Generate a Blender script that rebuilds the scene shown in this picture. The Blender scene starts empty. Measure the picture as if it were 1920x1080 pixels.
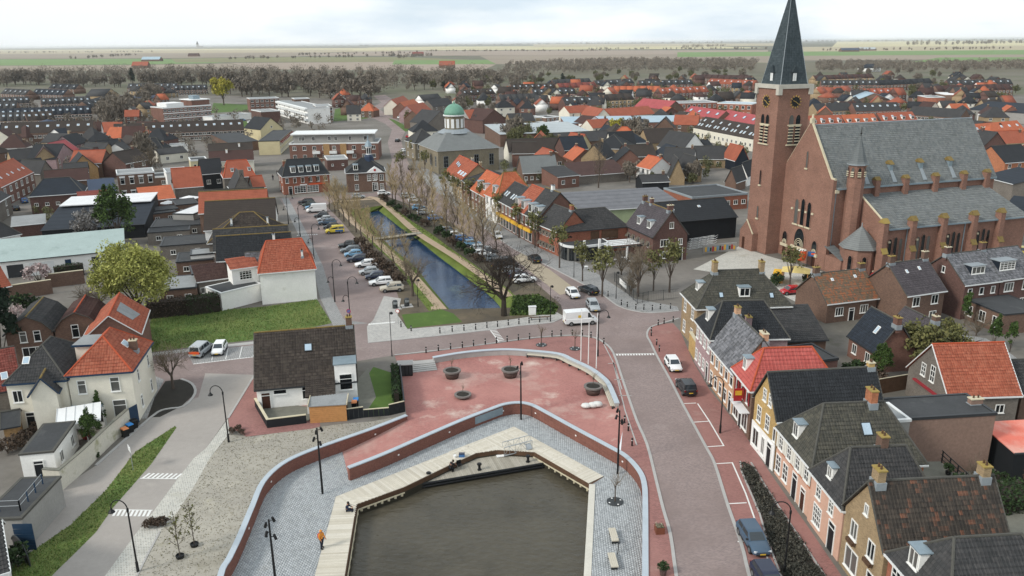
import bpy,math,random
import numpy as np
from mathutils import Vector,Matrix
from mathutils.geometry import delaunay_2d_cdt
PI = math.pi
rnd = random.Random(7)
SC = bpy.context.scene
COL = SC.collection

# ------------------------------------------------------------ camera, sky, sun, exposure
FOC,PITCH,ROLL,CAMH = 1500.0,math.radians(17.05),math.radians(-0.54),40.0
RM = Matrix.Rotation(PI/2-PITCH,3,'X') @ Matrix.Rotation(ROLL,3,'Z')
cam_d = bpy.data.cameras.new('camera'); cam = bpy.data.objects.new('camera',cam_d); COL.objects.link(cam)
cam.matrix_world = Matrix.Translation((0,0,CAMH)) @ RM.to_4x4()
cam_d.sensor_fit = 'HORIZONTAL'; cam_d.sensor_width = 36; cam_d.lens = 36*FOC/1920
cam_d.clip_start = 0.5; cam_d.clip_end = 60000
SC.camera = cam

SUN_TO = Vector((-0.80,-0.42,0.62)).normalized()
world = bpy.data.worlds.new('World'); SC.world = world; world.use_nodes = True
nt = world.node_tree; nt.nodes.clear()
wout = nt.nodes.new('ShaderNodeOutputWorld')
sky = nt.nodes.new('ShaderNodeTexSky'); sky.sky_type = 'NISHITA'; sky.sun_disc = False
sky.sun_elevation = math.asin(SUN_TO.z); sky.sun_rotation = math.atan2(SUN_TO.x,SUN_TO.y)
sky.air_density = 1.0; sky.dust_density = 2.0
bg1 = nt.nodes.new('ShaderNodeBackground'); bg1.inputs[1].default_value = 0.12
nt.links.new(sky.outputs[0],bg1.inputs[0])
tc = nt.nodes.new('ShaderNodeTexCoord')
mp = nt.nodes.new('ShaderNodeMapping'); mp.inputs['Scale'].default_value = (1.0,1.0,4.5)
nt.links.new(tc.outputs['Generated'],mp.inputs[0])
n1 = nt.nodes.new('ShaderNodeTexNoise'); n1.inputs['Scale'].default_value = 2.6; n1.inputs['Detail'].default_value = 7; n1.inputs['Roughness'].default_value = .55
nt.links.new(mp.outputs[0],n1.inputs['Vector'])
cr = nt.nodes.new('ShaderNodeValToRGB')   # cloud colour: grey undersides to white tops
cr.color_ramp.elements[0].position = .38; cr.color_ramp.elements[0].color = (.68,.79,.88,1)
cr.color_ramp.elements[1].position = .55; cr.color_ramp.elements[1].color = (.95,1.0,1.02,1)
nt.links.new(n1.outputs[0],cr.inputs[0])
n2 = nt.nodes.new('ShaderNodeTexNoise'); n2.inputs['Scale'].default_value = 1.7; n2.inputs['Detail'].default_value = 5
nt.links.new(mp.outputs[0],n2.inputs['Vector'])
cf = nt.nodes.new('ShaderNodeMapRange'); cf.inputs[1].default_value = .35; cf.inputs[2].default_value = .6; cf.inputs[3].default_value = .86; cf.inputs[4].default_value = 1.0
nt.links.new(n2.outputs[0],cf.inputs[0])
bg2 = nt.nodes.new('ShaderNodeBackground'); bg2.inputs[1].default_value = 1.02
nt.links.new(cr.outputs[0],bg2.inputs[0])
mx = nt.nodes.new('ShaderNodeMixShader')
nt.links.new(cf.outputs[0],mx.inputs[0]); nt.links.new(bg1.outputs[0],mx.inputs[1]); nt.links.new(bg2.outputs[0],mx.inputs[2])
nt.links.new(mx.outputs[0],wout.inputs[0])

sun_d = bpy.data.lights.new('sun','SUN'); sun_d.energy = 2.3; sun_d.angle = math.radians(11); sun_d.color = (1,.95,.87)
sun = bpy.data.objects.new('sun',sun_d); COL.objects.link(sun)
sun.rotation_euler = SUN_TO.to_track_quat('Z','Y').to_euler()
vs = SC.view_settings; vs.view_transform = 'Standard'; vs.look = 'None'; vs.exposure = 0.12; vs.gamma = 1; vs.use_curve_mapping = False
SC.cycles.max_bounces = 6; SC.cycles.diffuse_bounces = 3; SC.cycles.glossy_bounces = 3; SC.cycles.transparent_max_bounces = 6; SC.cycles.volume_bounces = 1

# ------------------------------------------------------------ helpers
def G(px,py,z=0.0):
 """World point at height z that the photo shows at pixel (px, py)."""
 d = RM @ Vector(((px-960)/FOC,-(py-540)/FOC,-1.0))
 t = (z-CAMH)/d.z
 return Vector((d.x*t,d.y*t,z))

def thing(name,label,cat,loc=(0,0,0),rz=0.0,group=None):
 o = bpy.data.objects.new(name,None); COL.objects.link(o); o.empty_display_size = .3
 o.location = loc; o.rotation_euler = (0,0,rz)
 return tag(o,label,cat,group)
def tag(o,label,cat,group=None):
 o['label'] = label; o['category'] = cat
 if group: o['group'] = group
 return o

def link(name,me,parent=None,loc=None,rz=None,m=None):
 o = bpy.data.objects.new(name,me); COL.objects.link(o)
 if parent: o.parent = parent
 if loc is not None: o.location = loc
 if rz is not None: o.rotation_euler = (0,0,rz)
 if m is not None:
  o.material_slots[0].link = 'OBJECT'; o.material_slots[0].material = m
 return o

def copy_tree(o,parent=None):
 c = o.copy(); COL.objects.link(c)
 if parent: c.parent = parent
 for ch in KIDS(o): copy_tree(ch,c)
 return c
def KIDS(o): return list(o.children)

class MB:
 """Collects faces and builds ONE mesh object."""
 def __init__(s): s.v = []; s.f = []; s.r = []; s.M = None; s.cur = 0.0
 def add(s,vs,fs):
  n = len(s.v)
  if s.M is not None: vs = [s.M @ Vector(p) for p in vs]
  s.v.extend(tuple(p) for p in vs)
  s.f.extend(tuple(i+n for i in f) for f in fs)
  s.r.extend([s.cur]*len(fs))
 def poly(s,*p): s.add(p,[tuple(range(len(p)))])
 def box(s,x0,y0,z0,x1,y1,z1):
  s.add([(x0,y0,z0),(x1,y0,z0),(x1,y1,z0),(x0,y1,z0),(x0,y0,z1),(x1,y0,z1),(x1,y1,z1),(x0,y1,z1)],
              [(0,3,2,1),(4,5,6,7),(0,1,5,4),(1,2,6,5),(2,3,7,6),(3,0,4,7)])
 def cbox(s,cx,cy,z0,lx,ly,lz): s.box(cx-lx/2,cy-ly/2,z0,cx+lx/2,cy+ly/2,z0+lz)
 def prism(s,pts,z0,z1):
  n = len(pts)
  s.add([(p[0],p[1],z0) for p in pts]+[(p[0],p[1],z1) for p in pts],
              [tuple(range(n-1,-1,-1)),tuple(range(n,2*n))]+[(i,(i+1)%n,n+(i+1)%n,n+i) for i in range(n)])
 def slab(s,pts,th):
  """Planar polygon given counter-clockwise from outside, thickened inwards."""
  p = [Vector(q) for q in pts]; nn = (p[1]-p[0]).cross(p[2]-p[0]).normalized()*th; n = len(p)
  s.add(list(p)+[q-nn for q in p],[tuple(range(n)),tuple(range(2*n-1,n-1,-1))]+[(i,n+i,n+(i+1)%n,(i+1)%n) for i in range(n)])
 def tube(s,p0,p1,r0,r1,n=5,cap=True):
  p0 = Vector(p0); p1 = Vector(p1); d = (p1-p0)
  if d.length < 1e-6: return
  d.normalize(); a = d.orthogonal().normalized(); b = d.cross(a)
  c = [(math.cos(2*PI*i/n),math.sin(2*PI*i/n)) for i in range(n)]
  f = [(i,(i+1)%n,n+(i+1)%n,n+i) for i in range(n)]
  if cap: f += [tuple(range(n-1,-1,-1)),tuple(range(n,2*n))]
  s.add([p0+(a*x+b*y)*r0 for x,y in c]+[p1+(a*x+b*y)*r1 for x,y in c],f)
 def path(s,pts,r,n=5):
  for i in range(len(pts)-1): s.tube(pts[i],pts[i+1],r,r,n)
 def lathe(s,prof,n=12,c=(0,0,0)):
  v = []; f = []
  for r,z in prof: v += [(c[0]+r*math.cos(2*PI*i/n),c[1]+r*math.sin(2*PI*i/n),c[2]+z) for i in range(n)]
  for k in range(len(prof)-1): f += [(k*n+i,k*n+(i+1)%n,(k+1)*n+(i+1)%n,(k+1)*n+i) for i in range(n)]
  f.append(tuple(range(n-1,-1,-1))); m = (len(prof)-1)*n; f.append(tuple(range(m,m+n)))
  s.add(v,f)
 def mesh(s,name,mat,smooth=False):
  me = bpy.data.meshes.new(name); me.from_pydata(s.v,[],s.f)
  if mat: me.materials.append(mat)
  if any(s.r):
   at = me.attributes.new('rnd','FLOAT','FACE'); at.data.foreach_set('value',s.r)
  if smooth: me.polygons.foreach_set('use_smooth',[True]*len(me.polygons))
  return me
 def build(s,name,mat,parent=None,smooth=False,kind=None,label=None):
  o = link(name,s.mesh(name,mat,smooth),parent)
  if kind: o['kind'] = kind
  if label: o['label'] = label
  return o

def npmesh(name,V,F,mat,R=None):
 me = bpy.data.meshes.new(name); nv,nf,k = len(V),len(F),F.shape[1]
 me.vertices.add(nv); me.vertices.foreach_set('co',np.asarray(V,np.float32).ravel())
 me.loops.add(nf*k); me.loops.foreach_set('vertex_index',np.asarray(F,np.int32).ravel())
 me.polygons.add(nf); me.polygons.foreach_set('loop_start',np.arange(0,nf*k,k,dtype=np.int32))
 me.polygons.foreach_set('loop_total',np.full(nf,k,np.int32))
 me.update(calc_edges=True)
 if R is not None:
  at = me.attributes.new('rnd','FLOAT','FACE'); at.data.foreach_set('value',np.asarray(R,np.float32))
 me.materials.append(mat); return me

# ------------------------------------------------------------ materials
def L(h):
 """hex sRGB to linear"""
 h = h.lstrip('#'); c = [int(h[i:i+2],16)/255 for i in (0,2,4)]
 c = [x/12.92 if x <= .04045 else ((x+.055)/1.055)**2.4 for x in c]; y = .3*c[0]+.59*c[1]+.11*c[2]
 return tuple((x*.92+y*.08)**1.07 for x in c)
_mats = {}
def mat(name,col,rough=.85,var=.18,sc=.8,col2=None,metal=0.0,bump=0.0,bsc=8.0,brick=None,rnd2=None,spots=None,course=0.0,spec=.3):
 """Procedural material. var: brightness variation by world-space noise; col2: second colour mixed in patches; brick: (w, h, mortar);
 rnd2: colour list picked by the per-piece value 'rnd'; spots: (colour, amount, scale) stains or patches of their own; course: tile courses by height."""
 if name in _mats: return _mats[name]
 m = bpy.data.materials.new(name); _mats[name] = m; m.use_nodes = True
 N = m.node_tree.nodes; K = m.node_tree.links; b = N['Principled BSDF']
 if isinstance(col,str): col = L(col)
 b.inputs['Roughness'].default_value = rough; b.inputs['Metallic'].default_value = metal
 b.inputs['Specular IOR Level'].default_value = spec
 geo = N.new('ShaderNodeNewGeometry'); P = geo.outputs['Position']
 def noise(scale,detail=4,vec=P):
  n = N.new('ShaderNodeTexNoise'); n.inputs['Scale'].default_value = scale; n.inputs['Detail'].default_value = detail; n.inputs['Roughness'].default_value = .65
  K.new(vec,n.inputs['Vector']); return n.outputs[0]
 def mix(a,bb,f,mode='MIX'):
  x = N.new('ShaderNodeMix'); x.data_type = 'RGBA'; x.blend_type = mode; x.clamp_factor = True
  for sk,val in ((x.inputs[6],a),(x.inputs[7],bb),(x.inputs[0],f)):
   if hasattr(val,'is_output'): K.new(val,sk)
   elif isinstance(val,(int,float)): sk.default_value = val
   else: sk.default_value = (*val[:3],1)
  return x.outputs[2]
 def ramp(val,lo,hi,a=0.0,z=1.0):
  r = N.new('ShaderNodeMapRange'); r.inputs[1].default_value = lo; r.inputs[2].default_value = hi; r.inputs[3].default_value = a; r.inputs[4].default_value = z
  K.new(val,r.inputs[0]); return r.outputs[0]
 c = col
 if rnd2:
  at = N.new('ShaderNodeAttribute'); at.attribute_name = 'rnd'
  r = N.new('ShaderNodeValToRGB'); r.color_ramp.interpolation = 'LINEAR'
  cols = [L(x) if isinstance(x,str) else x for x in [col]+list(rnd2)]
  while len(r.color_ramp.elements) < len(cols): r.color_ramp.elements.new(.5)
  for i,cc in enumerate(cols):
   r.color_ramp.elements[i].position = i/(len(cols)-1); r.color_ramp.elements[i].color = (*cc,1)
  K.new(at.outputs['Fac'],r.inputs[0]); c = r.outputs[0]
 if brick:
  t = N.new('ShaderNodeTexCoord'); sx = N.new('ShaderNodeSeparateXYZ'); K.new(t.outputs['Object'],sx.inputs[0])
  ad = N.new('ShaderNodeMath'); K.new(sx.outputs[0],ad.inputs[0]); K.new(sx.outputs[1],ad.inputs[1])
  cx = N.new('ShaderNodeCombineXYZ'); K.new(ad.outputs[0],cx.inputs[0])
  if brick[2] == 'flat': K.new(sx.outputs[0],cx.inputs[0]); K.new(sx.outputs[1],cx.inputs[1])
  else: K.new(sx.outputs[2],cx.inputs[1])
  bt = N.new('ShaderNodeTexBrick'); bt.inputs['Scale'].default_value = 1; bt.inputs['Brick Width'].default_value = brick[0]; bt.inputs['Row Height'].default_value = brick[1]
  bt.inputs['Mortar Size'].default_value = brick[1]*.14; bt.inputs['Bias'].default_value = 0
  bt.inputs['Color1'].default_value = (.62,.62,.62,1); bt.inputs['Color2'].default_value = (1.15,1.12,1.1,1); bt.inputs['Mortar'].default_value = (1.25,1.3,1.35,1)
  K.new(cx.outputs[0],bt.inputs['Vector']); c = mix(c,bt.outputs[0],.8,'MULTIPLY')
 if col2:
  c = mix(c,L(col2) if isinstance(col2,str) else col2,ramp(noise(sc*.35,6),.42,.62))
 if course:
  s2 = N.new('ShaderNodeSeparateXYZ'); K.new(P,s2.inputs[0]); w = N.new('ShaderNodeMath'); w.operation = 'MULTIPLY'; w.inputs[1].default_value = 2*PI/course; K.new(s2.outputs[2],w.inputs[0])
  sn = N.new('ShaderNodeMath'); sn.operation = 'SINE'; K.new(w.outputs[0],sn.inputs[0])
  c = mix(c,(.55,.55,.55),ramp(sn.outputs[0],.2,1,0,.45),'MULTIPLY')
 if var:
  v1 = ramp(noise(sc,8),.3,.7,1-var,1+var); v2 = ramp(noise(sc*9,3),.3,.7,1-var*.7,1+var*.7)
  mu = N.new('ShaderNodeMath'); mu.operation = 'MULTIPLY'; K.new(v1,mu.inputs[0]); K.new(v2,mu.inputs[1])
  x = N.new('ShaderNodeVectorMath'); x.operation = 'SCALE'
  if hasattr(c,'is_output'): K.new(c,x.inputs[0])
  else: x.inputs[0].default_value = c[:3]
  K.new(mu.outputs[0],x.inputs[3]); c = x.outputs[0]
 for sp in (spots or []):
  th = .72-.45*sp[1]
  c = mix(c,L(sp[0]) if isinstance(sp[0],str) else sp[0],ramp(noise(sp[2],7),th,th+.13,0,sp[3] if len(sp) > 3 else .85))
 if hasattr(c,'is_output'): K.new(c,b.inputs['Base Color'])
 else: b.inputs['Base Color'].default_value = (*c[:3],1)
 if bump:
  bp = N.new('ShaderNodeBump'); bp.inputs['Strength'].default_value = min(1,bump); bp.inputs['Distance'].default_value = .05
  K.new(noise(bsc,5),bp.inputs['Height']); K.new(bp.outputs[0],b.inputs['Normal'])
 return m

def brickm(name,col,var=.16,col2=None): return mat(name,col,.9,var,.35,col2=col2,brick=(.22,.075,'wall'))
W = dict(
 red=brickm('brick_red','#7d5c50'),darkred=brickm('brick_dark_red','#694f48'),brown=brickm('brick_brown','#735c4f'),tan=brickm('brick_tan','#9c8768'),
 yellow=brickm('brick_yellow','#b3965f'),orange=brickm('brick_orange','#ad7150'),peach=brickm('brick_peach','#bd9778'),mauve=brickm('brick_mauve','#a38a8b'),
 church=brickm('brick_church','#8d6a5b',.14),grey=brickm('brick_grey','#79726a'),
 olive=brickm('brick_olive','#847b68'),bright=brickm('brick_bright_red','#97604b'),ochre=brickm('brick_ochre','#a8865a'),
 white=mat('wall_white_paint','#edece8',.8,.06,.6,spots=[('#b7b2a4',.25,.5,.5)]),cream=mat('wall_cream_render','#ddd8c9',.85,.06,.5,spots=[('#bdb5a0',.2,.6,.4)]),
 pink=mat('wall_pink_render','#cba48f',.85,.07,.5),greyr=mat('wall_grey_render','#9c9a96',.85,.1,.5),black=mat('wall_black_boards','#22262a',.7,.15,1),
 pebble=mat('wall_pebble_render','#8f7669',.95,.16,3.5,bump=.3),green=mat('wall_pale_green_cladding','#a3b18c',.7,.1,.6),navy=mat('wall_navy_paint','#1d2733',.6,.12,.8),
 creamy=mat('wall_yellow_render','#cbbf98',.85,.07,.5))
def tilem(name,cols,spots=None,var=.16): return mat(name,cols[0],.82,var,.5,rnd2=cols[1:],spots=spots,course=.3)
RT = dict(
 dark=tilem('tiles_dark_grey',['#3b3c3d','#434344','#4b4a4a'],[('#6d6a50',.1,.5,.5)]),black=tilem('tiles_black',['#292c30','#2e3135','#34373b']),
 brown=tilem('tiles_dark_brown',['#3a332e','#403833','#463e38','#4e463f'],[('#6a634a',.08,.6,.4)]),orange=tilem('tiles_orange',['#96503a','#a25a41','#ab664d'],[('#75503a',.2,.6,.5)]),
 red=tilem('tiles_coral_red',['#ac514a','#b25750','#b85e56'],var=.07),redold=tilem('tiles_old_red',['#763a31','#83443a','#8d5046'],[('#5b4a40',.25,.6,.6)]),
 grey=tilem('tiles_grey',['#5a5b5e','#6d6e72','#808186','#505257']),olive=tilem('tiles_olive_grey',['#46463f','#4c4b44','#525048','#5a584d'],[('#74724e',.14,.7,.5)]),
 mixed=tilem('tiles_brown_with_orange',['#3b3632','#403b36','#46403a','#4b443d','#4d453e','#7a523e'],[('#6a6349',.1,.8,.4)]),mossy=tilem('tiles_lichen_orange',['#645a4c','#70614f','#7b6350','#93603f','#9d6144'],[('#6d6a4f',.32,.7,.6)]),
 slate=tilem('slates_blue_grey',['#6d7273','#767a7a','#7f8281','#696d6c'],[('#666d60',.25,.35,.4),('#8a8f8e',.25,.15,.4)],.1),navy=tilem('tiles_navy',['#262d36','#2b333d','#313945']),
 purple=tilem('tiles_purple_grey',['#4a4549','#524d51','#5b5559']),spire=tilem('slates_spire',['#3b464b','#434e53','#4b565b','#3d484c'],[('#586150',.2,.25,.5)],.1),
 maroon=tilem('tiles_maroon',['#48322e','#503934','#58423c']),brightorange=tilem('tiles_bright_orange',['#b05c39','#b96642','#c0714d'],[('#9a6640',.14,.8,.4)]),
 felt=mat('roof_felt_dark','#46484a',.9,.14,.4,spots=[('#6a6c6a',.3,.3,.5)]),feltlight=mat('roof_felt_pale','#8f9293',.9,.1,.4,spots=[('#6c6e6e',.3,.3,.5)]),
 whiteroof=mat('roof_white_membrane','#d9dadb',.7,.08,.4,spots=[('#a9a9a6',.25,.3,.5)]),teal=mat('roof_pale_teal_sheet','#a0b0ad',.7,.08,.3,spots=[('#74857f',.3,.25,.5)]),
 bluegrey=mat('roof_blue_grey_sheet','#9fb4c0',.6,.08,.2),steel=mat('roof_steel_sheet','#a9b0b2',.55,.12,.15),salmon=mat('roof_salmon_sheet','#d9735f',.7,.06,.6,col2='#d9a394'),
 pinkred=tilem('tiles_pink_red',['#a24a4d','#aa5356','#b25d60']),solarblue=mat('roof_deep_blue_sheet','#2a3c55',.5,.1,.4))
M = dict(
 glass=mat('window_glass','#1c2226',.08,.35,.6,spec=.6),frame=mat('frame_white','#e6e6e2',.5,.03,2),framegrey=mat('frame_grey','#7d8284',.5,.05,2),door=mat('door_dark','#22262a',.5,.08,2),
 doorbrown=mat('door_brown','#4b2d20',.6,.1,2),gutter=mat('gutter_white','#dcdedd',.5,.05,2),gutterdark=mat('gutter_dark','#3a3d40',.5,.05,2),blue=mat('trim_dark_blue','#24405a',.5,.05,2),
 zinc=mat('zinc','#8d9da6',.45,.1,1.5,metal=.3),lead=mat('lead_flashing','#8f979c',.6,.1,2),stone=mat('pale_stone','#c9bfa4',.85,.1,1.5),moss=mat('ridge_yellow_moss','#85713f',.95,.25,2.5,spots=[('#5c5240',.45,2.5)]),
 capyellow=mat('cap_yellow_lichen','#a08a48',.95,.2,3,spots=[('#7d7352',.45,3)]),ridge=mat('ridge_grey','#55544f',.85,.15,2),ridgered=mat('ridge_orange','#b3522f',.85,.15,2),
 skyl=mat('skylight_glass','#a8bccb',.12,.1,1,spec=.6),black=mat('black_metal','#1d1f21',.45,.08,2),iron=mat('dark_grey_metal','#3a3e40',.5,.1,2),steel=mat('galvanised_steel','#a8adb0',.4,.1,1.5,metal=.5),
 white=mat('white_paint','#e8e8e6',.5,.03,1),shutter=mat('shutter_red','#8e2a2c',.6,.06,2),shuttergrey=mat('shutter_white','#d8d6cc',.6,.06,2),yellow=mat('sign_yellow','#e3b21e',.5,.04,1),
 solar=mat('solar_panel','#33507c',.2,.12,1.5,spec=.6),wood=mat('wood_orange','#c08a52',.75,.14,2.5),timber=mat('timber_brown','#5d4634',.85,.2,2),copper=mat('copper_green','#6c9a86',.6,.14,.8),
 awning=mat('awning_red','#9c2f38',.7,.08,2),awnwhite=mat('awning_white','#e3e4e4',.7,.04,2),awngrey=mat('awning_grey','#8b8377',.8,.08,2),redsign=mat('sign_red','#b2272b',.5,.05,2),
 deck=mat('terrace_concrete','#77766c',.9,.15,1.5),trunk=mat('bark_grey_brown','#5a5048',.95,.2,3),trunkdark=mat('bark_dark','#3d362f',.95,.2,3),stain=mat('text_dark','#24201e',.7,0))

def curtains(m):
 """some panes show a pale curtain or blind behind the glass, one by one"""
 N = m.node_tree.nodes; K = m.node_tree.links; b = N['Principled BSDF']; old = b.inputs['Base Color'].links[0].from_socket
 oi = N.new('ShaderNodeObjectInfo'); mr = N.new('ShaderNodeMapRange'); mr.inputs[1].default_value = .66; mr.inputs[2].default_value = .7; mr.inputs[3].default_value = 0; mr.inputs[4].default_value = .3; K.new(oi.outputs['Random'],mr.inputs[0])
 x = N.new('ShaderNodeMix'); x.data_type = 'RGBA'; K.new(mr.outputs[0],x.inputs[0]); K.new(old,x.inputs[6]); x.inputs[7].default_value = (.34,.33,.30,1); K.new(x.outputs[2],b.inputs['Base Color'])
curtains(M['glass'])
# ------------------------------------------------------------ buildings
_win = {}
def window_mesh(w,h,st,fr):
 k = (round(w,2),round(h,2),st,fr)
 if k in _win: return _win[k]
 f = MB(); g = MB(); t = .08 if w < 1.6 else .1; y0,y1 = -.07,0.03
 f.box(-w/2,y0,0,-w/2+t,y1,h); f.box(w/2-t,y0,0,w/2,y1,h)
 f.box(-w/2+t,y0,h-t,w/2-t,y1,h); f.box(-w/2+t,y0,0,w/2-t,y1,t)
 if 'n' not in st: f.box(-w/2-.06,-.14,-.07,w/2+.06,y1,-.002)
 bars = []
 if '2' in st: bars.append(('v',.5))
 if '3' in st: bars += [('v',.333),('v',.667)]
 if 't' in st: bars.append(('h',.68))
 if 'x' in st: bars += [('v',.5),('h',.36),('h',.68)]
 if 'm' in st: bars += [('v',.25),('v',.5),('v',.75),('h',.3),('h',.55),('h',.8)]
 for a,p in bars:
  if a == 'v': f.box(-w/2+w*p-.03,y0+.008,t,-w/2+w*p+.03,y1,h-t)
  else: f.box(-w/2+t,y0+.013,h*p-.03,w/2-t,y1,h*p+.03)
 g.poly((-w/2+t*.5,-.012,t*.5),(w/2-t*.5,-.012,t*.5),(w/2-t*.5,-.012,h-t*.5),(-w/2+t*.5,-.012,h-t*.5))
 _win[k] = (f.mesh('window',M[fr]),g.mesh('pane',M['glass'])); return _win[k]
def door_mesh(w,h,dm,fr):
 k = ('d',round(w,2),round(h,2),dm,fr)
 if k in _win: return _win[k]
 f = MB(); g = MB(); t = .1
 f.box(-w/2,-.08,0,-w/2+t,.03,h); f.box(w/2-t,-.08,0,w/2,.03,h); f.box(-w/2+t,-.08,h-t,w/2-t,.03,h)
 f.box(-w/2+t,-.07,h*.78,w/2-t,.03,h*.78+.08)
 g.box(-w/2+t*.6,-.03,0,w/2-t*.6,.03,h-t*.6)
 _win[k] = (f.mesh('door',M[fr]),g.mesh('door_leaf',M[dm])); return _win[k]
SIDE = {'f': 0,'r': PI/2,'b': PI,'l': -PI/2}
SPOTS = []   # centres and radii of the houses so far
class House: pass
def sidepos(H,s,u,out=0.0):
 """u in metres along the side, seen from outside left to right"""
 if s == 'f': return (u,-out)
 if s == 'r': return (H.w+out,u)
 if s == 'b': return (H.w-u,H.d+out)
 return (-out,H.d-u)
def add_window(H,s,u,z,w,h,st='',fr='frame'):
 fm,gm = window_mesh(w,h,st,fr); x,y = sidepos(H,s,u)
 o = link('window',fm,H.root,(x,y,z),SIDE[s]); link('pane',gm,o); return o
def add_door(H,s,u,w=1.0,h=2.4,dm='door',fr='frame',z=0):
 fm,gm = door_mesh(w,h,dm,fr); x,y = sidepos(H,s,u)
 o = link('door',fm,H.root,(x,y,z),SIDE[s]); link('door_leaf',gm,o); return o

def tiles(mb,p0,p1,p2,p3,tw=.26,tl=.34,seed=0):
 p0,p1,p2,p3 = map(Vector,(p0,p1,p2,p3)); U = (p1-p0).normalized(); B = (p1-p0).length
 V = (p3-p0)-U*(p3-p0).dot(U); Ls = V.length; V = V/Ls; Nn = U.cross(V)
 u3,u2 = (p3-p0).dot(U),(p2-p0).dot(U); n = max(1,int(round(Ls/tl))); tl = Ls/n; R = random.Random(seed)
 P = lambda u,v,h: tuple(p0+U*u+V*v+Nn*h)
 for r in range(n):
  v0,v1 = r*tl,min(Ls,(r+1)*tl+.04); k = (r+.5)/n
  ul,ur = u3*k,B+(u2-B)*k; c0 = int(math.floor(ul/tw)); c1 = int(math.ceil(ur/tw))
  for c in range(c0,c1):
   a = max(ul,c*tw); b = min(ur,(c+1)*tw)
   if b-a < .04: continue
   j = R.random(); mb.cur = .02+.96*j; l = .012*R.random(); m_ = a+(b-a)*.62
   mb.add([P(a,v0,.045+l),P((a+m_)/2,v0,.085+l),P(m_,v0,.05+l),P(b,v0,.04+l),P(a,v1,.005),P((a+m_)/2,v1,.045),P(m_,v1,.012),P(b,v1,.004),P(a,v0,-.02),P(b,v0,-.02)],
                   [(0,1,5,4),(1,2,6,5),(2,3,7,6),(8,9,3,2,1,0)])
 mb.cur = 0.0

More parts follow.
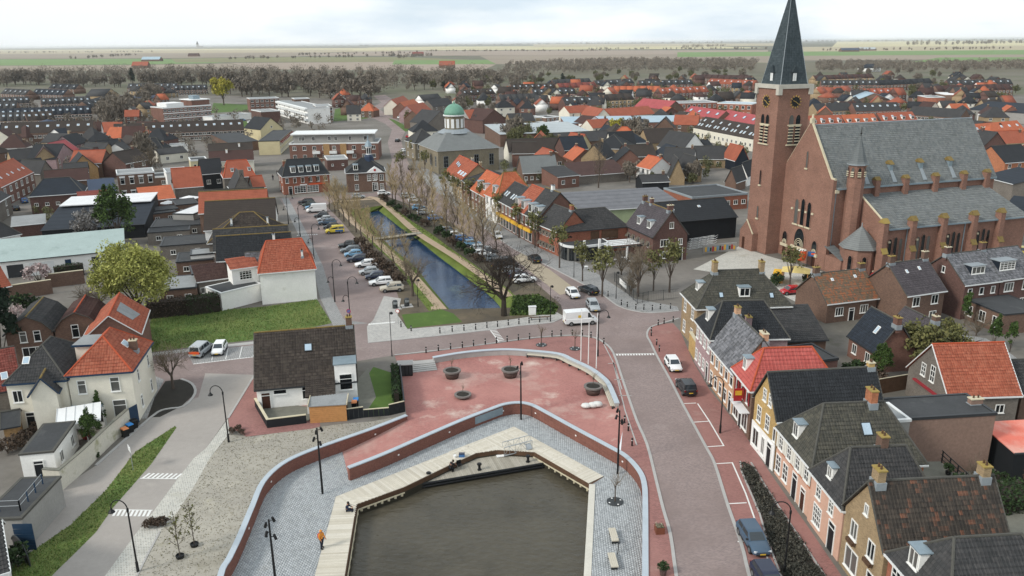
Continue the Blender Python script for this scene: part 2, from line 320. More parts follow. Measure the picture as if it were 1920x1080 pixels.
def roof_planes(w,d,ez,rh,kind,ov,hipk=None):
 """slopes as (p0, p1, p2, p3): eave left, eave right, upper right, upper left; ridge lines; gable polygons"""
 S = []; Rg = []; Gb = []
 if kind == 'side':
  k = rh/(d/2); e = ez-ov*k; z = ez+rh; x0,x1 = -ov,w+ov; y0,y1 = -ov,d+ov; h = d/2
  S = [((x0,y0,e),(x1,y0,e),(x1,h,z),(x0,h,z)),((x1,y1,e),(x0,y1,e),(x0,h,z),(x1,h,z))]
  Rg = [((x0,h,z),(x1,h,z))]; Gb = [[(0,0,ez),(0,d,ez),(0,h,z-.02)],[(w,0,ez),(w,d,ez),(w,h,z-.02)]]
 elif kind == 'front':
  k = rh/(w/2); e = ez-ov*k; z = ez+rh; x0,x1 = -ov,w+ov; y0,y1 = -ov,d+ov; h = w/2
  S = [((x0,y1,e),(x0,y0,e),(h,y0,z),(h,y1,z)),((x1,y0,e),(x1,y1,e),(h,y1,z),(h,y0,z))]
  Rg = [((h,y0,z),(h,y1,z))]; Gb = [[(0,0,ez),(w,0,ez),(h,0,z-.02)],[(0,d,ez),(w,d,ez),(h,d,z-.02)]]
 elif kind in ('hip','hipf','hipx'):
  m = min(w,d)/2; k = rh/m; e = ez-ov*k; z = ez+rh; x0,x1,y0,y1 = -ov,w+ov,-ov,d+ov
  if (kind == 'hip' and w >= d) or kind == 'hipx':
   i = d/2 if hipk is None else hipk; A = (i,d/2,z); B = (w-i,d/2,z)
   S = [((x0,y0,e),(x1,y0,e),B,A),((x1,y0,e),(x1,y1,e),B,B),((x1,y1,e),(x0,y1,e),A,B),((x0,y1,e),(x0,y0,e),A,A)]
  else:
   i = w/2 if hipk is None else hipk; A = (w/2,i,z); B = (w/2,d-i,z)
   S = [((x0,y0,e),(x1,y0,e),A,A),((x1,y0,e),(x1,y1,e),B,A),((x1,y1,e),(x0,y1,e),B,B),((x0,y1,e),(x0,y0,e),A,B)]
  if (Vector(A)-Vector(B)).length > .2: Rg = [(A,B)]
  Rg += [(S[0][0],A if kind != 'hipf' or True else B)] if False else []
  C = [(x0,y0,e),(x1,y0,e),(x1,y1,e),(x0,y1,e)]
  if (kind == 'hip' and w >= d) or kind == 'hipx': Rg += [(C[0],A),(C[1],B),(C[2],B),(C[3],A)]
  else: Rg += [(C[0],A),(C[1],A),(C[2],B),(C[3],B)]
 elif kind == 'gambrel':
  e = ez-.1; z = ez+rh; a = w*.2; zm = ez+rh*.62; y0,y1 = -ov,d+ov; h = w/2
  S = [((-.15,y1,e),(-.15,y0,e),(a,y0,zm),(a,y1,zm)),((a,y1,zm),(a,y0,zm),(h,y0,z),(h,y1,z)),((w+.15,y0,e),(w+.15,y1,e),(w-a,y1,zm),(w-a,y0,zm)),((w-a,y0,zm),(w-a,y1,zm),(h,y1,z),(h,y0,z))]
  Rg = [((h,y0,z),(h,y1,z))]; Gb = [[(0,q,ez),(w,q,ez),(w-a,q,zm-.02),(h,q,z-.02),(a,q,zm-.02)] for q in (0,d)]
 elif kind == 'lean':
  k = rh/d; S = [((-ov,-ov,ez-ov*k),(w+ov,-ov,ez-ov*k),(w+ov,d+ov,ez+rh+ov*k),(-ov,d+ov,ez+rh+ov*k))]
  Gb = [[(q,0,ez),(q,d,ez),(q,d,ez+rh-.02)] for q in (0,w)]
 elif kind == 'asym':       # long front slope, ridge at 62 % of the depth
  h = d*.62; z = ez+rh; k = rh/h; k2 = rh*.8/(d-h); e = ez-ov*k; x0,x1 = -ov,w+ov
  S = [((x0,-ov,e),(x1,-ov,e),(x1,h,z),(x0,h,z)),((x1,d+ov,z-rh*.8-ov*k2),(x0,d+ov,z-rh*.8-ov*k2),(x0,h,z),(x1,h,z))]
  Rg = [((x0,h,z),(x1,h,z))]; Gb = [[(q,0,ez),(q,d,ez),(q,d,z-rh*.8),(q,h,z-.02)] for q in (0,w)]
 elif kind == 'mans':       # steep skirt then a flat top
  i = rh*.45; z = ez+rh; x0,x1,y0,y1,e = -ov,w+ov,-ov,d+ov,ez-.1
  S = [((x0,y0,e),(x1,y0,e),(w-i,i,z),(i,i,z)),((x1,y0,e),(x1,y1,e),(w-i,d-i,z),(w-i,i,z)),((x1,y1,e),(x0,y1,e),(i,d-i,z),(w-i,d-i,z)),((x0,y1,e),(x0,y0,e),(i,i,z),(i,d-i,z))]
 return S,Rg,Gb

def house(label,ea,eb,ez,d,rh=3.5,roof='side',wm='red',rm='dark',name='house',cat='house',win=(),doors=(),chim=(),dorm=(),sky=(),ov=.22,near=None,
          base=0.0,group=None,gut='gutter',frame='frame',ridge=None,hipk=None,fz=None,xw=(),tw=.26,wmats=(),parapet=.35):
 """A building from its front eave as the photo shows it (pixels ea, eb at height ez; or world points as Vector) and its depth d away from the front."""
 a = ea if isinstance(ea,Vector) else G(*ea,ez); b = eb if isinstance(eb,Vector) else G(*eb,ez)
 a = a.copy(); b = b.copy(); a.z = b.z = 0
 H = House(); H.w = (b-a).length; H.d = d; H.ez = ez-base; H.rh = rh; w = H.w; ez = H.ez
 H.root = thing(name,label,cat,(a.x,a.y,base),math.atan2(b.y-a.y,b.x-a.x),group)
 dist = ((a+b)/2).length; dn = Vector((-(b-a).y,(b-a).x,0))/max(w,.1)*d/2; SPOTS.append(((a+b)/2+dn,math.hypot(w,d)/2))
 if near is None: near = dist < 165
 wb = MB(); S,Rg,Gb = roof_planes(w,d,ez,rh,roof,ov,hipk)
 wb.box(0,0,-.3,w,d,ez)
 for g in Gb:
  th = .25
  ax = 0 if abs(g[0][0]-g[1][0]) < 1e-6 else 1
  q = []
  for p in g:
   v = list(p); mid = w/2 if ax == 0 else d/2
   v[ax] += th if p[ax] < mid else -th; q.append(tuple(v))
  n = len(g); wb.add(list(g)+q,[tuple(range(n)),tuple(range(2*n-1,n-1,-1))]+[(i,n+i,n+(i+1)%n,(i+1)%n) for i in range(n)])
 wb.build('wall',W[wm],H.root)
 if roof == 'flat':
  r = MB(); r.box(.2,.2,ez+.003,w-.2,d-.2,ez+.06); r.build('roof',RT[rm],H.root)
  g = MB(); p = parapet
  g.box(-.08,-.08,ez-.12,w+.08,.2,ez+p); g.box(-.08,d-.2,ez-.12,w+.08,d+.08,ez+p); g.box(-.08,.2,ez-.12,.2,d-.2,ez+p); g.box(w-.2,.2,ez-.12,w+.08,d-.2,ez+p)
  g.build('parapet',M[gut] if gut in M else W[gut],H.root)
 else:
  r = MB(); t = MB()
  for i,s in enumerate(S):
   pts = list(s) if (Vector(s[2])-Vector(s[3])).length > .05 else list(s[:3])
   r.cur = .4; r.slab([Vector(p)+Vector((0,0,.03)) for p in pts],.1)
   if near and rm not in ('felt','feltlight','whiteroof','teal','bluegrey','steel','salmon','solarblue'):
    o = Vector((0,0,.04)); tiles(t,*[Vector(p)+o for p in s],tw=tw,tl=tw*1.3,seed=int(w*100)+i)
  r.build('roof',RT[rm],H.root)
  if t.f: t.build('roof_tiles',RT[rm],H.root,kind='stuff')
  if roof == 'mans':
   i = rh*.45; tp = MB(); tp.box(i+.1,i+.1,ez+rh-.1,w-i-.1,d-i-.1,ez+rh+.06); tp.build('roof_top',RT['felt'],H.root)
  if dist < 330 and Rg:
   g = MB()
   for p,q in Rg: g.tube(Vector(p)+Vector((0,0,.06)),Vector(q)+Vector((0,0,.06)),.11,.11,6)
   rk = ridge or {'orange':'ridgered','brightorange':'ridgered','red':'ridgered'}.get(rm,'ridge')
   g.build('ridge_tiles',M[rk],H.root)
  if dist < 300:
   g = MB()
   if roof in ('side','hip','hipf','hipx','asym','mans','lean'): e = S[0][0][2]; g.box(-ov-.02,-ov-.13,e-.1,w+ov+.02,-ov+.01,e+.05)
   if roof in ('front','hip','hipf','hipx','gambrel','mans'):
    e = min(S[0][0][2],S[-1][0][2]); g.box(w+ov-.01,-ov+.02,e-.1,w+ov+.13,d+ov,e+.05); g.box(-ov-.13,-ov+.02,e-.1,-ov+.01,d+ov,e+.05)
   if g.f: g.build('gutter',M[gut],H.root)
  if dist < 150 and Gb and roof != 'lean':       # verge boards along the gables
   for (p0,p1,p2,p3) in S:
    for lo,hi in ((p0,p3),(p1,p2)):
     g = MB(); g.tube(Vector(lo)+Vector((0,0,.01)),Vector(hi)+Vector((0,0,.01)),.075,.075,4); g.build('verge',M['ridge' if gut == 'gutterdark' or group else gut],H.root)
 H.S = S
 fl = 2.85
 for spec in win:   # (side, columns, floors, w, h, style)
  s,nc,nf = spec[0],spec[1],spec[2]; ww = spec[3] if len(spec) > 3 else 1.1; hh = spec[4] if len(spec) > 4 else 1.5; st = spec[5] if len(spec) > 5 else '2'
  z0 = spec[6] if len(spec) > 6 else 0; ln = w if s in 'fb' else d; fh = (ez-z0)/nf
  for f in range(nf):
   for c in range(nc):
    u = ln*(c+.5)/nc
    if f == 0 and z0 == 0 and any(ds[0] == s and abs(ds[1]*ln-u) < (ds[2] if len(ds) > 2 else 1)/2+ww/2+.1 for ds in doors): continue
    add_window(H,s,u,z0+f*fh+max(.3,(fh-hh)*.52),ww,hh,st,frame)
 for s,u,z,ww,hh,st in xw: add_window(H,s,u*(w if s in 'fb' else d),z,ww,hh,st,frame)
 for ds in doors:   # (side, fraction, width, height, colour)
  add_door(H,ds[0],ds[1]*(w if ds[0] in 'fb' else d),*(ds[2:4] if len(ds) > 3 else (1.0,2.3)),dm=ds[4] if len(ds) > 4 else 'door',fr=frame)
 H.roofz = lambda x,y: min([P0z for P0z in _planes_z(S,x,y)] or [ez])
 for cs in chim:    # (x fraction, y fraction, size, height above roof, cap)
  x,y = cs[0]*w,cs[1]*d; sz = cs[2] if len(cs) > 2 else .7; hh = cs[3] if len(cs) > 3 else 1.0; zr = H.roofz(x,y)
  c = MB(); c.box(x-sz/2,y-.3,zr-.9,x+sz/2,y+.3,zr+hh); co = c.build('chimney',W[cs[5] if len(cs) > 5 else ('brown' if wm in ('white','cream','pink','black') else wm)],H.root)
  k = MB(); k.box(x-sz/2-.06,y-.36,zr+hh,x+sz/2+.06,y+.36,zr+hh+.1); k.build('cap',M[cs[4] if len(cs) > 4 else 'stone'],co)
  q = MB(); q.lathe([(.09,0),(.08,.28)],7,(x-sz*.2,y,zr+hh+.1)); q.lathe([(.09,0),(.08,.28)],7,(x+sz*.2,y,zr+hh+.1)); q.build('flue',M['timber'],co)
  if near: q = MB(); q.box(x-sz/2-.09,y-.39,zr-.5,x+sz/2+.09,y+.39,zr+.12); q.build('flashing',M['lead'],co)
 for ds in dorm:    # (side, fraction along, width, height, height of sill above eave, roof material)
  s,fr_,dw,dh,up = ds[:5]; ln = w if s in 'fb' else d; u = fr_*ln
  k = 0.0
  while k < 6 and H.roofz(*sidepos(H,s,u,-k)) < ez+up: k += .05
  k2 = k
  while k2 < 8 and H.roofz(*sidepos(H,s,u,-k2)) < ez+up+dh-.05 and k2-k < 3.5: k2 += .1
  x,y = sidepos(H,s,u,-k); dp = k2-k+.25
  c = MB(); c.box(-dw/2,0,-.6,dw/2,dp,dh); o = link('dormer',c.mesh('dormer',W[ds[7] if len(ds) > 7 else 'white']),H.root,(x,y,ez+up),SIDE[s])
  c = MB(); c.box(-dw/2-.12,-.15,dh,dw/2+.12,dp,dh+.09); c.build('dormer_roof',M[ds[5] if len(ds) > 5 else 'zinc'],o)
  fm,gm = window_mesh(dw-.14,dh-.16,ds[6] if len(ds) > 6 else '2',frame); wo = link('dormer_window',fm,o,(0,-.001,.1)); gb = gm
  link('dormer_pane',gb,o,(0,-.004,.1))
 for ks in sky:     # (slope index, u, v, width, height)
  s = S[ks[0]]; P0,P1,P2,P3 = map(Vector,s); U = (P1-P0).normalized(); V = (P3-P0)-U*(P3-P0).dot(U); Ls = V.length; V = V/Ls; Nn = U.cross(V)
  ww,hh = (ks[3],ks[4]) if len(ks) > 4 else (.8,1.1); c = P0+U*((P1-P0).length*ks[1])+V*(Ls*ks[2])+Nn*.12
  Q = lambda u,v,n: c+U*u+V*v+Nn*n
  f = MB(); f.add([Q(-ww/2,-hh/2,-.15),Q(ww/2,-hh/2,-.15),Q(ww/2,hh/2,-.15),Q(-ww/2,hh/2,-.15),Q(-ww/2,-hh/2,.05),Q(ww/2,-hh/2,.05),Q(ww/2,hh/2,.05),Q(-ww/2,hh/2,.05)],
      [(4,5,6,7),(0,1,5,4),(1,2,6,5),(2,3,7,6),(3,0,4,7)])
  o = f.build('skylight',M['white' if len(ks) > 5 else 'iron'],H.root)
  f = MB(); i = .08; f.poly(Q(-ww/2+i,-hh/2+i,.06),Q(ww/2-i,-hh/2+i,.06),Q(ww/2-i,hh/2-i,.06),Q(-ww/2+i,hh/2-i,.06)); f.build('pane',M['skyl'],o)
 return H
def _planes_z(S,x,y):
 for (p0,p1,p2,p3) in S:
  P0,P1,P2,P3 = map(Vector,(p0,p1,p2,p3)); n = (P1-P0).cross(P2-P0).normalized()
  if n.z > .01: yield P0.z-(n.x*(x-P0.x)+n.y*(y-P0.y))/n.z

ORD = ['first','second','third','fourth','fifth','sixth','seventh','eighth','ninth','tenth','eleventh','twelfth','thirteenth','fourteenth','fifteenth','sixteenth','seventeenth','eighteenth','nineteenth','twentieth',
       'twenty-first','twenty-second','twenty-third','twenty-fourth','twenty-fifth','twenty-sixth','twenty-seventh','twenty-eighth','twenty-ninth','thirtieth','thirty-first','thirty-second','thirty-third','thirty-fourth','thirty-fifth']
def terrace(desc,ea,eb,ez,n,d,rh,group,jit=0,**kw):
 """a row of n like houses between two eave pixels; each house is a thing of its own"""
 a = G(*ea,ez); b = G(*eb,ez); st = (b-a)/n
 H = house(f'first house from left, {desc}',a,a+st*.998,ez,d,rh,group=group,ov=0.0 if kw.get('roof','side') == 'side' else .2,**kw)
 for i in range(1,n):
  c = copy_tree(H.root); p = a+st*i; c.location = (p.x,p.y,0); c['label'] = f'{ORD[i]} house from left, {desc}'
  if i == n-1 and n > 2: c['label'] = f'house at the right end, {desc}'
# ------------------------------------------------------------ sheets, ribbons
def XY(pts,z=0.0):
 return [(G(*p,z).x,G(*p,z).y) if not isinstance(p,Vector) else (p.x,p.y) for p in pts]
def sheet(name,loop,z,m,holes=(),kind='structure',parent=None):
 """flat sheet inside a world-space loop, with holes"""
 vs = []; es = []
 for lp in [loop]+list(holes):
  n = len(vs); vs += [Vector(p) for p in lp]; k = len(lp); es += [(n+i,n+(i+1) % k) for i in range(k)]
 r = delaunay_2d_cdt(vs,es,[],0,1e-5); T = []
 for f in r[2]:
  c = (r[0][f[0]]+r[0][f[1]]+r[0][f[2]])/3
  if inside(c,loop) and not any(inside(c,h) for h in holes): T.append(tuple(f))
 me = bpy.data.meshes.new(name); me.from_pydata([(v.x,v.y,z) for v in r[0]],[],T)
 me.materials.append(m)
 up = [p for p in me.polygons if p.normal.z < 0]
 if up: me.flip_normals() if len(up) == len(me.polygons) else None
 o = link(name,me,parent)
 if kind: o['kind'] = kind
 return o
def offs(pts,d):
 """polyline moved sideways by d (left positive), mitred"""
 P = [Vector((p[0],p[1])) for p in pts]; out = []
 for i,p in enumerate(P):
  a = (p-P[i-1]).normalized() if i else (P[1]-p).normalized(); b = (P[i+1]-p).normalized() if i < len(P)-1 else a
  n = Vector((-(a+b).y,(a+b).x)); n = n.normalized(); c = max(.5,n.dot(Vector((-a.y,a.x)))); out.append(p+n*(d/c))
 return out
def smooth(pts,k=4):
 """Catmull-Rom through points"""
 P = [Vector(p) for p in pts]; out = []
 for i in range(len(P)-1):
  a,b,c,d = P[max(0,i-1)],P[i],P[i+1],P[min(len(P)-1,i+2)]
  for j in range(k):
   t = j/k; out.append(.5*((2*b)+(c-a)*t+(2*a-5*b+4*c-d)*t*t+(3*b-a-3*c+d)*t**3))
 return out+[P[-1]]
def ribbon(mb,pts,w,z0,z1,zf=None):
 a = offs(pts,w/2); b = offs(pts,-w/2); n = len(a); v = []; f = []
 for i in range(n):
  q0,q1 = (z0,z1) if zf is None else zf(i)
  v += [(a[i].x,a[i].y,q0),(b[i].x,b[i].y,q0),(a[i].x,a[i].y,q1),(b[i].x,b[i].y,q1)]
 for i in range(n-1):
  k = i*4; m = k+4
  f += [(k+2,k+3,m+3,m+2),(k,k+2,m+2,m),(k+1,m+1,m+3,k+3),(k,m,m+1,k+1)]
 f += [(0,1,3,2),(n*4-4,n*4-2,n*4-1,n*4-3)]
 mb.add(v,f)
def inside(p,loop):
 x,y = p[0],p[1]; c = False; n = len(loop); j = n-1
 for i in range(n):
  xi,yi = loop[i][0],loop[i][1]; xj,yj = loop[j][0],loop[j][1]
  if (yi > y) != (yj > y) and x < (xj-xi)*(y-yi)/(yj-yi)+xi: c = not c
  j = i
 return c
def scatter(loop,n,seed=1):
 R = random.Random(seed); xs = [p[0] for p in loop]; ys = [p[1] for p in loop]; out = []; k = 0
 while len(out) < n and k < n*30:
  k += 1; p = (R.uniform(min(xs),max(xs)),R.uniform(min(ys),max(ys)))
  if inside(p,loop): out.append(p)
 return out

# ------------------------------------------------------------ vegetation
F = dict(
 twig=mat('twigs_bare_brown','#786c5c',.95,.12,1.5),twigpale=mat('twigs_pale_budding','#a3916d',.95,.12,1.5),twigdark=mat('twigs_dark','#463d35',.95,.12,1.5),twigred=mat('twigs_reddish','#6e5550',.95,.12,1.5),
 far=mat('crown_bare_far','#70675c',.95,.12,.05,rnd2=['#7f766a','#8b8275','#625a50']),farolive=mat('crown_olive_far','#555638',.95,.12,.05,rnd2=['#656645','#74744e']),
 willow=mat('leaves_yellow_green','#8d9145',.8,.12,.4,rnd2=['#9ea150','#b0b05f','#7c803c']),green=mat('leaves_green','#33461f',.8,.14,.5,rnd2=['#425a26','#52692d','#2a3a1b']),
 conifer=mat('leaves_dark_conifer','#1c2c20',.85,.14,.5,rnd2=['#243727','#2d412c']),yellowgreen=mat('leaves_bright_yellow','#8f8a28',.8,.12,.4,rnd2=['#a59c2e','#b7ad3b']),
 olive=mat('leaves_olive_buds','#5d5f36',.85,.14,.6,rnd2=['#6d6e40','#7d7a4a','#4d5030']),hedge=mat('leaves_hedge','#26381f',.85,.14,.8,rnd2=['#314626','#3d522c','#1f2f1a']),
 blossom=mat('blossom_pale_pink','#b9a3a3',.8,.1,.8,rnd2=['#c9b6b3','#8e7b78','#d6c9c6']),blossomgrey=mat('blossom_grey_white','#8d8a88',.85,.1,.8,rnd2=['#6d6965','#a5a2a0']),
 bushred=mat('leaves_dark_red','#4a2f30',.85,.14,.8,rnd2=['#5a3a38','#3d2829']),dry=mat('leaves_dry_brown','#54463a',.9,.14,.8,rnd2=['#66574a','#43382f']),
 grass=mat('grass_blades','#5e7636',.85,.14,.25,rnd2=['#66803a','#526c30','#7b8744','#8c8756']),dead=mat('grass_blades_dry','#8f8873',.9,.2,.25,rnd2=['#a19a86','#857e69','#77755a']),
 lav=mat('leaves_grey_lavender','#43453d',.9,.15,1.2,rnd2=['#5b5a52','#33352f','#6b665a']))

def leaf_quads(C,size,seed,up=.3,elong=1.6):
 """random small quads at the points C (n,3)"""
 R = np.random.RandomState(seed); n = len(C); d = R.normal(size=(n,3)); d[:,2] += up*R.choice([-1,1],n); d /= np.linalg.norm(d,axis=1)[:,None]
 e = np.cross(d,R.normal(size=(n,3))); e /= np.linalg.norm(e,axis=1)[:,None]; s = size*(.6+.8*R.rand(n))[:,None]
 V = np.stack([C-d*s*elong/2-e*s*.2,C+e*s*.5-d*s*.1,C+d*s*elong/2+e*s*.1,C-e*s*.5+d*s*.1],1).reshape(-1,3)
 return V,np.arange(n*4).reshape(-1,4),np.clip(R.rand(n)*.98+.01,0,1)
def clumps(seed,n,rx,ry,rz,cz,nc,cr,shell=.55,flat=0.0):
 """points gathered in nc clumps spread through an ellipsoid, denser near its surface, with an uneven outline"""
 R = np.random.RandomState(seed); d = R.normal(size=(nc,3)); d /= np.linalg.norm(d,axis=1)[:,None]; d[:,2] = np.where(d[:,2] < -.55,-d[:,2]*.6,d[:,2])
 r = (shell+(1-shell)*R.rand(nc)**.7)*(.82+.3*R.rand(nc)); c = d*r[:,None]*np.array([rx,ry,rz])*(1-.12)
 k = R.randint(0,nc,n); q = R.normal(size=(n,3)); q /= np.linalg.norm(q,axis=1)[:,None]; q *= (R.rand(n)**.45)[:,None]*cr*(.6+.8*R.rand(nc))[k][:,None]
 P = c[k]+q; P[:,2] += cz; return P

def branch(tb,cb,p,d,ln,r,lv,R,cfg):
 """recursive limb; limbs thicker than cfg['cut'] go to the trunk mesh, the rest to the crown"""
 n = 3 if ln > 1.2 else 2; pts = [p]; dd = d.copy()
 for i in range(n):
  dd = (dd+Vector((R.gauss(0,1),R.gauss(0,1),R.gauss(0,1)))*cfg['wig']+Vector((0,0,cfg['lift']*.12))).normalized(); p = p+dd*(ln/n); pts.append(p)
 for i in range(n):
  r0,r1 = r*(1-.45*i/n),r*(1-.45*(i+1)/n)
  mb = tb if r0 > cfg['cut'] else cb; mb.tube(pts[i],pts[i+1],max(r0,cfg['min']),max(r1,cfg['min']),6 if r0 > .12 else 4 if r0 > .05 else 3,False)
 if lv == 0: return
 kids = cfg['kids'][len(cfg['kids'])-lv] if isinstance(cfg['kids'],list) else cfg['kids']
 for k in range(kids):
  t = cfg['t0']+(1-cfg['t0'])*(k+R.random()*.8)/kids; i = min(n-1,int(t*n)); q = pts[i].lerp(pts[i+1],t*n-i)
  ax = Vector((R.gauss(0,1),R.gauss(0,1),R.gauss(0,1))).cross(dd).normalized(); an = cfg['ang']*(.7+.6*R.random())
  nd = (Matrix.Rotation(an,3,ax) @ dd).normalized(); nd.z += cfg['lift']*.25; nd.normalize()
  branch(tb,cb,q,nd,ln*cfg['ratio']*(.75+.5*R.random()),r*cfg['rr']*(1-.3*t),lv-1,R,cfg)
_veg = {}
def proto(kind,v):
 """(trunk mesh, crown mesh) of one tree kind, variant v"""
 if (kind,v) in _veg: return _veg[(kind,v)]
 R = random.Random(hash(kind) % 1000*0+sum(map(ord,kind))*31+v); tb = MB(); cb = MB(); s = R.randrange(9999); tm = M['trunk']; cm = F['twig']; crown = None
 if kind in ('oak','round','small','bush_bare','street'):
  cfg = dict(oak=dict(h=3.2,r=.48,lv=5,kids=[4,5,4,4,4],ln=5.0,ratio=.66,rr=.6,ang=.75,wig=.16,lift=.1,t0=.35,cut=.1,min=.022,top=4),
                   round=dict(h=2.6,r=.2,lv=4,kids=[5,5,5,4],ln=2.6,ratio=.66,rr=.55,ang=.6,wig=.12,lift=.25,t0=.3,cut=.06,min=.016,top=5),
                   small=dict(h=1.7,r=.06,lv=3,kids=[4,4,3],ln=1.1,ratio=.65,rr=.6,ang=.6,wig=.12,lift=.3,t0=.3,cut=.03,min=.012,top=4),
                   street=dict(h=2.4,r=.13,lv=3,kids=[6,5,4],ln=2.2,ratio=.55,rr=.5,ang=.6,wig=.1,lift=.3,t0=.2,cut=.05,min=.014,top=4),
                   bush_bare=dict(h=.3,r=.07,lv=3,kids=[5,5,4],ln=1.5,ratio=.6,rr=.55,ang=.55,wig=.16,lift=.25,t0=.2,cut=.05,min=.012,top=9))[kind]
  tb.tube((0,0,-.2),(0,0,cfg['h']*.5),cfg['r']*1.25,cfg['r'],8,False); tb.tube((0,0,cfg['h']*.5),(0,0,cfg['h']),cfg['r'],cfg['r']*.85,8,False)
  for k in range(cfg['top']):
   a = 2*PI*(k+R.random()*.6)/cfg['top']; an = cfg['ang']*(.55+.7*R.random()) if k else .12
   branch(tb,cb,Vector((0,0,cfg['h']-R.random()*cfg['h']*.25)),Vector((math.cos(a)*math.sin(an),math.sin(a)*math.sin(an),math.cos(an))),cfg['ln']*(.8+.4*R.random()),cfg['r']*.62,cfg['lv']-1,R,cfg)
  if kind == 'oak': tm,cm = M['trunkdark'],F['twigdark']
 elif kind in ('poplar','row'):     # a tall leader with rising side limbs
  H = 9.5 if kind == 'poplar' else 8.0; r = .16
  pts = [Vector((R.gauss(0,.06)*i,R.gauss(0,.06)*i,H*i/8)) for i in range(9)]
  for i in range(8): (tb if i < 6 else cb).tube(pts[i],pts[i+1],r*(1-i/8.6),r*(1-(i+1)/8.6),6,False)
  cfg = dict(lv=2,kids=[5,4],ratio=.5,rr=.55,ang=.5,wig=.13,lift=.35,t0=.2,cut=.2,min=.014)
  for k in range(34):
   t = .2+.78*k/34; i = min(7,int(t*8)); q = pts[i].lerp(pts[i+1],t*8-i); a = k*2.4+R.random(); an = .78-.35*t+R.gauss(0,.1)
   branch(tb,cb,q,Vector((math.cos(a)*math.sin(an),math.sin(a)*math.sin(an),math.cos(an))),(2.3 if kind == 'poplar' else 2.5)*(1.05-t*.72)*(.75+.5*R.random()),.045*(1.15-t),2,R,cfg)
  cm = F['twigpale'] if kind == 'row' else F['twig']
 elif kind == 'sapling':
  tb.tube((0,0,-.1),(.05,0,3.6),.04,.012,5,False); cfg = dict(lv=1,kids=[3],ratio=.5,rr=.6,ang=.5,wig=.1,lift=.3,t0=.3,cut=.5,min=.012)
  for k in range(16):
   a = k*2.4; z = .9+2.5*k/16; branch(tb,cb,Vector((.05*z/3.6,0,z)),Vector((math.cos(a)*.7,math.sin(a)*.7,.75)).normalized(),.75*(1.1-.6*k/16),.016,1,R,cfg)
  V,Fq,Rr = leaf_quads(np.array([v for v in cb.v[::5]])+np.random.RandomState(s).normal(size=(len(cb.v[::5]),3))*.05,.1,s); base = cb.mesh('t',F['twig'])
  crown = (V,Fq,Rr,F['olive'])
 elif kind in ('willow','leafy','conifer','yellow','oliveb','buds','bush','bushred','bushdry','blossom','blossomgrey','cypress'):
  hb,rx,rz,n,nc,cr,sz,mt = dict(willow=(2.6,5.4,4.4,17000,110,1.15,.17,'willow'),leafy=(1.2,3.3,3.8,6500,60,.8,.2,'green'),conifer=(.6,2.0,4.2,2600,40,.7,.3,'conifer'),yellow=(3,5.5,5.2,2600,45,1.4,.55,'yellowgreen'),
             oliveb=(.6,3.2,2.3,3600,60,.8,.22,'olive'),buds=(2.0,1.5,2.3,620,26,.55,.2,'olive'),bush=(0,1.0,.9,700,16,.38,.17,'hedge'),bushred=(0,1.6,1.5,800,18,.5,.2,'bushred'),bushdry=(0,1.2,1.0,700,18,.4,.18,'dry'),
             blossom=(.8,1.7,1.5,1100,24,.45,.18,'blossom'),blossomgrey=(.8,2.6,2.6,1700,34,.6,.22,'blossomgrey'),cypress=(.2,.9,2.9,1100,26,.45,.22,'green'))[kind]
  P = clumps(s,n,rx,rx,rz,hb+rz*.92,nc,cr,.35 if kind in ('buds','oliveb') else .5)
  if kind in ('conifer','cypress','leafy'): k = np.clip((P[:,2]-hb)/(2*rz),0,1); P[:,:2] *= (1.12-.75*k)[:,None]
  if kind == 'willow': P[:,2] -= np.maximum(0,np.hypot(P[:,0],P[:,1])-3.4)*.5
  P[:,2] = np.maximum(P[:,2],.06)
  crown = (*leaf_quads(P,sz,s,elong=2.2 if kind == 'willow' else 1.5),F[mt])
  tb.tube((0,0,-.2),(0,0,hb+rz*.5),.05*rx+.05,.03*rx+.02,6,False)
  for k in range(7 if rx > 1.2 else 4):
   a = k*2.4; tb.tube((0,0,hb*.7+.3*k*rz/7),(math.cos(a)*rx*.62,math.sin(a)*rx*.62,hb+rz*(.75+.13*k)),.025*rx+.012,.012,4,False)
 elif kind in ('far','farolive','farpoplar','farcon','faryellow'):
  hb,rx,rz,n,nc,mt = dict(far=(.6,4.3,5.2,1100,60,'far'),farolive=(.5,3.4,3.4,800,40,'farolive'),farpoplar=(.5,1.4,6.5,240,26,'far'),farcon=(.3,2.4,5.4,420,26,'conifer'),faryellow=(.8,2.6,2.6,340,24,'willow'))[kind]
  P = clumps(s,n,rx,rx,rz,hb+rz*.92,nc,1.15,.3); P[:,2] = np.maximum(P[:,2],.2)
  if kind == 'farcon': k = np.clip((P[:,2]-hb)/(2*rz),0,1); P[:,:2] *= (1.15-.85*k)[:,None]
  V,Fq,Rr = leaf_quads(P,.42,s,1.2,3.0); crown = (V,Fq,Rr,F[mt]); tb.tube((0,0,-.2),(0,0,hb+rz),.28,.1,5,False)
  for k in range(5): a = k*2.4; tb.tube((0,0,hb+.5*k),(math.cos(a)*rx*.6,math.sin(a)*rx*.6,hb+rz*(.8+.2*k)),.14,.05,3,False)
 t = tb.mesh('trunk',tm) if tb.v else None
 if crown: c = npmesh('crown',*crown[:2],crown[3],crown[2])
 else: c = cb.mesh('crown',cm)
 if kind == 'sapling': t = MBJ(tb,cb).mesh('trunk',M['trunk'])
 _veg[(kind,v)] = (t,c); return _veg[(kind,v)]
def MBJ(a,b):
 m = MB(); m.add(a.v,a.f); m.add(b.v,b.f); return m
_vc = {}
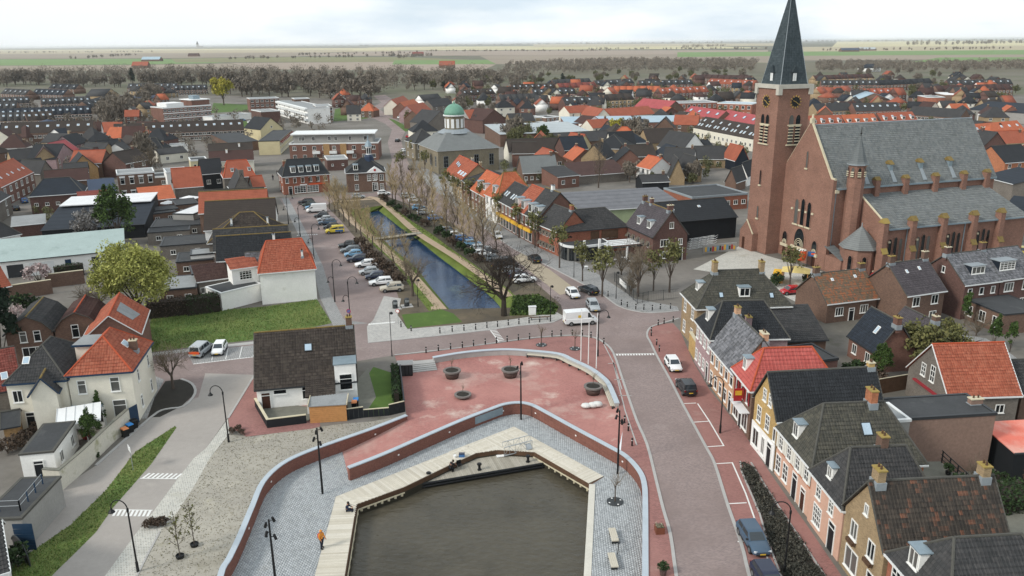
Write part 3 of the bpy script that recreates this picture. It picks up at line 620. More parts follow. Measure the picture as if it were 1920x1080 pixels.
def plant(kind,x,y,s,label,group=None,z=0.0,name=None,cat='tree',sz=None,nv=4):
 v = _vc.get(kind,0); _vc[kind] = v+1; t,c = proto(kind,v % nv)
 nm = name or dict(bush='bush',bushred='bush',bushdry='bush',bush_bare='shrub').get(kind,'tree')
 o = thing(nm,label,cat if nm == 'tree' else 'shrub',(x,y,z),rnd.uniform(0,6.28),group); k = s*rnd.uniform(.95,1.05); o.scale = (k*rnd.uniform(.8,1.25),k*rnd.uniform(.8,1.25),k*rnd.uniform(.75,1.35)) if kind.startswith('far') else (k,k,(sz or 1)*k)
 if t: link('trunk',t,o)
 link('crown',c,o); return o
def hedge(label,pts,w,h,z=0.0,mt='hedge',dens=55,seed=3,name='hedge',group=None):
 """clipped hedge along a world polyline: leaf-covered volume on a dark inner body"""
 o = thing(name,label,'hedge',(pts[0][0],pts[0][1],z),0,group); P0 = Vector((pts[0][0],pts[0][1])); q = [Vector((p[0],p[1]))-P0 for p in pts]
 R = np.random.RandomState(seed); C = []
 for a,b in zip(q[:-1],q[1:]):
  ln = (b-a).length; n = int(ln*(w+2*h)*dens); u = R.rand(n)*ln; s = R.rand(n)*(w+2*h); d = (b-a)/ln; nn = Vector((-d.y,d.x))
  off = np.where(s < h,-w/2,np.where(s > h+w,w/2,s-h-w/2)); zz = np.where(s < h,s,np.where(s > h+w,s-h-w,h)); j = R.normal(size=(n,3))*.07
  C.append(np.stack([a.x+d.x*u+nn.x*off+j[:,0],a.y+d.y*u+nn.y*off+j[:,1],np.maximum(.04,zz+j[:,2])],1))
 V,Fq,Rr = leaf_quads(np.concatenate(C),.17,seed); link('foliage',npmesh('foliage',V,Fq,F[mt],Rr),o)
 m = MB(); ribbon(m,q,w*.8,0,h*.93); m.build('stems',M['trunkdark'],o); return o
def tufts(name,loop,n,mt,h=.16,z=0.0,seed=1,lean=.5,wd=.05):
 """grass as separate blades in one object (nobody could count it)"""
 R = np.random.RandomState(seed); P = np.array(scatter(loop,n,seed)); n = len(P); zc = np.full(n,z) if not callable(z) else np.array([z(*p) for p in P])
 a = R.rand(n)*6.28; hh = h*(.4+1.2*R.rand(n)); dx,dy = np.cos(a)*wd,np.sin(a)*wd; lx,ly = R.normal(size=n)*lean*hh,R.normal(size=n)*lean*hh
 V = np.stack([np.stack([P[:,0]-dx,P[:,1]-dy,zc],1),np.stack([P[:,0]+dx,P[:,1]+dy,zc],1),np.stack([P[:,0]+lx,P[:,1]+ly,zc+hh],1)],1).reshape(-1,3)
 o = link(name,npmesh(name,V,np.arange(n*3).reshape(-1,3),F[mt],np.clip(R.rand(n),.01,.99))); o['kind'] = 'stuff'; return o
# ------------------------------------------------------------ ground
GM = dict(
 ground=mat('ground_soil','#6f6a5c',.95,.16,.02,col2='#5d6147',spots=[('#7d766a',.3,.03,.8),('#4f5a34',.22,.05,.7)]),
 town=mat('yard_paving','#7d7872',.95,.14,.08,col2='#6a665e',spots=[('#565545',.3,.12,.8),('#8a8681',.2,.1,.6)]),
 road=mat('clinker_purple','#8f807c',.9,.07,.25,brick=(.22,.11,'flat'),col2='#857672',spots=[('#b0a49f',.3,.11,.5),('#7d6f6e',.24,.3,.4),('#8d7068',.2,.05,.5)]),
 lane=mat('lane_grey','#a09a94',.9,.06,.2,spots=[('#8d8883',.3,.12,.55),('#b3ada4',.22,.3,.5)]),
 red=mat('clinker_red','#936963',.9,.08,.3,brick=(.22,.11,'flat'),col2='#9d736c',spots=[('#b39d92',.26,.16,.55),('#7d4e4b',.2,.5,.4)]),
 plaza=mat('clinker_red_dusty','#a5726b',.9,.08,.3,brick=(.22,.11,'flat'),col2='#b07d75',spots=[('#c2aca1',.44,.1,.6),('#93615a',.28,.3,.5),('#d3c7bb',.3,.16,.7),('#b58d84',.3,.7,.5)]),
 pale=mat('paving_pale_grey','#a8a5a0',.9,.07,.3,brick=(.3,.3,'flat'),spots=[('#8e8b86',.3,.2,.5)]),grey=mat('paving_grey','#8f8e8c',.9,.07,.3,brick=(.3,.3,'flat'),spots=[('#7b7a77',.3,.2,.5)]),
 cobblepale=mat('cobbles_pale','#b4b1a8',.95,.1,.6,brick=(.22,.22,'flat'),spots=[('#98937f',.3,.25,.5)]),
 sandlane=mat('asphalt_sand','#a69a86',.9,.06,.3),joint=mat('quay_joint_sand','#8f9294',.95,.15,1.2,spots=[('#a39c84',.2,.2,.6)]),
 cobble=mat('quay_cobbles','#a0a4a5',.85,.05,.5,rnd2=['#aaaeb0','#b4b8ba','#979b9d'],spots=[('#b0a992',.24,.12,.55)]),
 sand=mat('dry_sandy_grass','#98938a',.95,.1,.12,col2='#a8a397',spots=[('#7f796a',.4,.13,.65),('#bfb9a8',.3,.2,.6),('#84805f',.2,.35,.55),('#69665a',.16,.9,.6)],bump=.4,bsc=3),
 grass=mat('grass_ground','#5c7335',.95,.14,.25,col2='#727b40',spots=[('#8a8654',.3,.3,.6),('#47602c',.34,.2,.6),('#7d7455',.14,.12,.7)],bump=.4,bsc=4),lawn=mat('lawn_green','#506a2a',.95,.12,.4,spots=[('#6b7a3c',.3,.4,.5)]),
 bank=mat('bank_grass','#66752f',.95,.14,.3,spots=[('#4d5a2a',.3,.4,.6),('#8b7d55',.16,.5,.6)],bump=.4,bsc=4),
 soil=mat('planting_soil','#5b5347',.95,.18,.5,col2='#6d6250',spots=[('#55592f',.28,.3,.6)]),mulch=mat('dark_mulch','#37342f',.95,.2,.8),path=mat('sand_path','#ab9780',.95,.07,.5),
 kerb=mat('kerb_concrete','#aba9a6',.85,.08,.6),line=mat('marking_white','#dcdcd9',.7,.08,1.5),coping=mat('coping_blue_grey_stone','#b0bac2',.75,.06,.7,spots=[('#8d97a0',.2,.6,.5)]),
 wallb=mat('harbour_brick','#80564a',.9,.1,.5,brick=(.22,.07,'wall'),spots=[('#6a4a40',.3,.3,.5)]),plank=mat('boardwalk_planks','#c2bbab',.85,.05,.5,rnd2=['#cac3b4','#d0cabd','#bab2a1'],spots=[('#c9a066',.12,.3,.5)]),
 pontoon=mat('pontoon_boards','#a09a8c',.9,.08,.5,rnd2=['#aaa497','#969083']),water=None)
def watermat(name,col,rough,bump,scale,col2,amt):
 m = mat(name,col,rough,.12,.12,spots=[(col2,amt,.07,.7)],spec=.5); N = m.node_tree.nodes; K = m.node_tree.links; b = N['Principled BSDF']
 b.inputs['IOR'].default_value = 1.33
 tc = N.new('ShaderNodeNewGeometry'); mp = N.new('ShaderNodeMapping'); mp.inputs['Rotation'].default_value = (0,0,.5); mp.inputs['Scale'].default_value = (1,1.7,1); K.new(tc.outputs['Position'],mp.inputs[0])
 n = N.new('ShaderNodeTexNoise'); n.inputs['Scale'].default_value = scale; n.inputs['Detail'].default_value = 5; K.new(mp.outputs[0],n.inputs['Vector'])
 bp = N.new('ShaderNodeBump'); bp.inputs['Strength'].default_value = bump; bp.inputs['Distance'].default_value = .11; K.new(n.outputs[0],bp.inputs['Height']); K.new(bp.outputs[0],b.inputs['Normal']); return m
WATER = watermat('harbour_water','#524d41',.03,1.0,1.3,'#3d392e',.5)  # dark patches paint the reflection of darker clouds into the water colour
CANAL = watermat('canal_water','#233f5e',.06,.3,1.4,'#5a6a62',.34)  # blue of the reflected sky is put into the base colour

A_COP = smooth(XY([(398,1200),(413,1080),(430,1045),(450,1003),(473,948),(493,903),(527,870),(573,847),(640,823),(700,802),(762,778)],.12))
B_COP = smooth(XY([(653,876),(720,850),(800,815),(870,785),(920,766),(946,757),(973,754),(996,758),(1022,771),(1073,799),(1140,835),(1173,854),(1198,881),(1208,907),(1210,953),(1210,1080),(1212,1200)],.12))
AMPHI = smooth(XY([(812,671),(873,661),(940,656),(990,658),(1047,664),(1073,675),(1107,691),(1130,708),(1142,722),(1157,757)],.3))
GARD = XY([(751,704),(744,679),(772,677)])
HOLE = [tuple(p) for p in A_COP]+[tuple(p) for p in XY([(757,740)])]+[tuple(p) for p in GARD]+[tuple(p) for p in AMPHI]+XY([(1168,800),(1164,845)])+[tuple(p) for p in B_COP[-26:]]
CL = smooth(XY([(853,591),(827,560),(800,527),(780,500),(742,470),(716,445),(702,424),(688,400)],-1.2),3)
CR = smooth(XY([(948,592),(923,560),(873,520),(820,480),(783,450),(750,427),(730,411),(708,394)],-1.2),3)
BL = offs(CL,2.0); BR = offs(CR,-2.0)
CANHOLE = list(BL)+list(reversed(BR))
big = 26000
sheet('ground',[(-big,-300),(big,-300),(big,2*big),(-big,2*big)],0.0,GM['ground'],[HOLE,CANHOLE])
TOWN = XY([(-300,1300),(-420,700),(-250,300),(-200,190),(300,176),(800,190),(1500,176),(2100,180),(2300,330),(2400,700),(2300,1300)])
sheet('yard_paving',TOWN,.004,GM['town'],[HOLE,CANHOLE])

ROAD = XY([(1290,1200),(1268,1080),(1257,1003),(1243,953),(1230,900),(1213,833),(1193,787),(1170,720),(1163,697),(1150,662),(1133,643),(1113,633),(1073,629),(1007,633),(930,643),(840,655),(800,660),(740,666),(640,682),(478,702),
           (455,740),(427,783),(387,840),(363,860),(337,893),(287,960),(253,1003),(197,1080),(105,1200),(-190,1200),(-70,1060),(20,990),(77,940),(180,873),(283,783),(262,780),(278,700),(275,670),
           (380,655),(478,643),(600,634),(640,618),(620,590),(606,555),(590,500),(566,445),(545,405),(524,372),(600,368),(700,362),(726,340),(735,300),(727,267),(735,243),(722,232),(700,222),(683,213),(700,200),(715,192),(700,180),
           (722,178),(740,188),(728,195),(712,205),(725,215),(750,228),(762,243),(752,262),(757,285),(772,318),(800,345),(845,380),(905,425),(960,465),(1007,490),(1040,505),(1097,535),(1133,555),(1157,573),(1187,583),(1223,587),(1273,583),(1380,560),
           (1400,575),(1273,597),(1240,607),(1220,614),(1213,628),(1220,643),(1233,670),(1257,713),(1280,758),(1323,837),(1340,870),(1363,943),(1390,1020),(1405,1080),(1445,1200)])
CANZONE = XY([(763,618),(735,590),(748,560),(735,520),(700,480),(670,450),(640,415),(610,385),(640,373),(715,368),(745,385),(800,395),(850,420),(905,465),(960,500),(1010,535),(1052,572),(1056,592),(1033,604),(973,610),(870,620)])
sheet('road',ROAD,.008,GM['road'],[CANHOLE])
sheet('junction_pavement',XY([(625,612),(600,558),(586,500),(562,445),(540,400),(528,372),(541,372),(556,400),(580,445),(606,500),(622,555),(645,600),(690,606)]),.012,GM['grey'])
sheet('canal_pavement',XY([(690,643),(820,630),(917,619),(973,611),(1035,605),(1057,593),(1045,586),(960,599),(870,608),(764,617),(745,590),(752,560),(720,555),(700,600),(688,612)]),.0165,GM['pale'],[[tuple(p) for p in CANHOLE]] if False else [])
sheet('soil',CANZONE,.0125,GM['soil'],[CANHOLE])
sheet('soil',XY([(690,370),(725,368),(800,395),(850,420),(905,465),(960,500),(1000,530),(955,552),(925,525),(860,480),(790,432),(740,395)]),.016,mat('shrub_soil','#4e483c',.95,.2,.5,spots=[('#44502a',.35,.4,.7)]))
sheet('front_lawn',XY([(753,590),(763,616),(867,604),(850,588),(827,580),(805,585)]),.017,GM['lawn'])
GRASSL = [tuple(p) for p in BL]+[tuple(p) for p in reversed(offs(BL,2.2))]
GRASSR = [tuple(p) for p in BR]+[tuple(p) for p in reversed(offs(BR,-1.0))]
sheet('bank_lawn',GRASSL,.018,GM['bank']); sheet('bank_lawn',GRASSR,.018,GM['bank'])
sheet('shop_pavement',XY([(1133,555),(1097,535),(1040,505),(960,465),(905,425),(845,380),(800,345),(785,320),(802,315),(840,345),(905,390),(960,430),(1030,470),(1100,500),(1190,560),(1270,575),(1273,582),(1223,586),(1187,582),(1157,572)]),.012,GM['grey'])
sheet('street_lane',XY([(1083,545),(1050,553),(1000,514),(960,482),(980,474),(1030,505)]),.0125,GM['sandlane'])
for nm,lp,z,m in [
 ('lawn',[(283,592),(420,581),(495,575),(594,561),(612,590),(622,606),(478,637),(380,648),(278,661)],.012,'grass'),('kerb_strip',[(274,669),(478,645),(478,640),(275,663)],.02,'kerb'),
 ('car_park',[(352,661),(478,647),(482,668),(362,683)],.012,'grey'),
 ('west_lane',[(330,800),(283,870),(213,950),(180,997),(140,1037),(107,1068),(0,1190),(-190,1200),(-70,1060),(20,990),(77,940),(180,873),(283,785),(300,770),(372,745),(385,700),(478,703),(455,740),(427,783),(387,840),(363,860),(337,893),(287,960),(253,1003),(197,1080),(105,1200),(0,1190)],.012,'lane'),
 ('verge',[(328,799),(331,802),(283,871),(213,951),(180,998),(140,1038),(107,1070),(40,1140),(-40,1140),(15,1070),(60,1034),(133,984),(200,918),(253,848)],.018,'grass'),
 ('cobble_strip',[(430,813),(393,860),(367,907),(333,960),(300,997),(277,1040),(257,1080),(200,1200),(105,1200),(197,1080),(253,1003),(287,960),(337,893),(363,860),(387,840),(427,786)],.014,'cobblepale'),
 ('sandy_lawn',[(430,815),(470,819),(511,813),(585,803),(640,795),(700,790),(757,779)],.013,'sand'),
 ('red_pavement',[(478,702),(455,741),(428,785),(430,800),(462,819),(511,813),(585,804),(600,800),(600,740)],.016,'red'),
 ('mulch_bed',[(277,783),(290,745),(310,715),(340,711),(360,720),(366,738),(340,762),(300,782)],.02,'mulch'),
 ('front_path',[(255,785),(275,785),(292,742),(308,712),(290,705),(268,735)],.016,'grey'),
 ('east_pavement',[(1213,628),(1220,614),(1240,607),(1262,606),(1276,622),(1299,677),(1330,730),(1393,810),(1453,900),(1513,985),(1585,1090),(1670,1200),(1445,1200),(1405,1080),(1390,1020),(1363,943),(1340,870),(1323,837),(1280,758),(1257,713),(1233,670),(1220,643)],.012,'red'),
 ('plaza_pavement',None,.012,'red')]:
 if nm == 'plaza_pavement':
  lp = XY([(1212,1200)],.12)+[tuple(p) for p in reversed(offs(B_COP[-26:],-.2))]+XY([(1164,845),(1168,800)])+[tuple(p) for p in reversed(offs(AMPHI,.15))]+XY([(772,676),(744,678),(740,667),(800,661),(840,656),(930,644),(1007,634),(1073,630),(1113,634),(1133,644),(1150,663),(1163,698),(1170,721),(1193,788),(1213,834),(1230,901),(1243,954),(1257,1004),(1268,1081),(1290,1200)])
 elif nm == 'sandy_lawn':
  lp = XY([(262,1200),(257,1080),(277,1040),(300,997),(333,960),(367,907),(393,860),(430,815)]+lp[1:])+[tuple(p) for p in reversed(offs(A_COP,.2))]
 else: lp = XY(lp)
 sheet(nm,lp,z,GM[m])
 if nm == 'sandy_lawn': SANDL = lp
 if nm == 'verge': VERGE = lp
 if nm == 'lawn': LAWN = lp
# kerbs and painted lines
def strip(name,px,w,z0,z1,m,z=0.0,sm=0):
 mb = MB(); p = XY(px,z) if not isinstance(px[0],Vector) else px
 ribbon(mb,smooth(p,sm) if sm else p,w,z0,z1); o = mb.build(name,GM[m] if isinstance(m,str) else m); o['kind'] = 'structure'; return o
strip('kerb',[(1290,1200),(1268,1080),(1257,1003),(1243,953),(1230,900),(1213,833),(1193,787),(1170,720),(1150,662),(1133,643),(1113,633),(1073,629),(1007,633),(930,643),(840,655),(740,666)],.28,0,.07,'kerb',sm=3)
strip('kerb',[(1273,597),(1240,607),(1220,614),(1213,628),(1220,643),(1233,670),(1257,713),(1280,758),(1323,837),(1340,870),(1363,943),(1390,1020),(1405,1080),(1445,1200)],.28,0,.07,'kerb',sm=3)
strip('kerb',[(690,643),(820,630),(917,619),(973,611),(1035,605),(1057,593)],.25,0,.07,'kerb',sm=2)
strip('kerb',[(1273,583),(1223,587),(1187,583),(1157,573),(1133,555),(1097,535),(1040,505),(960,465),(905,425)],.25,0,.07,'kerb',sm=2)
strip('kerb',[(478,702),(455,740),(428,784)],.25,0,.07,'kerb',sm=2)
strip('kerb',[(180,873),(283,783),(310,768),(345,762),(366,738),(360,720),(340,711)],.3,0,.09,'kerb',sm=3)
strip('kerb',[(257,1080),(277,1040),(300,997)],.15,0,.05,'kerb')
for q in ([(1308,757),(1330,790),(1357,836),(1326,838)],[(1340,870),(1373,868),(1398,925),(1416,976),(1440,1050)],[(1364,945),(1400,943)],[(1300,792),(1329,790)],[(1283,757),(1305,756)],[(1383,1016),(1428,1012)]):
 strip('parking_line',q,.14,.02,.03,'line')
for q in ([(1150,680),(1172,770),(1194,835)],[(1132,645),(1150,680),(1166,730)],[(1140,682),(1155,681)],[(1152,712),(1171,712)],[(1160,742),(1184,742)]):
 strip('paving_band',q,.14,.02,.03,'kerb')
def teeth(a,b,dirx,n,z=.016,ln=1.0):
 """speed-hump edge: a line with teeth"""
 mb = MB(); A = Vector((*XY([a])[0],)); B = Vector((*XY([b])[0],)); D = Vector((*XY([dirx])[0],))-A; D = D.normalized()*ln
 ribbon(mb,[A,B],.12,z,z+.006)
 for i in range(n):
  p = A.lerp(B,(i+.5)/n); ribbon(mb,[p,p+D],.22,z,z+.004)
 o = mb.build('speed_hump_marking',GM['line']); o['kind'] = 'structure'
teeth((263,897),(332,898),(280,885),8); teeth((215,956),(286,957),(207,970),9); teeth((690,609),(740,605),(692,606),14,ln=.5); teeth((1154,664),(1227,663),(1156,671),14,ln=.55)
teeth((919,619),(937,643),(927,618),9,ln=.9); teeth((556,442),(596,440),(556,440),10,ln=.6); teeth((362,683),(480,669),(363,681),22,ln=.18)
for i in range(4): strip('parking_line',[(402+i*26,655-i*2.6),(397+i*26,676-i*2.6)],.1,.02,.026,'line')

# canal: water and grass banks
me = bpy.data.meshes.new('canal_water'); n = len(CL)
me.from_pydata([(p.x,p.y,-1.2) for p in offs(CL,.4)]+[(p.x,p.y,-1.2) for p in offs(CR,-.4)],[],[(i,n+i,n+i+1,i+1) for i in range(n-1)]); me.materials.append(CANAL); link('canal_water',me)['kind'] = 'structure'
me = bpy.data.meshes.new('canal_bank'); vv = []; ff = []
for lo,hi in ((CL,BL),(BR,CR)):
 zl,zh = (-1.25,.018) if lo is CL else (.018,-1.25); k = len(vv)
 vv += [(p.x,p.y,zl) for p in lo]+[(p.x,p.y,zh) for p in hi]; ff += [(k+i,k+i+1,k+n+i+1,k+n+i) for i in range(n-1)]
k = len(vv); vv += [(CL[0].x,CL[0].y,-1.25),(CR[0].x,CR[0].y,-1.25),(BR[0].x,BR[0].y,.018),(BL[0].x,BL[0].y,.018),(CL[-1].x,CL[-1].y,-1.25),(CR[-1].x,CR[-1].y,-1.25),(BR[-1].x,BR[-1].y,.018),(BL[-1].x,BL[-1].y,.018)]
ff += [(k,k+1,k+2,k+3),(k+4,k+7,k+6,k+5)]
me.from_pydata(vv,[],ff); me.materials.append(GM['bank']); link('canal_bank',me)['kind'] = 'structure'
strip('footpath',[(953,556),(925,531),(905,517),(853,481),(783,437),(740,399),(703,371),(680,373)],1.7,.01,.022,'path',sm=3)
strip('footpath',[(808,578),(826,577),(783,527),(755,497),(723,468),(692,440),(664,418),(640,392)],1.6,.01,.022,'path')
strip('footpath',[(700,373),(660,376),(625,378)],1.4,.01,.021,'path')
tufts('grass',[tuple(p) for p in VERGE],5200,'grass',.12,.018,2); tufts('grass',LAWN,9000,'grass',.2,.012,3); tufts('grass',SANDL,5200,'dead',.06,.013,4,wd=.06)
tufts('grass',GRASSR,1600,'grass',.13,.018,5,wd=.08); tufts('grass',GRASSL,1600,'grass',.13,.018,6,wd=.08)

# ------------------------------------------------------------ harbour
QZ,BZ,PZ,WZ,LZ = -1.35,-1.28,-1.9,-2.45,-.4
BO = XY([(560,1200),(590,1080),(630,931),(963,800),(1132,893)],BZ); BI = XY([(632,1200),(646,1080),(668,945),(757,913),(840,873),(893,849),(933,843),(1002,847),(1108,908)],BZ)
QE = XY([(1118,911),(1107,1080),(1103,1200)],QZ); QI = XY([(1105,909),(1095,1080),(1090,1200)],QZ)
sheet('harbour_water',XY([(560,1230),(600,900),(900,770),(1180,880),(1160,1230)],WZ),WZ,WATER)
ip = [tuple(p) for p in offs(A_COP,-.2)]
i0 = min(range(len(A_COP)),key=lambda i: (A_COP[i]-Vector(XY([(640,823)],.12)[0])).length)
qloop = [tuple(p) for p in A_COP[:i0+1]]+[tuple(p) for p in B_COP]+XY([(1090,1200)],QZ)+XY([(1095,1080),(1106,909)],QZ)+[tuple(p) for p in reversed(BI)]
sheet('quay',qloop,QZ,GM['joint'])
QLOOP = [tuple(p) for p in A_COP[:i0+1]]+[tuple(p) for p in B_COP]+list(reversed(QE))+[BO[4]]+[BO[3],BO[2],BO[1],BO[0]]
def cobbles():
 xs = [p[0] for p in QLOOP]; ys = [p[1] for p in QLOOP]; R = np.random.RandomState(5); g = .235; V = []; Rr = []
 a = .42; ca,sa = math.cos(a),math.sin(a); rg = int(45/g)
 cx,cy = (min(xs)+max(xs))/2,(min(ys)+max(ys))/2
 for i in range(-rg,rg):
  for j in range(-rg,rg):
   u,v = (i+(j % 2)*.5)*g,j*g; x,y = cx+u*ca-v*sa,cy+u*sa+v*ca
   if y < 47 or not inside((x,y),QLOOP): continue
   V.append((x,y)); Rr.append(R.rand())
 V = np.array(V); n = len(V); h = g*.44*(.92+.12*R.rand(n)); zt = QZ+.025+.018*R.rand(n); zb = np.full(n,QZ-.02); b = a+R.normal(size=n)*.06; P = []
 for k,(s,zz) in enumerate(((.86,zt),(1.,zb))):
  for q in range(4):
   an = b+PI/4+q*PI/2; P.append(np.stack([V[:,0]+np.cos(an)*h*1.41*s,V[:,1]+np.sin(an)*h*1.41*s,zz+R.normal(size=n)*.004*(k == 0)],1))
 P = np.stack(P,1).reshape(-1,3); base = np.arange(n)[:,None]*8
 Fq = np.concatenate([base+np.array(f)[None] for f in ((0,1,2,3),(4,5,1,0),(5,6,2,1),(6,7,3,2),(7,4,0,3))],0)
 o = link('quay_cobbles',npmesh('quay_cobbles',P,Fq,GM['cobble'],np.tile(Rr,5))); o['kind'] = 'stuff'
cobbles()
def hwall(name,label,path,z0,z1,w=.42,m='wallb'):
 root = thing(name,label,'wall',(path[0].x,path[0].y,0)); o = Vector((path[0].x,path[0].y)); q = [p-o for p in path]
 b = MB(); ribbon(b,q,w-.06,z0,z1-.1); b.build('brickwork',GM[m],root); c = MB(); ribbon(c,q,w+.08,z1-.1,z1)
 c.build('coping',GM['coping'],root)
 return root,q
A_ = hwall('harbour_wall','long curved brick harbour wall with blue-grey coping beside the sandy lawn',A_COP,-1.6,.14)
B_ = hwall('harbour_wall','brick harbour wall round the dusty red plaza and along the east pavement',B_COP,-1.6,.14)
C_ = hwall('amphitheatre_wall','low curved grey wall with a long bench at the head of the red plaza',AMPHI,-.6,.42,.5,'kerb')
def on_wall(px,z,side,wall,path):
 """nearest point of a wall path to a pixel, its direction"""
 p = Vector(XY([px],z)[0]); k = min(range(len(path)-1),key=lambda i: ((path[i]+path[i+1])/2-p).length); d = (path[k+1]-path[k]).normalized(); n = Vector((-d.y,d.x))*side
 t = max(0,min(1,(p-path[k]).dot(d)/(path[k+1]-path[k]).length)); return path[k].lerp(path[k+1],t),d,n
lm = MB(); lm.box(-.09,-.03,-.07,.09,.03,.07); lm = lm.mesh('wall_light',M['white'])
for px,wl,pt,sd in ([((x,y),A_[0],A_COP,-1) for x,y in ((697,810),(530,905),(473,990))]+[((x,y),B_[0],B_COP,-1) for x,y in ((743,850),(843,810),(946,772),(1005,774),(1083,815),(1171,864))]):
 p,d,n = on_wall(px,-.6,sd,wl,pt); q = p+n*.2-pt[0]; link('wall_light',lm,wl,(q.x,q.y,-.62),math.atan2(d.y,d.x))
pl = MB(); p,d,n = on_wall((920,780),-.5,-1,B_[0],B_COP); q = p+n*.2-B_COP[0]; pl.box(-2.0,-.04,-.9,2.0,.04,-.02); link('zinc_panel',pl.mesh('zinc_panel',M['zinc']),B_[0],(q.x,q.y,-.1),math.atan2(d.y,d.x))
# bench along the inside of the amphitheatre wall: slats of pale timber on brackets
bt = offs(AMPHI[12:],-.5); root = thing('curved_bench','long curved pale timber bench against the grey amphitheatre wall','bench',(bt[0].x,bt[0].y,LZ)); o = bt[0]
for k in range(3):
 s = MB(); ribbon(s,offs([p-o for p in bt],.18-.18*k),.15,.40,.46); s.build('slat',GM['plank'],root)
for i in range(0,len(bt),2): s = MB(); s.cbox(bt[i].x-o.x,bt[i].y-o.y,-.1,.2,.3,.497); s.build('support',M['iron'],root)
# ramp, sunken plaza
def poly3(name,pts,m):
 me = bpy.data.meshes.new(name); me.from_pydata([tuple(p) for p in pts],[],[tuple(range(len(pts)))] if len(pts) < 4 else [(0,1,2),(0,2,3)]); me.materials.append(m); o = link(name,me); o['kind'] = 'structure'; return o
Aend = A_COP[-1]; b0 = B_COP[0]; jb = min(range(len(B_COP)),key=lambda i: (B_COP[i]-Vector(XY([(850,794)],.12)[0])).length); Bt = B_COP[jb]; As = A_COP[i0]
poly3('ramp',[(As.x,As.y,QZ+.05),(b0.x,b0.y,QZ+.05),(Bt.x,Bt.y,LZ),(Aend.x,Aend.y,LZ)],GM['plaza'])
jc = min(range(len(B_COP)),key=lambda i: (B_COP[i]-Vector(XY([(1100,814)],.12)[0])).length); jd = min(range(len(B_COP)),key=lambda i: (B_COP[i]-Vector(XY([(1164,846)],.12)[0])).length)
ja = min(range(len(AMPHI)),key=lambda i: (AMPHI[i]-Vector(XY([(1146,732)],.3)[0])).length)
plz = [tuple(Aend)]+[tuple(p) for p in B_COP[jb:jc+1]]+[tuple(p) for p in reversed(AMPHI[:ja+1])]+XY([(812,680),(773,690)],LZ)+list(reversed([tuple(p) for p in GARD[:2]]))+XY([(757,740)])
sheet('plaza',plz,LZ,GM['plaza'])
a1 = AMPHI[ja]; a2 = AMPHI[-1]; e1 = Vector(XY([(1169,800)])[0]); e2 = B_COP[jd]; c1 = B_COP[jc]
poly3('plaza_slope',[(a1.x,a1.y,LZ),(c1.x,c1.y,LZ),(e2.x,e2.y,.012),(e1.x,e1.y,.012)],GM['plaza']); poly3('plaza_slope',[(a1.x,a1.y,LZ),(e1.x,e1.y,.012),(a2.x,a2.y,0)],GM['plaza'])
# steps down to the plaza
p0 = Vector(XY([(774,699)],LZ)[0]); p1 = Vector(XY([(820,694)],LZ)[0]); d = (p1-p0); w = d.length; root = thing('steps','five pale stone steps leading down onto the red plaza','steps',(p0.x,p0.y,LZ),math.atan2(d.y,d.x))
for i in range(5): s = MB(); s.box(0,.42*i,-.05,w,.42*i+(.43 if i < 4 else 1.2),.085*(i+1)); s.build('step',GM['kerb'],root)
p = G(759,706,LZ); t = thing('kiosk','black kiosk with a pale top beside the steps and the garden fence','kiosk',(p.x-.9,p.y,LZ),.1); q = MB(); q.box(0,0,0,1.9,1.4,1.5); q.build('body',M['black'],t); q = MB(); q.box(-.08,-.08,1.5,1.98,1.48,1.6); q.build('top',GM['kerb'],t)
for k in range(4): q = MB(); q.box(.1+.45*k,-.03,.15,.45+.45*k,-.004,1.35); q.build('panel',M['iron'],t)
# boardwalk: fascia beam, planks one by one
root = thing('boardwalk','pale plank boardwalk round the harbour basin','boardwalk',(0,0,0))
segs = [(BO[0],BO[1],BI[0],BI[1]),(BO[1],BO[2],BI[1],BI[2]),(BO[2],BO[3],BI[2],BI[6]),(BO[3],BO[4],BI[7],BI[8])]
mb = MB(); R = random.Random(4); npl = 0
blp = [tuple(p) for p in BO]+[tuple(p) for p in reversed(BI)]
sheet('deck_bearers',blp,BZ-.06,M['timber'],kind=None,parent=root)
for (o0,o1,i0_,i1_) in segs:
 A,B = Vector(o0),Vector(o1); d = (B-A).normalized(); nn = Vector((d.y,-d.x)); Ln = (B-A).length; pw = .19
 for k in range(-30,int(Ln/pw)+30):
  # plank across the walk, clipped to the outline by its end points
  c = A+d*(k+.5)*pw; ts = []
  for i in range(len(blp)):
   p,q = Vector(blp[i]),Vector(blp[(i+1) % len(blp)]); e = q-p; den = nn.x*e.y-nn.y*e.x
   if abs(den) < 1e-9: continue
   t = ((p-c).x*e.y-(p-c).y*e.x)/den; u = ((p-c).x*nn.y-(p-c).y*nn.x)/den
   if 0 <= u < 1: ts.append(t)
  ts = sorted(t for t in ts if t > -.05)
  if len(ts) < 2 or not (-.02*Ln-.02 <= (c-A).dot(d) <= Ln*1.0+.01): continue
  t0,t1 = max(ts[0],0),min(ts[1],12); h = BZ+.004*R.random(); mb.cur = .02+.96*R.random()
  if c.y < 50 and t1-t0 > 8: continue
  q = [c+nn*t0-d*pw*.46,c+nn*t1-d*pw*.46,c+nn*t1+d*pw*.46,c+nn*t0+d*pw*.46]
  mb.add([(v.x,v.y,h-.05) for v in q]+[(v.x,v.y,h) for v in q],[(4,5,6,7),(0,1,5,4),(1,2,6,5),(2,3,7,6),(3,0,4,7)])
mb.cur = 0; mb.build('planks',GM['plank'],root,kind='stuff')
mb = MB(); ribbon(mb,BI,.16,BZ-.5,BZ-.055); mb.build('edge_beam',M['timber'],root)
mb = MB(); ribbon(mb,offs(BI,-.02),.2,-3.2,BZ-.5); mb.build('sheet_piling',mat('wet_timber','#3a362b',.6,.2,1.5),root)
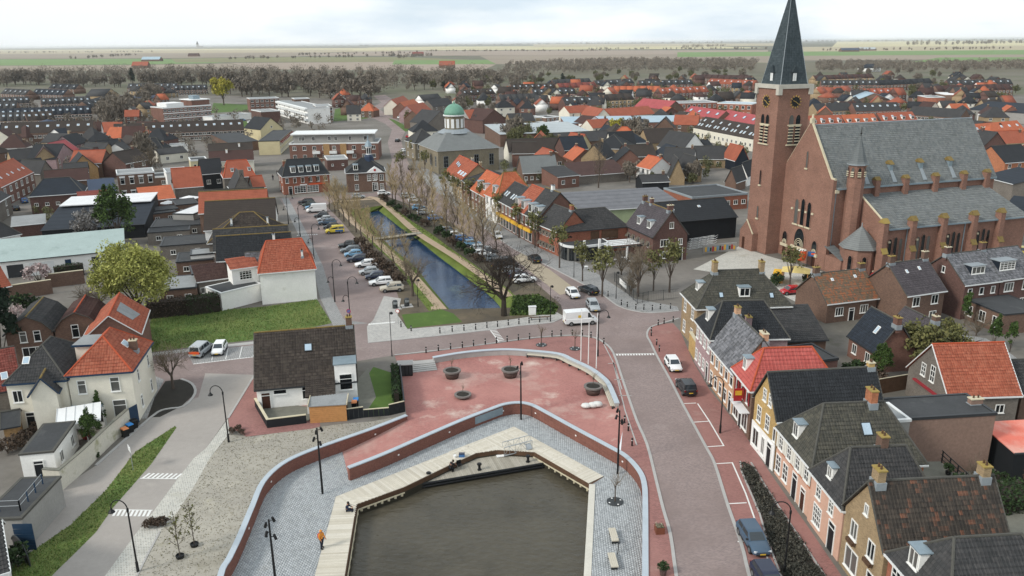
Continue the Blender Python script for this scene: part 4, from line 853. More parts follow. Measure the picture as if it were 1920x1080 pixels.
for s0,s1,n in ((BI[7],BI[8],9),(BI[2],BI[3],7),(BI[1],BI[2],8)):
 for i in range(n):
  p = Vector(s0).lerp(Vector(s1),(i+.6)/n); q = MB(); q.cbox(p.x,p.y,BZ-.85,.35,.35,.3); q.build('bracket',M['stone'],root)
 a,b = Vector(s0),Vector(s1); dd = (b-a).normalized(); nn = Vector((dd.y,-dd.x)); q = MB(); ribbon(q,[a+nn*.14,b+nn*.14],.1,BZ-.62,BZ-.5); q.build('rubbing_strip',M['stone'],root)
root = thing('quay_edge','straight pale concrete quay edge along the east side of the basin','quay edge',(QI[0][0],QI[0][1],0)); o = Vector(QI[0])
q = MB(); ribbon(q,[(Vector(a)+Vector(b))/2-o for a,b in zip(QI,reversed(QE))] if False else [Vector(p)+Vector((.28,0))-o for p in (QI[2],QI[1],QI[0])],.6,-3.2,QZ+.08); q.build('concrete_beam',mat('quay_concrete','#c9c5ba',.85,.08,.6),root)
# pontoon
PD = XY([(757,913),(840,873),(893,849),(933,843),(1002,847),(1029,866)],PZ); Pa = Vector(XY([(700,936)],PZ)[0]); Pb = Vector(XY([(1029,866)],PZ)[0])
Pa = Vector(XY([(757,912)],PZ)[0]); d = (Pb-Pa).normalized(); nn = Vector((-d.y,d.x)); Ln = (Pb-Pa).length
root = thing('pontoon','low grey mooring pontoon with a black fender edge inside the basin','pontoon',(Pa.x,Pa.y,0),math.atan2(d.y,d.x))
mb = MB(); R = random.Random(8)
for k in range(int(Ln/.2)): mb.cur = .02+.96*R.random(); mb.box(k*.2,.1,PZ-.1,k*.2+.185,6.5,PZ+.004*R.random())
mb.cur = 0; mb.build('deck_boards',GM['pontoon'],root,kind='stuff')
for k,(y,z) in enumerate(((-.12,PZ-.02),(-.16,PZ-.3))): q = MB(); q.tube((-.6,y,z),(Ln+.4,y,z),.13,.13,8); q.build('fender',M['black'],root)
q = MB(); q.box(-.4,-.02,-3,Ln+.3,.09,PZ-.05); q.build('hull',M['black'],root)
# ------------------------------------------------------------ houses along the east street (front faces west; a = far end)
def V2(x,y): return Vector((x,y,0))
GE = 'houses along the east street'
w12 = (1.05,1.5)
H1 = house('tan brick hip-roofed house at the junction corner with two roof dormers and tall chimneys',V2(24.2,108.3),V2(24.7,101.2),6.0,12.8,4.0,'hip','tan','olive',group=GE,hipk=3.4,chim=[(.5,.25,.9,1.5,'capyellow'),(.5,.76,.9,1.5,'capyellow')],
  dorm=[('r',.52,1.5,1.3,1.0),('f',.45,1.1,1.2,1.2)],sky=[(1,.28,.35,.6,.8),(1,.8,.3,.6,.8)],win=[('f',2,2,1.1,1.7,'x'),('r',4,2,1.05,1.6,'x')],ridge='ridge')
H2 = house('mauve-fronted house with a black hip roof next to the mottled grey roof',V2(23.65,96.7),V2(23.85,89.9),5.9,9.3,3.5,'hip','mauve','black',group=GE,hipk=2.1,dorm=[('f',.42,1.1,1.5,.9)],win=[('f',4,2,.95,1.5,'x')],doors=[('f',.87,1.0,2.4)],chim=[(.86,.5,.9,1.3,'capyellow')])
H3 = house('peach brick house with a mottled grey tiled roof between the black and the coral roof',V2(23.85,89.7),V2(24.4,81.2),5.2,5.6,3.8,'side','peach','grey',group=GE,win=[('f',5,2,.95,1.55,'t')],doors=[('f',.9,1.0,2.4)],chim=[(.95,.55,1.2,.9,'stone'),(.03,.5,.7,.9,'capyellow')],tw=.32)
H4 = house('brick shop house with a coral red hip roof and red shutters',V2(24.35,81.0),V2(24.6,75.4),6.0,8.9,3.1,'hip','brown','red',group=GE,hipk=1.9,dorm=[('f',.38,1.0,1.4,.5)],ov=.35,tw=.38,ridge='ridgered')
for u in (.2,.5,.8): add_window(H4,'f',u*H4.w,3.6,.8,1.9,'t')
for u in (.2,.5,.8):
 for k in (-.52,.52): q = MB(); q.cbox(u*H4.w+k,-.1,3.6,.3,.06,1.9); q.build('shutter',M['shutter'],H4.root)
for u in (.22,.72): add_window(H4,'f',u*H4.w,.5,1.7,2.0,'2')
add_door(H4,'f',.48*H4.w)
q = MB(); q.box(H4.w*.3,-1.0,2.85,H4.w*.95,0,2.95); q.build('canopy',M['awnwhite'],H4.root)
q = MB(); q.box(H4.w*.53,-1.0,3.3,H4.w*.55+.05,-.1,4.7); sg = q.build('sign',M['redsign'],H4.root)
q = MB(); q.box(H4.w*.535,-.9,4.0,H4.w*.565+.04,-.2,4.5); q.build('emblem',M['yellow'],sg)
H5 = house('yellow brick house with a gable front, white shop front and long black roof',V2(24.6,74.4),V2(25.15,68.95),5.6,10.6,3.6,'front','yellow','black',group=GE,win=[],chim=[(.5,.97,.5,.5)])
for u in (.25,.62): add_window(H5,'f',u*H5.w,3.3,.95,1.7,'x')
for u in (.42,.66): add_window(H5,'f',u*H5.w,6.0,.75,1.3,'x')
add_window(H5,'f',.93*H5.w,3.0,.6,1.4,'')
q = MB(); q.box(-.04,-.09,0,H5.w+.02,-.002,2.85); q.build('shop_front',M['white'],H5.root)
for u,ww in ((.22,1.4),(.55,.8)): o = add_window(H5,'f',u*H5.w,.5,ww,1.9,'2'); o.location.y = -.1
o = add_door(H5,'f',.82*H5.w,1.1,2.6); o.location.y = -.1
H6 = house('large orange brick house with olive hip roof and white shutters',V2(25.2,68.6),V2(25.7,61.05),5.0,9.9,4.0,'hip','orange','olive',group=GE,hipk=2.2,dorm=[('f',.42,1.1,1.5,.5)],sky=[(1,.55,.58,.9,1.2)],chim=[(.5,.66,1.1,1.2,'capyellow')])
for i in range(4):
 u = (.12+.25*i)*H6.w; add_window(H6,'f',u,3.0,.9,1.55,'x')
 for k in (-.7,.7): q = MB(); q.cbox(u+k,-.08,3.0,.42,.06,1.55); q.build('shutter',M['shuttergrey'],H6.root)
for u in (.1,.32): add_window(H6,'f',u*H6.w,.55,1.1,1.8,'x')
add_door(H6,'f',.6*H6.w,1.1,2.6); add_door(H6,'f',.84*H6.w,1.0,2.2,'doorbrown')
q = MB(); q.box(-.02,-.03,0,H6.w-.02,-.001,2.7); q.build('ground_floor_render',W['pink'],H6.root)
for o in H6.root.children:
 if o.name.startswith('door') or (o.name.startswith('window') and o.location.z < 2): o.location.y -= .03
H7 = house('pink rendered house with a dark hip roof and a white-framed front door',V2(25.52,60.7),V2(25.85,54.8),5.0,7.6,3.5,'hip','pink','dark',group=GE,hipk=1.5,dorm=[('f',.45,.9,1.2,.6)],chim=[(.45,.56,.9,1.2,'capyellow'),(.95,.5,.8,1.3,'stone',)])
for u in (.27,.67): add_window(H7,'f',u*H7.w,3.1,.9,1.4,'x')
add_window(H7,'f',.3*H7.w,.6,1.5,1.9,'m'); add_door(H7,'f',.76*H7.w,1.2,2.7)
H8 = house('tan brick gable-fronted house with scattered orange tiles in its dark roof',V2(25.88,54.6),V2(26.3,48.75),5.4,9.2,3.7,'front','tan','mixed',group=GE,chim=[(.5,.06,.9,1.0,'capyellow'),(.5,.93,.8,.9,'capyellow')])
add_window(H8,'f',.5*H8.w,6.3,.55,.9,'2')
for u in (.28,.72):
 add_window(H8,'f',u*H8.w,3.4,1.0,1.5,'2'); q = MB(); q.cbox(u*H8.w,-.22,3.02,1.0,.28,.28); q.build('flower_box',M['timber'],H8.root)
add_window(H8,'f',.3*H8.w,.6,1.9,1.9,'2'); add_window(H8,'f',.78*H8.w,.6,1.0,1.9,'t')
H9 = house('orange-red brick house with a grey hip roof, nearest along the east street',V2(26.45,48.4),V2(27.0,41.2),5.4,8.4,3.5,'hip','bright','dark',group=GE,hipk=1.9,dorm=[('f',.34,1.2,1.5,.5)],sky=[(1,.42,.36,1.1,1.5,1)],win=[('f',3,2,1.1,1.6,'x')])
# garden wall and side wing between the first two houses
t = thing('garden_wall','yellow brick garden wall between the junction house and the mauve house','wall',(24.5,101.0,0)); q = MB(); q.box(-.7,-4.0,0,-.4,0,2.6); q.build('brickwork',W['yellow'],t); q = MB(); q.box(-.76,-4.05,2.6,-.34,.05,2.72); q.build('coping',M['stone'],t)
house('low dark-roofed outbuilding in the yard behind the black-roofed house',V2(35.2,96.3),V2(40.6,96.9),3.0,6.0,2.6,'lean','brown','dark',name='outbuilding',win=[('f',2,1,.9,.8,'2')],gut='gutterdark')
house('flat-roofed back extension with dark parapet behind the black-roofed house',V2(33.6,88.4),V2(39.4,90.0),3.0,5.2,0,'flat','darkred','felt',name='outbuilding',gut='gutterdark',parapet=.2)
house('flat-roofed grey addition behind the long black roof of the yellow brick house',V2(31.4,66.2),V2(36.6,66.8),6.4,3.6,0,'flat','greyr','feltlight',name='extension',cat='extension',gut='gutter',parapet=.15)
house('long flat-roofed pebble-rendered building with a dark roof edge',(1671,788),(1868,776),6.0,4.4,0,'flat','pebble','felt',name='outbuilding',gut='gutterdark',parapet=.15,chim=[(.94,.5,1.2,.6,'stone')])
# terrace with a black railing behind the olive hip roof
t = thing('roof_terrace','raised roof terrace with black slatted railing behind the olive hip roof','terrace',(35.0,60.2,0),.02); q = MB(); q.box(0,0,-.2,4.3,5.2,2.7); q.build('wall',W['brown'],t); q = MB(); q.box(-.1,-.1,2.7,4.4,5.3,2.82); q.build('terrace_floor',M['deck'],t)
for k in range(5): q = MB(); q.box(-.06,-.14,2.95+.24*k,4.4,-.08,3.1+.24*k); q.build('slat',M['black'],t)
for k in range(5): q = MB(); q.box(.0+1.05*k,-.08,2.82,.1+1.05*k,-.0,4.15); q.build('post',M['black'],t)
for k in range(3): q = MB(); q.box(4.34,-.1,3.1+.4*k,4.4,5.3,3.16+.4*k); q.build('rail',M['black'],t)
for k in range(5): q = MB(); q.box(4.3,0+1.25*k,2.82,4.38,.1+1.25*k,4.0); q.build('post',M['black'],t)
for i,(x,y) in enumerate(((38.6,61.4),(38.7,63.2),(36.4,64.8))):
 o = plant('bush',x,y,.55,['ball shrub in a black pot at the near end of the railed roof terrace','ball shrub in a black pot midway along the railed roof terrace','ball shrub in a black pot at the far end of the railed roof terrace'][i],'potted ball shrubs on the roof terrace',2.82+.35); q = MB(); q.lathe([(.4,-.6),(.5,0)],8); q.build('pot',M['black'],o)
# ------------------------------------------------------------ houses behind
GB = 'brick houses on the lane beside the church'
house('low brick cottage with orange-speckled lichened roof near the red car',(1552,568),(1645,557),3.2,7.4,3.4,'side','brown','mossy',group=GB,win=[('f',2,1,1.4,1.3,'3')],doors=[('f',.5,1.0,2.0)],chim=[(.04,.5,.9,1.0,'capyellow'),(.96,.5,.9,.9,'capyellow')],sky=[(0,.3,.75,.4,.5,1),(0,.75,.78,.4,.5,1)])
house('brick house with a purple-grey roof and chimney, second along the church lane',(1702,553),(1772,543),5.0,8.2,3.6,'side','brown','purple',group=GB,win=[('f',2,2,1.3,1.4,'2')],chim=[(.05,.5,.9,1.1,'capyellow'),(.95,.5,.8,1.2,'stone')],sky=[(0,.32,.7,.4,.6,1),(0,.66,.75,.4,.6,1)])
house('red brick house with slate roof, wide dormer and three small windows',(1810,533),(1875,525),5.5,8.4,3.5,'side','darkred','grey',group=GB,win=[('f',3,2,.8,1.1,'')],dorm=[('f',.5,2.6,1.3,.9,'lead','3','navy')],chim=[(.03,.5,.8,1.1,'stone')],xw=[('l',.5,6.2,.6,1.0,'')])
house('red brick house with a boxy blue dormer at the right edge',(1877,524),(1945,515),5.5,8.4,3.5,'side','darkred','grey',group=GB,win=[('f',2,2,1.8,1.4,'3')],dorm=[('f',.3,3.2,1.5,.9,'lead','m','navy')],chim=[(.03,.5,.8,1.2,'capyellow')])
house('flat-roofed brick extension with two roof lights below the slate-roofed houses',(1809,560),(1883,590),3.0,7.5,0,'flat','brown','felt',name='extension',cat='extension',win=[('f',3,1,1.2,1.6,'2')],parapet=.1,gut='gutterdark')
house('small brick house with a black slate roof and one skylight',(1593,627),(1642,658),3.0,5.4,3.6,'side','red','navy',win=[('f',2,1,1.0,1.3,'2')],chim=[(.99,.45,.9,1.0,'capyellow')],sky=[(0,.62,.55,.6,1.1,1)],gut='gutterdark')
house('small brick house with a purple tiled roof behind the black slate roof',V2(49.6,99.8),V2(50.6,94.0),3.2,5.0,2.9,'side','brown','purple',chim=[(.98,.5,.7,.7,'stone')],gut='gutterdark')
H = house('grey-brown house with a bright orange roof and arched gable windows',(1780,742),(1912,738),3.5,8.2,4.3,'side','grey','orange',xw=[('l',.36,3.6,.9,1.5,'x'),('l',.58,3.6,.9,1.9,'x')],win=[('f',2,1,1.0,1.0,'2')],ridge='ridgered')
q = MB(); q.box(-.35,1.2,2.55,-.0,6.6,2.72); q.build('porch_roof',M['awning'],H.root)
house('dark-roofed shed joined to the bright orange roof at the right edge',V2(55.2,79.4),V2(62,79.8),3.2,7.0,2.4,'side','brown','dark',name='outbuilding')
house('salmon-sheeted lean-to shed with black board walls at the right edge',V2(46.9,66.9),V2(54.5,67.6),2.9,5.2,.5,'lean','black','salmon',name='shed',cat='shed',gut='gutterdark',ov=.1)
house('white rendered garden room at the far right beside the lane',V2(66.5,90.5),V2(74,86.5),3.0,4,0,'flat','white','feltlight',name='extension',cat='extension')
# espalier frame before the black wall
t = thing('plant_trellis','wooden trellis of posts and rails in front of the black boarded shed','trellis',(47.6,66.0,0),.08)
for k in range(4): q = MB(); q.cbox(2.1*k,0,0,.12,.12,2.5); q.build('post',M['timber'],t)
for k in range(3): q = MB(); q.box(-.3,-.1,1.1+.5*k,6.6,-.06,1.2+.5*k); q.build('rail',M['timber'],t)
# ------------------------------------------------------------ the white cottage with the dark roof by the plaza
HC = house('white cottage with a large dark brown tiled roof and mossy ridge beside the plaza',V2(-29.2,83.7),V2(-18.3,86.0),2.7,10.5,4.8,'side','white','brown',ridge='moss',gut='gutterdark',chim=[(.97,.5,.7,1.1,'capyellow',)],sky=[(0,.53,.66,.9,1.0)],tw=.3,
   xw=[('f',.23,1.7,1.5,.6,''),('f',.5,.8,1.2,1.6,'t')])
add_door(HC,'f',.085*HC.w,1.1,2.1,'doorbrown')
q = MB(); q.box(HC.w*.79,-.25,-.2,HC.w+.1,4.4,4.75); bay = q.build('bay_wall',W['white'],HC.root); fm,gm = window_mesh(1.5,2.0,'t','frame'); o = link('window',fm,bay,(HC.w*.9,-.26,1.6)); link('pane',gm,o)
q = MB(); q.box(HC.w*.78,-.35,4.75,HC.w+.2,2.2,4.87); q.build('bay_coping',M['zinc'],bay)
q = MB(); q.box(HC.w*.5,-2.6,-.2,HC.w*.79-.02,-.01,2.2); ex = q.build('lean_to_wall',W['white'],HC.root)
q = MB(); q.slab([(HC.w*.5-.1,-2.8,2.2),(HC.w*.79,-2.8,2.2),(HC.w*.79,.3,3.15),(HC.w*.5-.1,.3,3.15)],.1); rr = q.build('lean_to_roof',RT['brown'],HC.root); q = MB(); tiles(q,(HC.w*.5-.1,-2.8,2.23),(HC.w*.79,-2.8,2.23),(HC.w*.79,.3,3.18),(HC.w*.5-.1,.3,3.18),.3,.36); q.build('lean_to_tiles',RT['brown'],HC.root,kind='stuff')
t = thing('garden_shed','orange timber plank shed with a grey felt roof before the cottage','shed',(*XY([(582,794)])[0],0),.12); ln = 4.0
q = MB(); q.box(.04,.04,0,ln-.04,2.2,2.05); q.build('frame',M['timber'],t)
for k in range(9): q = MB(); q.box(0,-.004*(k%2),.02+.23*k,ln,.036,.235+.23*k); q.build('plank',M['wood'],t)
q = MB(); q.slab([(-.1,-.12,2.1),(ln+.1,-.12,2.1),(ln+.1,2.4,2.3),(-.1,2.4,2.3)],.08); q.build('roof',RT['feltlight'],t); q = MB()
q.box(-.14,-.16,2.03,-.06,2.4,2.34); q.box(ln+.06,-.16,2.03,ln+.14,2.4,2.34); q.build('trim',M['stone'],t)
t = thing('terrace_wall','low black terrace wall with pale coping in front of the cottage','wall',(0,0,0))
pts = XY([(480,762),(503,802),(575,793)]); q = MB(); ribbon(q,pts,.22,0,1.0); q.build('wall',W['black'],t); q = MB(); ribbon(q,pts,.3,1.0,1.07); q.build('coping',M['stone'],t)
sheet('terrace',XY([(484,752),(505,798),(580,790),(585,765)]),.1,M['deck'])
t = thing('garden_fence','stepped black garden fence with pale coping at the back of the cottage lawn','fence',(0,0,0))
pts = XY([(646,788),(682,783),(730,779),(759,772),(751,702)]); pp = [Vector(p) for p in pts]
for i,(a,b) in enumerate(zip(pp[:-1],pp[1:])):
 hh = (1.3,.95,1.3,1.3)[i]; n = max(3,int((b-a).length/.5))
 for k in range(n): q = MB(); ribbon(q,[a.lerp(b,k/n),a.lerp(b,(k+.96)/n)],.08,-.5,hh); q.build('panel',W['black'],t)
 q = MB(); ribbon(q,[a,b],.16,hh,hh+.07); q.build('coping',M['stone' if i < 3 else 'black'],t)
sheet('cottage_lawn',XY([(680,783),(757,773),(750,704),(700,688),(692,700),(705,745)]),.02,GM['lawn']); sheet('cottage_patio',XY([(646,788),(690,782),(712,750),(700,705),(690,690),(650,735)]),.016,M['deck'])
hedge('narrow green hedge along the plaza side of the cottage garden',XY([(744,755),(741,700)]),.7,1.3,.02)
# ------------------------------------------------------------ west side: white corner house and its neighbours
H = house('cream house with an orange hip roof on the corner by the mulch bed',(125,702),(245,693),6.3,8.8,3.0,'hip','cream','orange',win=[('r',2,2,.7,1.5,'t')],gut='blue',chim=[(.9,.5,.8,1.2,'stone')],sky=[(1,.5,.5,1.2,.9,1)],tw=.28,hipk=3.0)
for u,z,ww,hh in ((.2,3.9,.9,1.6),(.72,3.9,1.0,1.7),(.74,.8,1.4,2.1)): add_window(H,'f',u*H.w,z,ww,hh,'t')
H = house('white wing with a dark grey roof left of the orange hip roof',(10,717),(122,709),6.0,9.0,2.8,'hip','cream','dark',gut='blue',hipk=3.2,sky=[(0,.3,.6,.7,.9,1)])
add_window(H,'f',.16*H.w,3.6,1.0,1.4,'2'); add_door(H,'f',.3*H.w)
H = house('white gabled wing with blue bargeboards projecting from the cream house',(57,738),(105,732),5.2,5.2,1.6,'front','cream','dark',gut='blue',name='wing',cat='house wing',ridge='moss')
t = thing('roof_box','flat-topped cream roof dormer with striped blind between the dark and orange roofs','dormer',(-48.9,83.6,5.8),.1); q = MB(); q.box(0,0,0,3.2,3,2.3); q.build('wall',W['cream'],t); q = MB(); q.box(-.2,-.2,2.3,3.4,3.2,2.42); q.build('roof',RT['feltlight'],t)
q = MB(); q.box(-.24,-.24,2.2,3.44,-.2,2.44); q.build('fascia',M['blue'],t)
H = house('flat-roofed white annex with a lean-to in the cottage yard',(36,852),(100,846),2.8,6.5,0,'flat','white','felt',name='annex',cat='annex',parapet=.06,gut='ridge',win=[('r',2,1,.9,1.2,'2')],doors=[('f',.5,1,2)])
t = thing('veranda','white lean-to veranda roof on posts with toys stored beneath','veranda',(*XY([(112,842)])[0],0),.42); q = MB(); q.slab([(0,0,2.5),(4.2,-.2,2.5),(4.2,3.2,3.2),(0,3.2,3.2)],.08); q.build('roof',M['awnwhite'],t)
for k in range(4): q = MB(); q.cbox(.1+1.3*k,.1,0,.1,.1,2.45); q.build('post',M['white'],t)
for k,(x,m) in enumerate(((.6,'wood'),(1.4,'redsign'),(2.3,'blue'),(3.2,'shutter'))): pass
for k in range(5): q = MB(); q.slab([(-.02+.85*k,0,2.56),(.02+.85*k,0,2.56),(.02+.85*k,3.2,3.26),(-.02+.85*k,3.2,3.26)],.05); q.build('rib',M['gutter'],t)
for i,(dx,dy,sz,m,lb) in enumerate(((.9,1.0,.9,'wood','orange plastic toy stored under the white veranda'),(2.4,1.2,.9,'shutter','dark pink toy stored under the white veranda'),(1.5,.5,.6,'blue','blue tub on the floor under the white veranda'))):
 c = math.cos(.42); s_ = math.sin(.42); o = t.location; q = MB(); q.lathe([(.25*sz,0),(.42*sz,.3*sz),(.45*sz,.9*sz),(.2*sz,1.2*sz)],9); ob = q.build('toy' if i < 2 else 'tub',M[m]); ob.location = (o.x+dx*c-dy*s_,o.y+dx*s_+dy*c,.05); tag(ob,lb,'toy' if i < 2 else 'tub')
t = thing('conservatory','small glazed conservatory against the cream house wall','conservatory',(*XY([(133,805)])[0],0),.12); q = MB(); q.box(0,0,0,3.6,2.2,2.4); q.build('frame',M['frame'],t)
for k in range(3): q = MB(); q.slab([(.1+1.2*k,-.1,2.45),(1.15+1.2*k,-.1,2.45),(1.15+1.2*k,2.2,3.1),(.1+1.2*k,2.2,3.1)],.04); q.build('roof_pane',M['skyl'],t)
for k in range(3): q = MB(); q.box(.15+1.2*k,-.02,.7,1.1+1.2*k,-.003,2.2); q.build('pane',M['glass'],t)
t = thing('garden_wall','stained white garden wall along the west lane','wall',(0,0,0)); wp = XY([(244,800),(205,835),(160,880),(117,918),(88,916)]); q = MB(); ribbon(q,wp,.3,0,2.1); q.build('wall',mat('wall_stained_white','#cfcabc',.9,.1,.5,spots=[('#8a8a55',.35,.5,.7),('#a7d0c4',.1,.7,.5)]),t); q = MB(); ribbon(q,wp,.4,2.1,2.18); q.build('coping',M['deck'],t)
t = thing('gate','dark blue boarded gate at the end of the stained garden wall','gate',(*XY([(246,800)])[0],0),1.2)
for k in range(6): q = MB(); q.box(.2*k,-.03,.05,.19+.2*k,.03,2.2); q.build('board',M['blue'],t)
house('old red-tiled house cut by the left edge',(-60,745),(38,725),3.2,9,3.4,'side','grey','redold',sky=[(0,.72,.35,.7,1.0,1)],gut='gutterdark')
house('grey garage with a dark blue door and a railed roof deck',(-40,975),(40,972),3.0,6.6,0,'flat','greyr','felt',name='garage',cat='garage',parapet=.08,gut='ridge')
gx,gy,_ = G(-22,972,3.0); t = thing('garage_door','dark blue garage door in the grey railed garage','door',(gx+.3,gy-.06,0),0)
for k in range(5): q = MB(); q.box(0,-.03,.03+.5*k,3.2,.02,.5+.5*k); q.build('panel',M['blue'],t)
rp = XY([(-40,958),(38,955),(80,905)],3.2); t = thing('railing','blue post railing round the garage roof deck','railing',(0,0,3.1))
for a,b in zip(rp[:-1],rp[1:]):
 a,b = Vector(a),Vector(b); n = max(2,int((b-a).length/1.2))
 for k in range(n+1): p = a.lerp(b,k/n); q = MB(); q.cbox(p.x,p.y,-.05,.08,.08,1.0); q.build('post',M['blue'],t)
 for z in (.45,.95): q = MB(); q.tube((a.x,a.y,z),(b.x,b.y,z),.025,.025,5); q.build('rail',M['steel'],t)
house('white house corner at the bottom left edge of the lane',(-60,1090),(12,1068),3.6,7,2.2,'side','white','dark',win=[('f',1,1,1,1.4,'2')])
t = thing('trampoline','dark round trampoline standing on its side behind the white house corner','trampoline',(*XY([(40,1045)])[0],0),-.7); q = MB()
ps = [(math.cos(PI*k/14)*1.9,0,1.9*math.sin(PI*k/14)) for k in range(15)]; q.path(ps,.06,6); q.tube(ps[0],ps[-1],.06,.06,6); q.build('frame',M['iron'],t); q = MB(); q.add([(0,.01,.02)]+[(p[0]*.97,.01,p[2]*.97+.02) for p in ps],[(0,i+1,i+2) for i in range(14)]); q.build('net',M['black'],t)
house('timber shed with a black felt roof between the red roof and white wing',(5,800),(34,795),2.0,3.0,1.0,'side','ochre','felt',name='shed',cat='shed',gut='gutterdark')
# gambrel pair and the old orange house
H = house('old brown brick house with a grey gambrel roof, left of the pair',V2(-65.9,97.8),V2(-60.6,99.3),4.3,8.5,2.2,'gambrel','brown','dark',gut='gutterdark',ridge='moss'); 
for u in (.36,.66): add_window(H,'f',u*H.w,3.0,.85,1.5,'t')
add_window(H,'f',.5*H.w,.5,2.4,1.8,'3')
H = house('old brown brick house with gambrel roof and orange ridge, right of the pair',V2(-60.4,99.4),V2(-55.2,101.0),4.3,7.5,2.2,'gambrel','brown','maroon',gut='gutterdark',ridge='ridgered'); add_window(H,'f',.45*H.w,3.0,.9,1.8,'t')
H6_ = H = house('derelict orange-roofed house with a grey patched roof beside the field',V2(-54.4,95.3),V2(-48.2,97.3),4.6,10.0,2.7,'front','red','orange',ridge='ridgered'); q = MB(); S = H.S[1]; P0,P1,P2,P3 = map(Vector,S); q.slab([P0.lerp(P1,.28).lerp(P3.lerp(P2,.28),.35)+Vector((0,0,.16)),P0.lerp(P1,.62).lerp(P3.lerp(P2,.62),.2)+Vector((0,0,.16)),P0.lerp(P1,.66).lerp(P3.lerp(P2,.66),.85)+Vector((0,0,.16)),P0.lerp(P1,.3).lerp(P3.lerp(P2,.3),.85)+Vector((0,0,.16))],.06); q.build('patch',RT['feltlight'],H.root); add_door(H,'f',.45*H.w,1,2)
# ------------------------------------------------------------ white-walled house with orange roof by the field, then the row along the canal street
house('white-walled house with an orange hip roof beside the grass field',(486,511),(590,502),5.4,8.8,4.0,'hipx','white','orange',hipk=1.5,gut='gutter',chim=[(.8,.2,.3,.9,'zinc','white')],ridge='ridgered')
house('low white walled annex beside the orange hip-roofed house',(414,550),(489,532),2.9,5.0,0,'flat','white','felt',name='annex',cat='annex',parapet=.1)
house('white upper storey with a barred window above the low annex',(434,505),(484,498),5.6,3.6,.8,'lean','white','orange',name='annex',cat='annex',xw=[('f',.5,3.6,2.0,1.5,'m')])
house('small brown-orange roofed barn beside the low white annex',(371,528),(428,520),3.3,4.2,1.6,'lean','grey','maroon',name='outbuilding',win=[('f',4,1,.7,1.0,'')])
DS = Vector((.972,.235,0)); NS = Vector((-.235,.972,0)); GS = 'houses on the west side of the canal street'
def strow(label,E,Ln,d,ez,rh,roof,wm,rm,**kw):
 E = Vector((*E,0)); a = E-DS*Ln-NS*d/2; b = E-NS*d/2
 return house(label,a,b,ez,d,rh,roof,wm,rm,group=GS,win=[('r',3 if d > 7 else 2,2,1.0,1.6,'t')],**kw)
strow('grey-tiled house pressed against the white-walled orange roof',(-35.4,131.2),9,4.2,5.0,2.0,'side','white','grey')
strow('dark-roofed house with a steel flue, first past the grey tiles',(-38.8,136.6),12,6.2,5.3,3.4,'side','grey','black',chim=[(.78,.3,.4,1.4,'zinc','white')],ridge='moss')
strow('dark-roofed house with an orange mossy ridge, second along the canal street',(-40.8,142.2),12.5,4.8,5.5,3.2,'side','brown','dark',ridge='moss')
strow('brown hip-roofed house with two pale pipes, third along the canal street',(-43.8,151.5),13.5,11,5.4,4.2,'hip','grey','brown',ridge='moss',chim=[(.3,.3,.3,1.0,'zinc','white'),(.78,.3,.3,1.2,'zinc','white')])
strow('wide brown-roofed house with white eaves, fourth along the canal street',(-49.2,164.5),13.5,12.5,5.0,4.6,'side','white','brown',ridge='moss')
strow('orange-roofed house with mossy ridge, fifth along the canal street',(-54.5,176.8),14,8.5,5.6,3.8,'side','brown','orange',ridge='moss')
strow('dark flat-pitched house beyond the orange roof on the canal street',(-58.3,187),13,7,5.6,2.4,'side','greyr','dark')
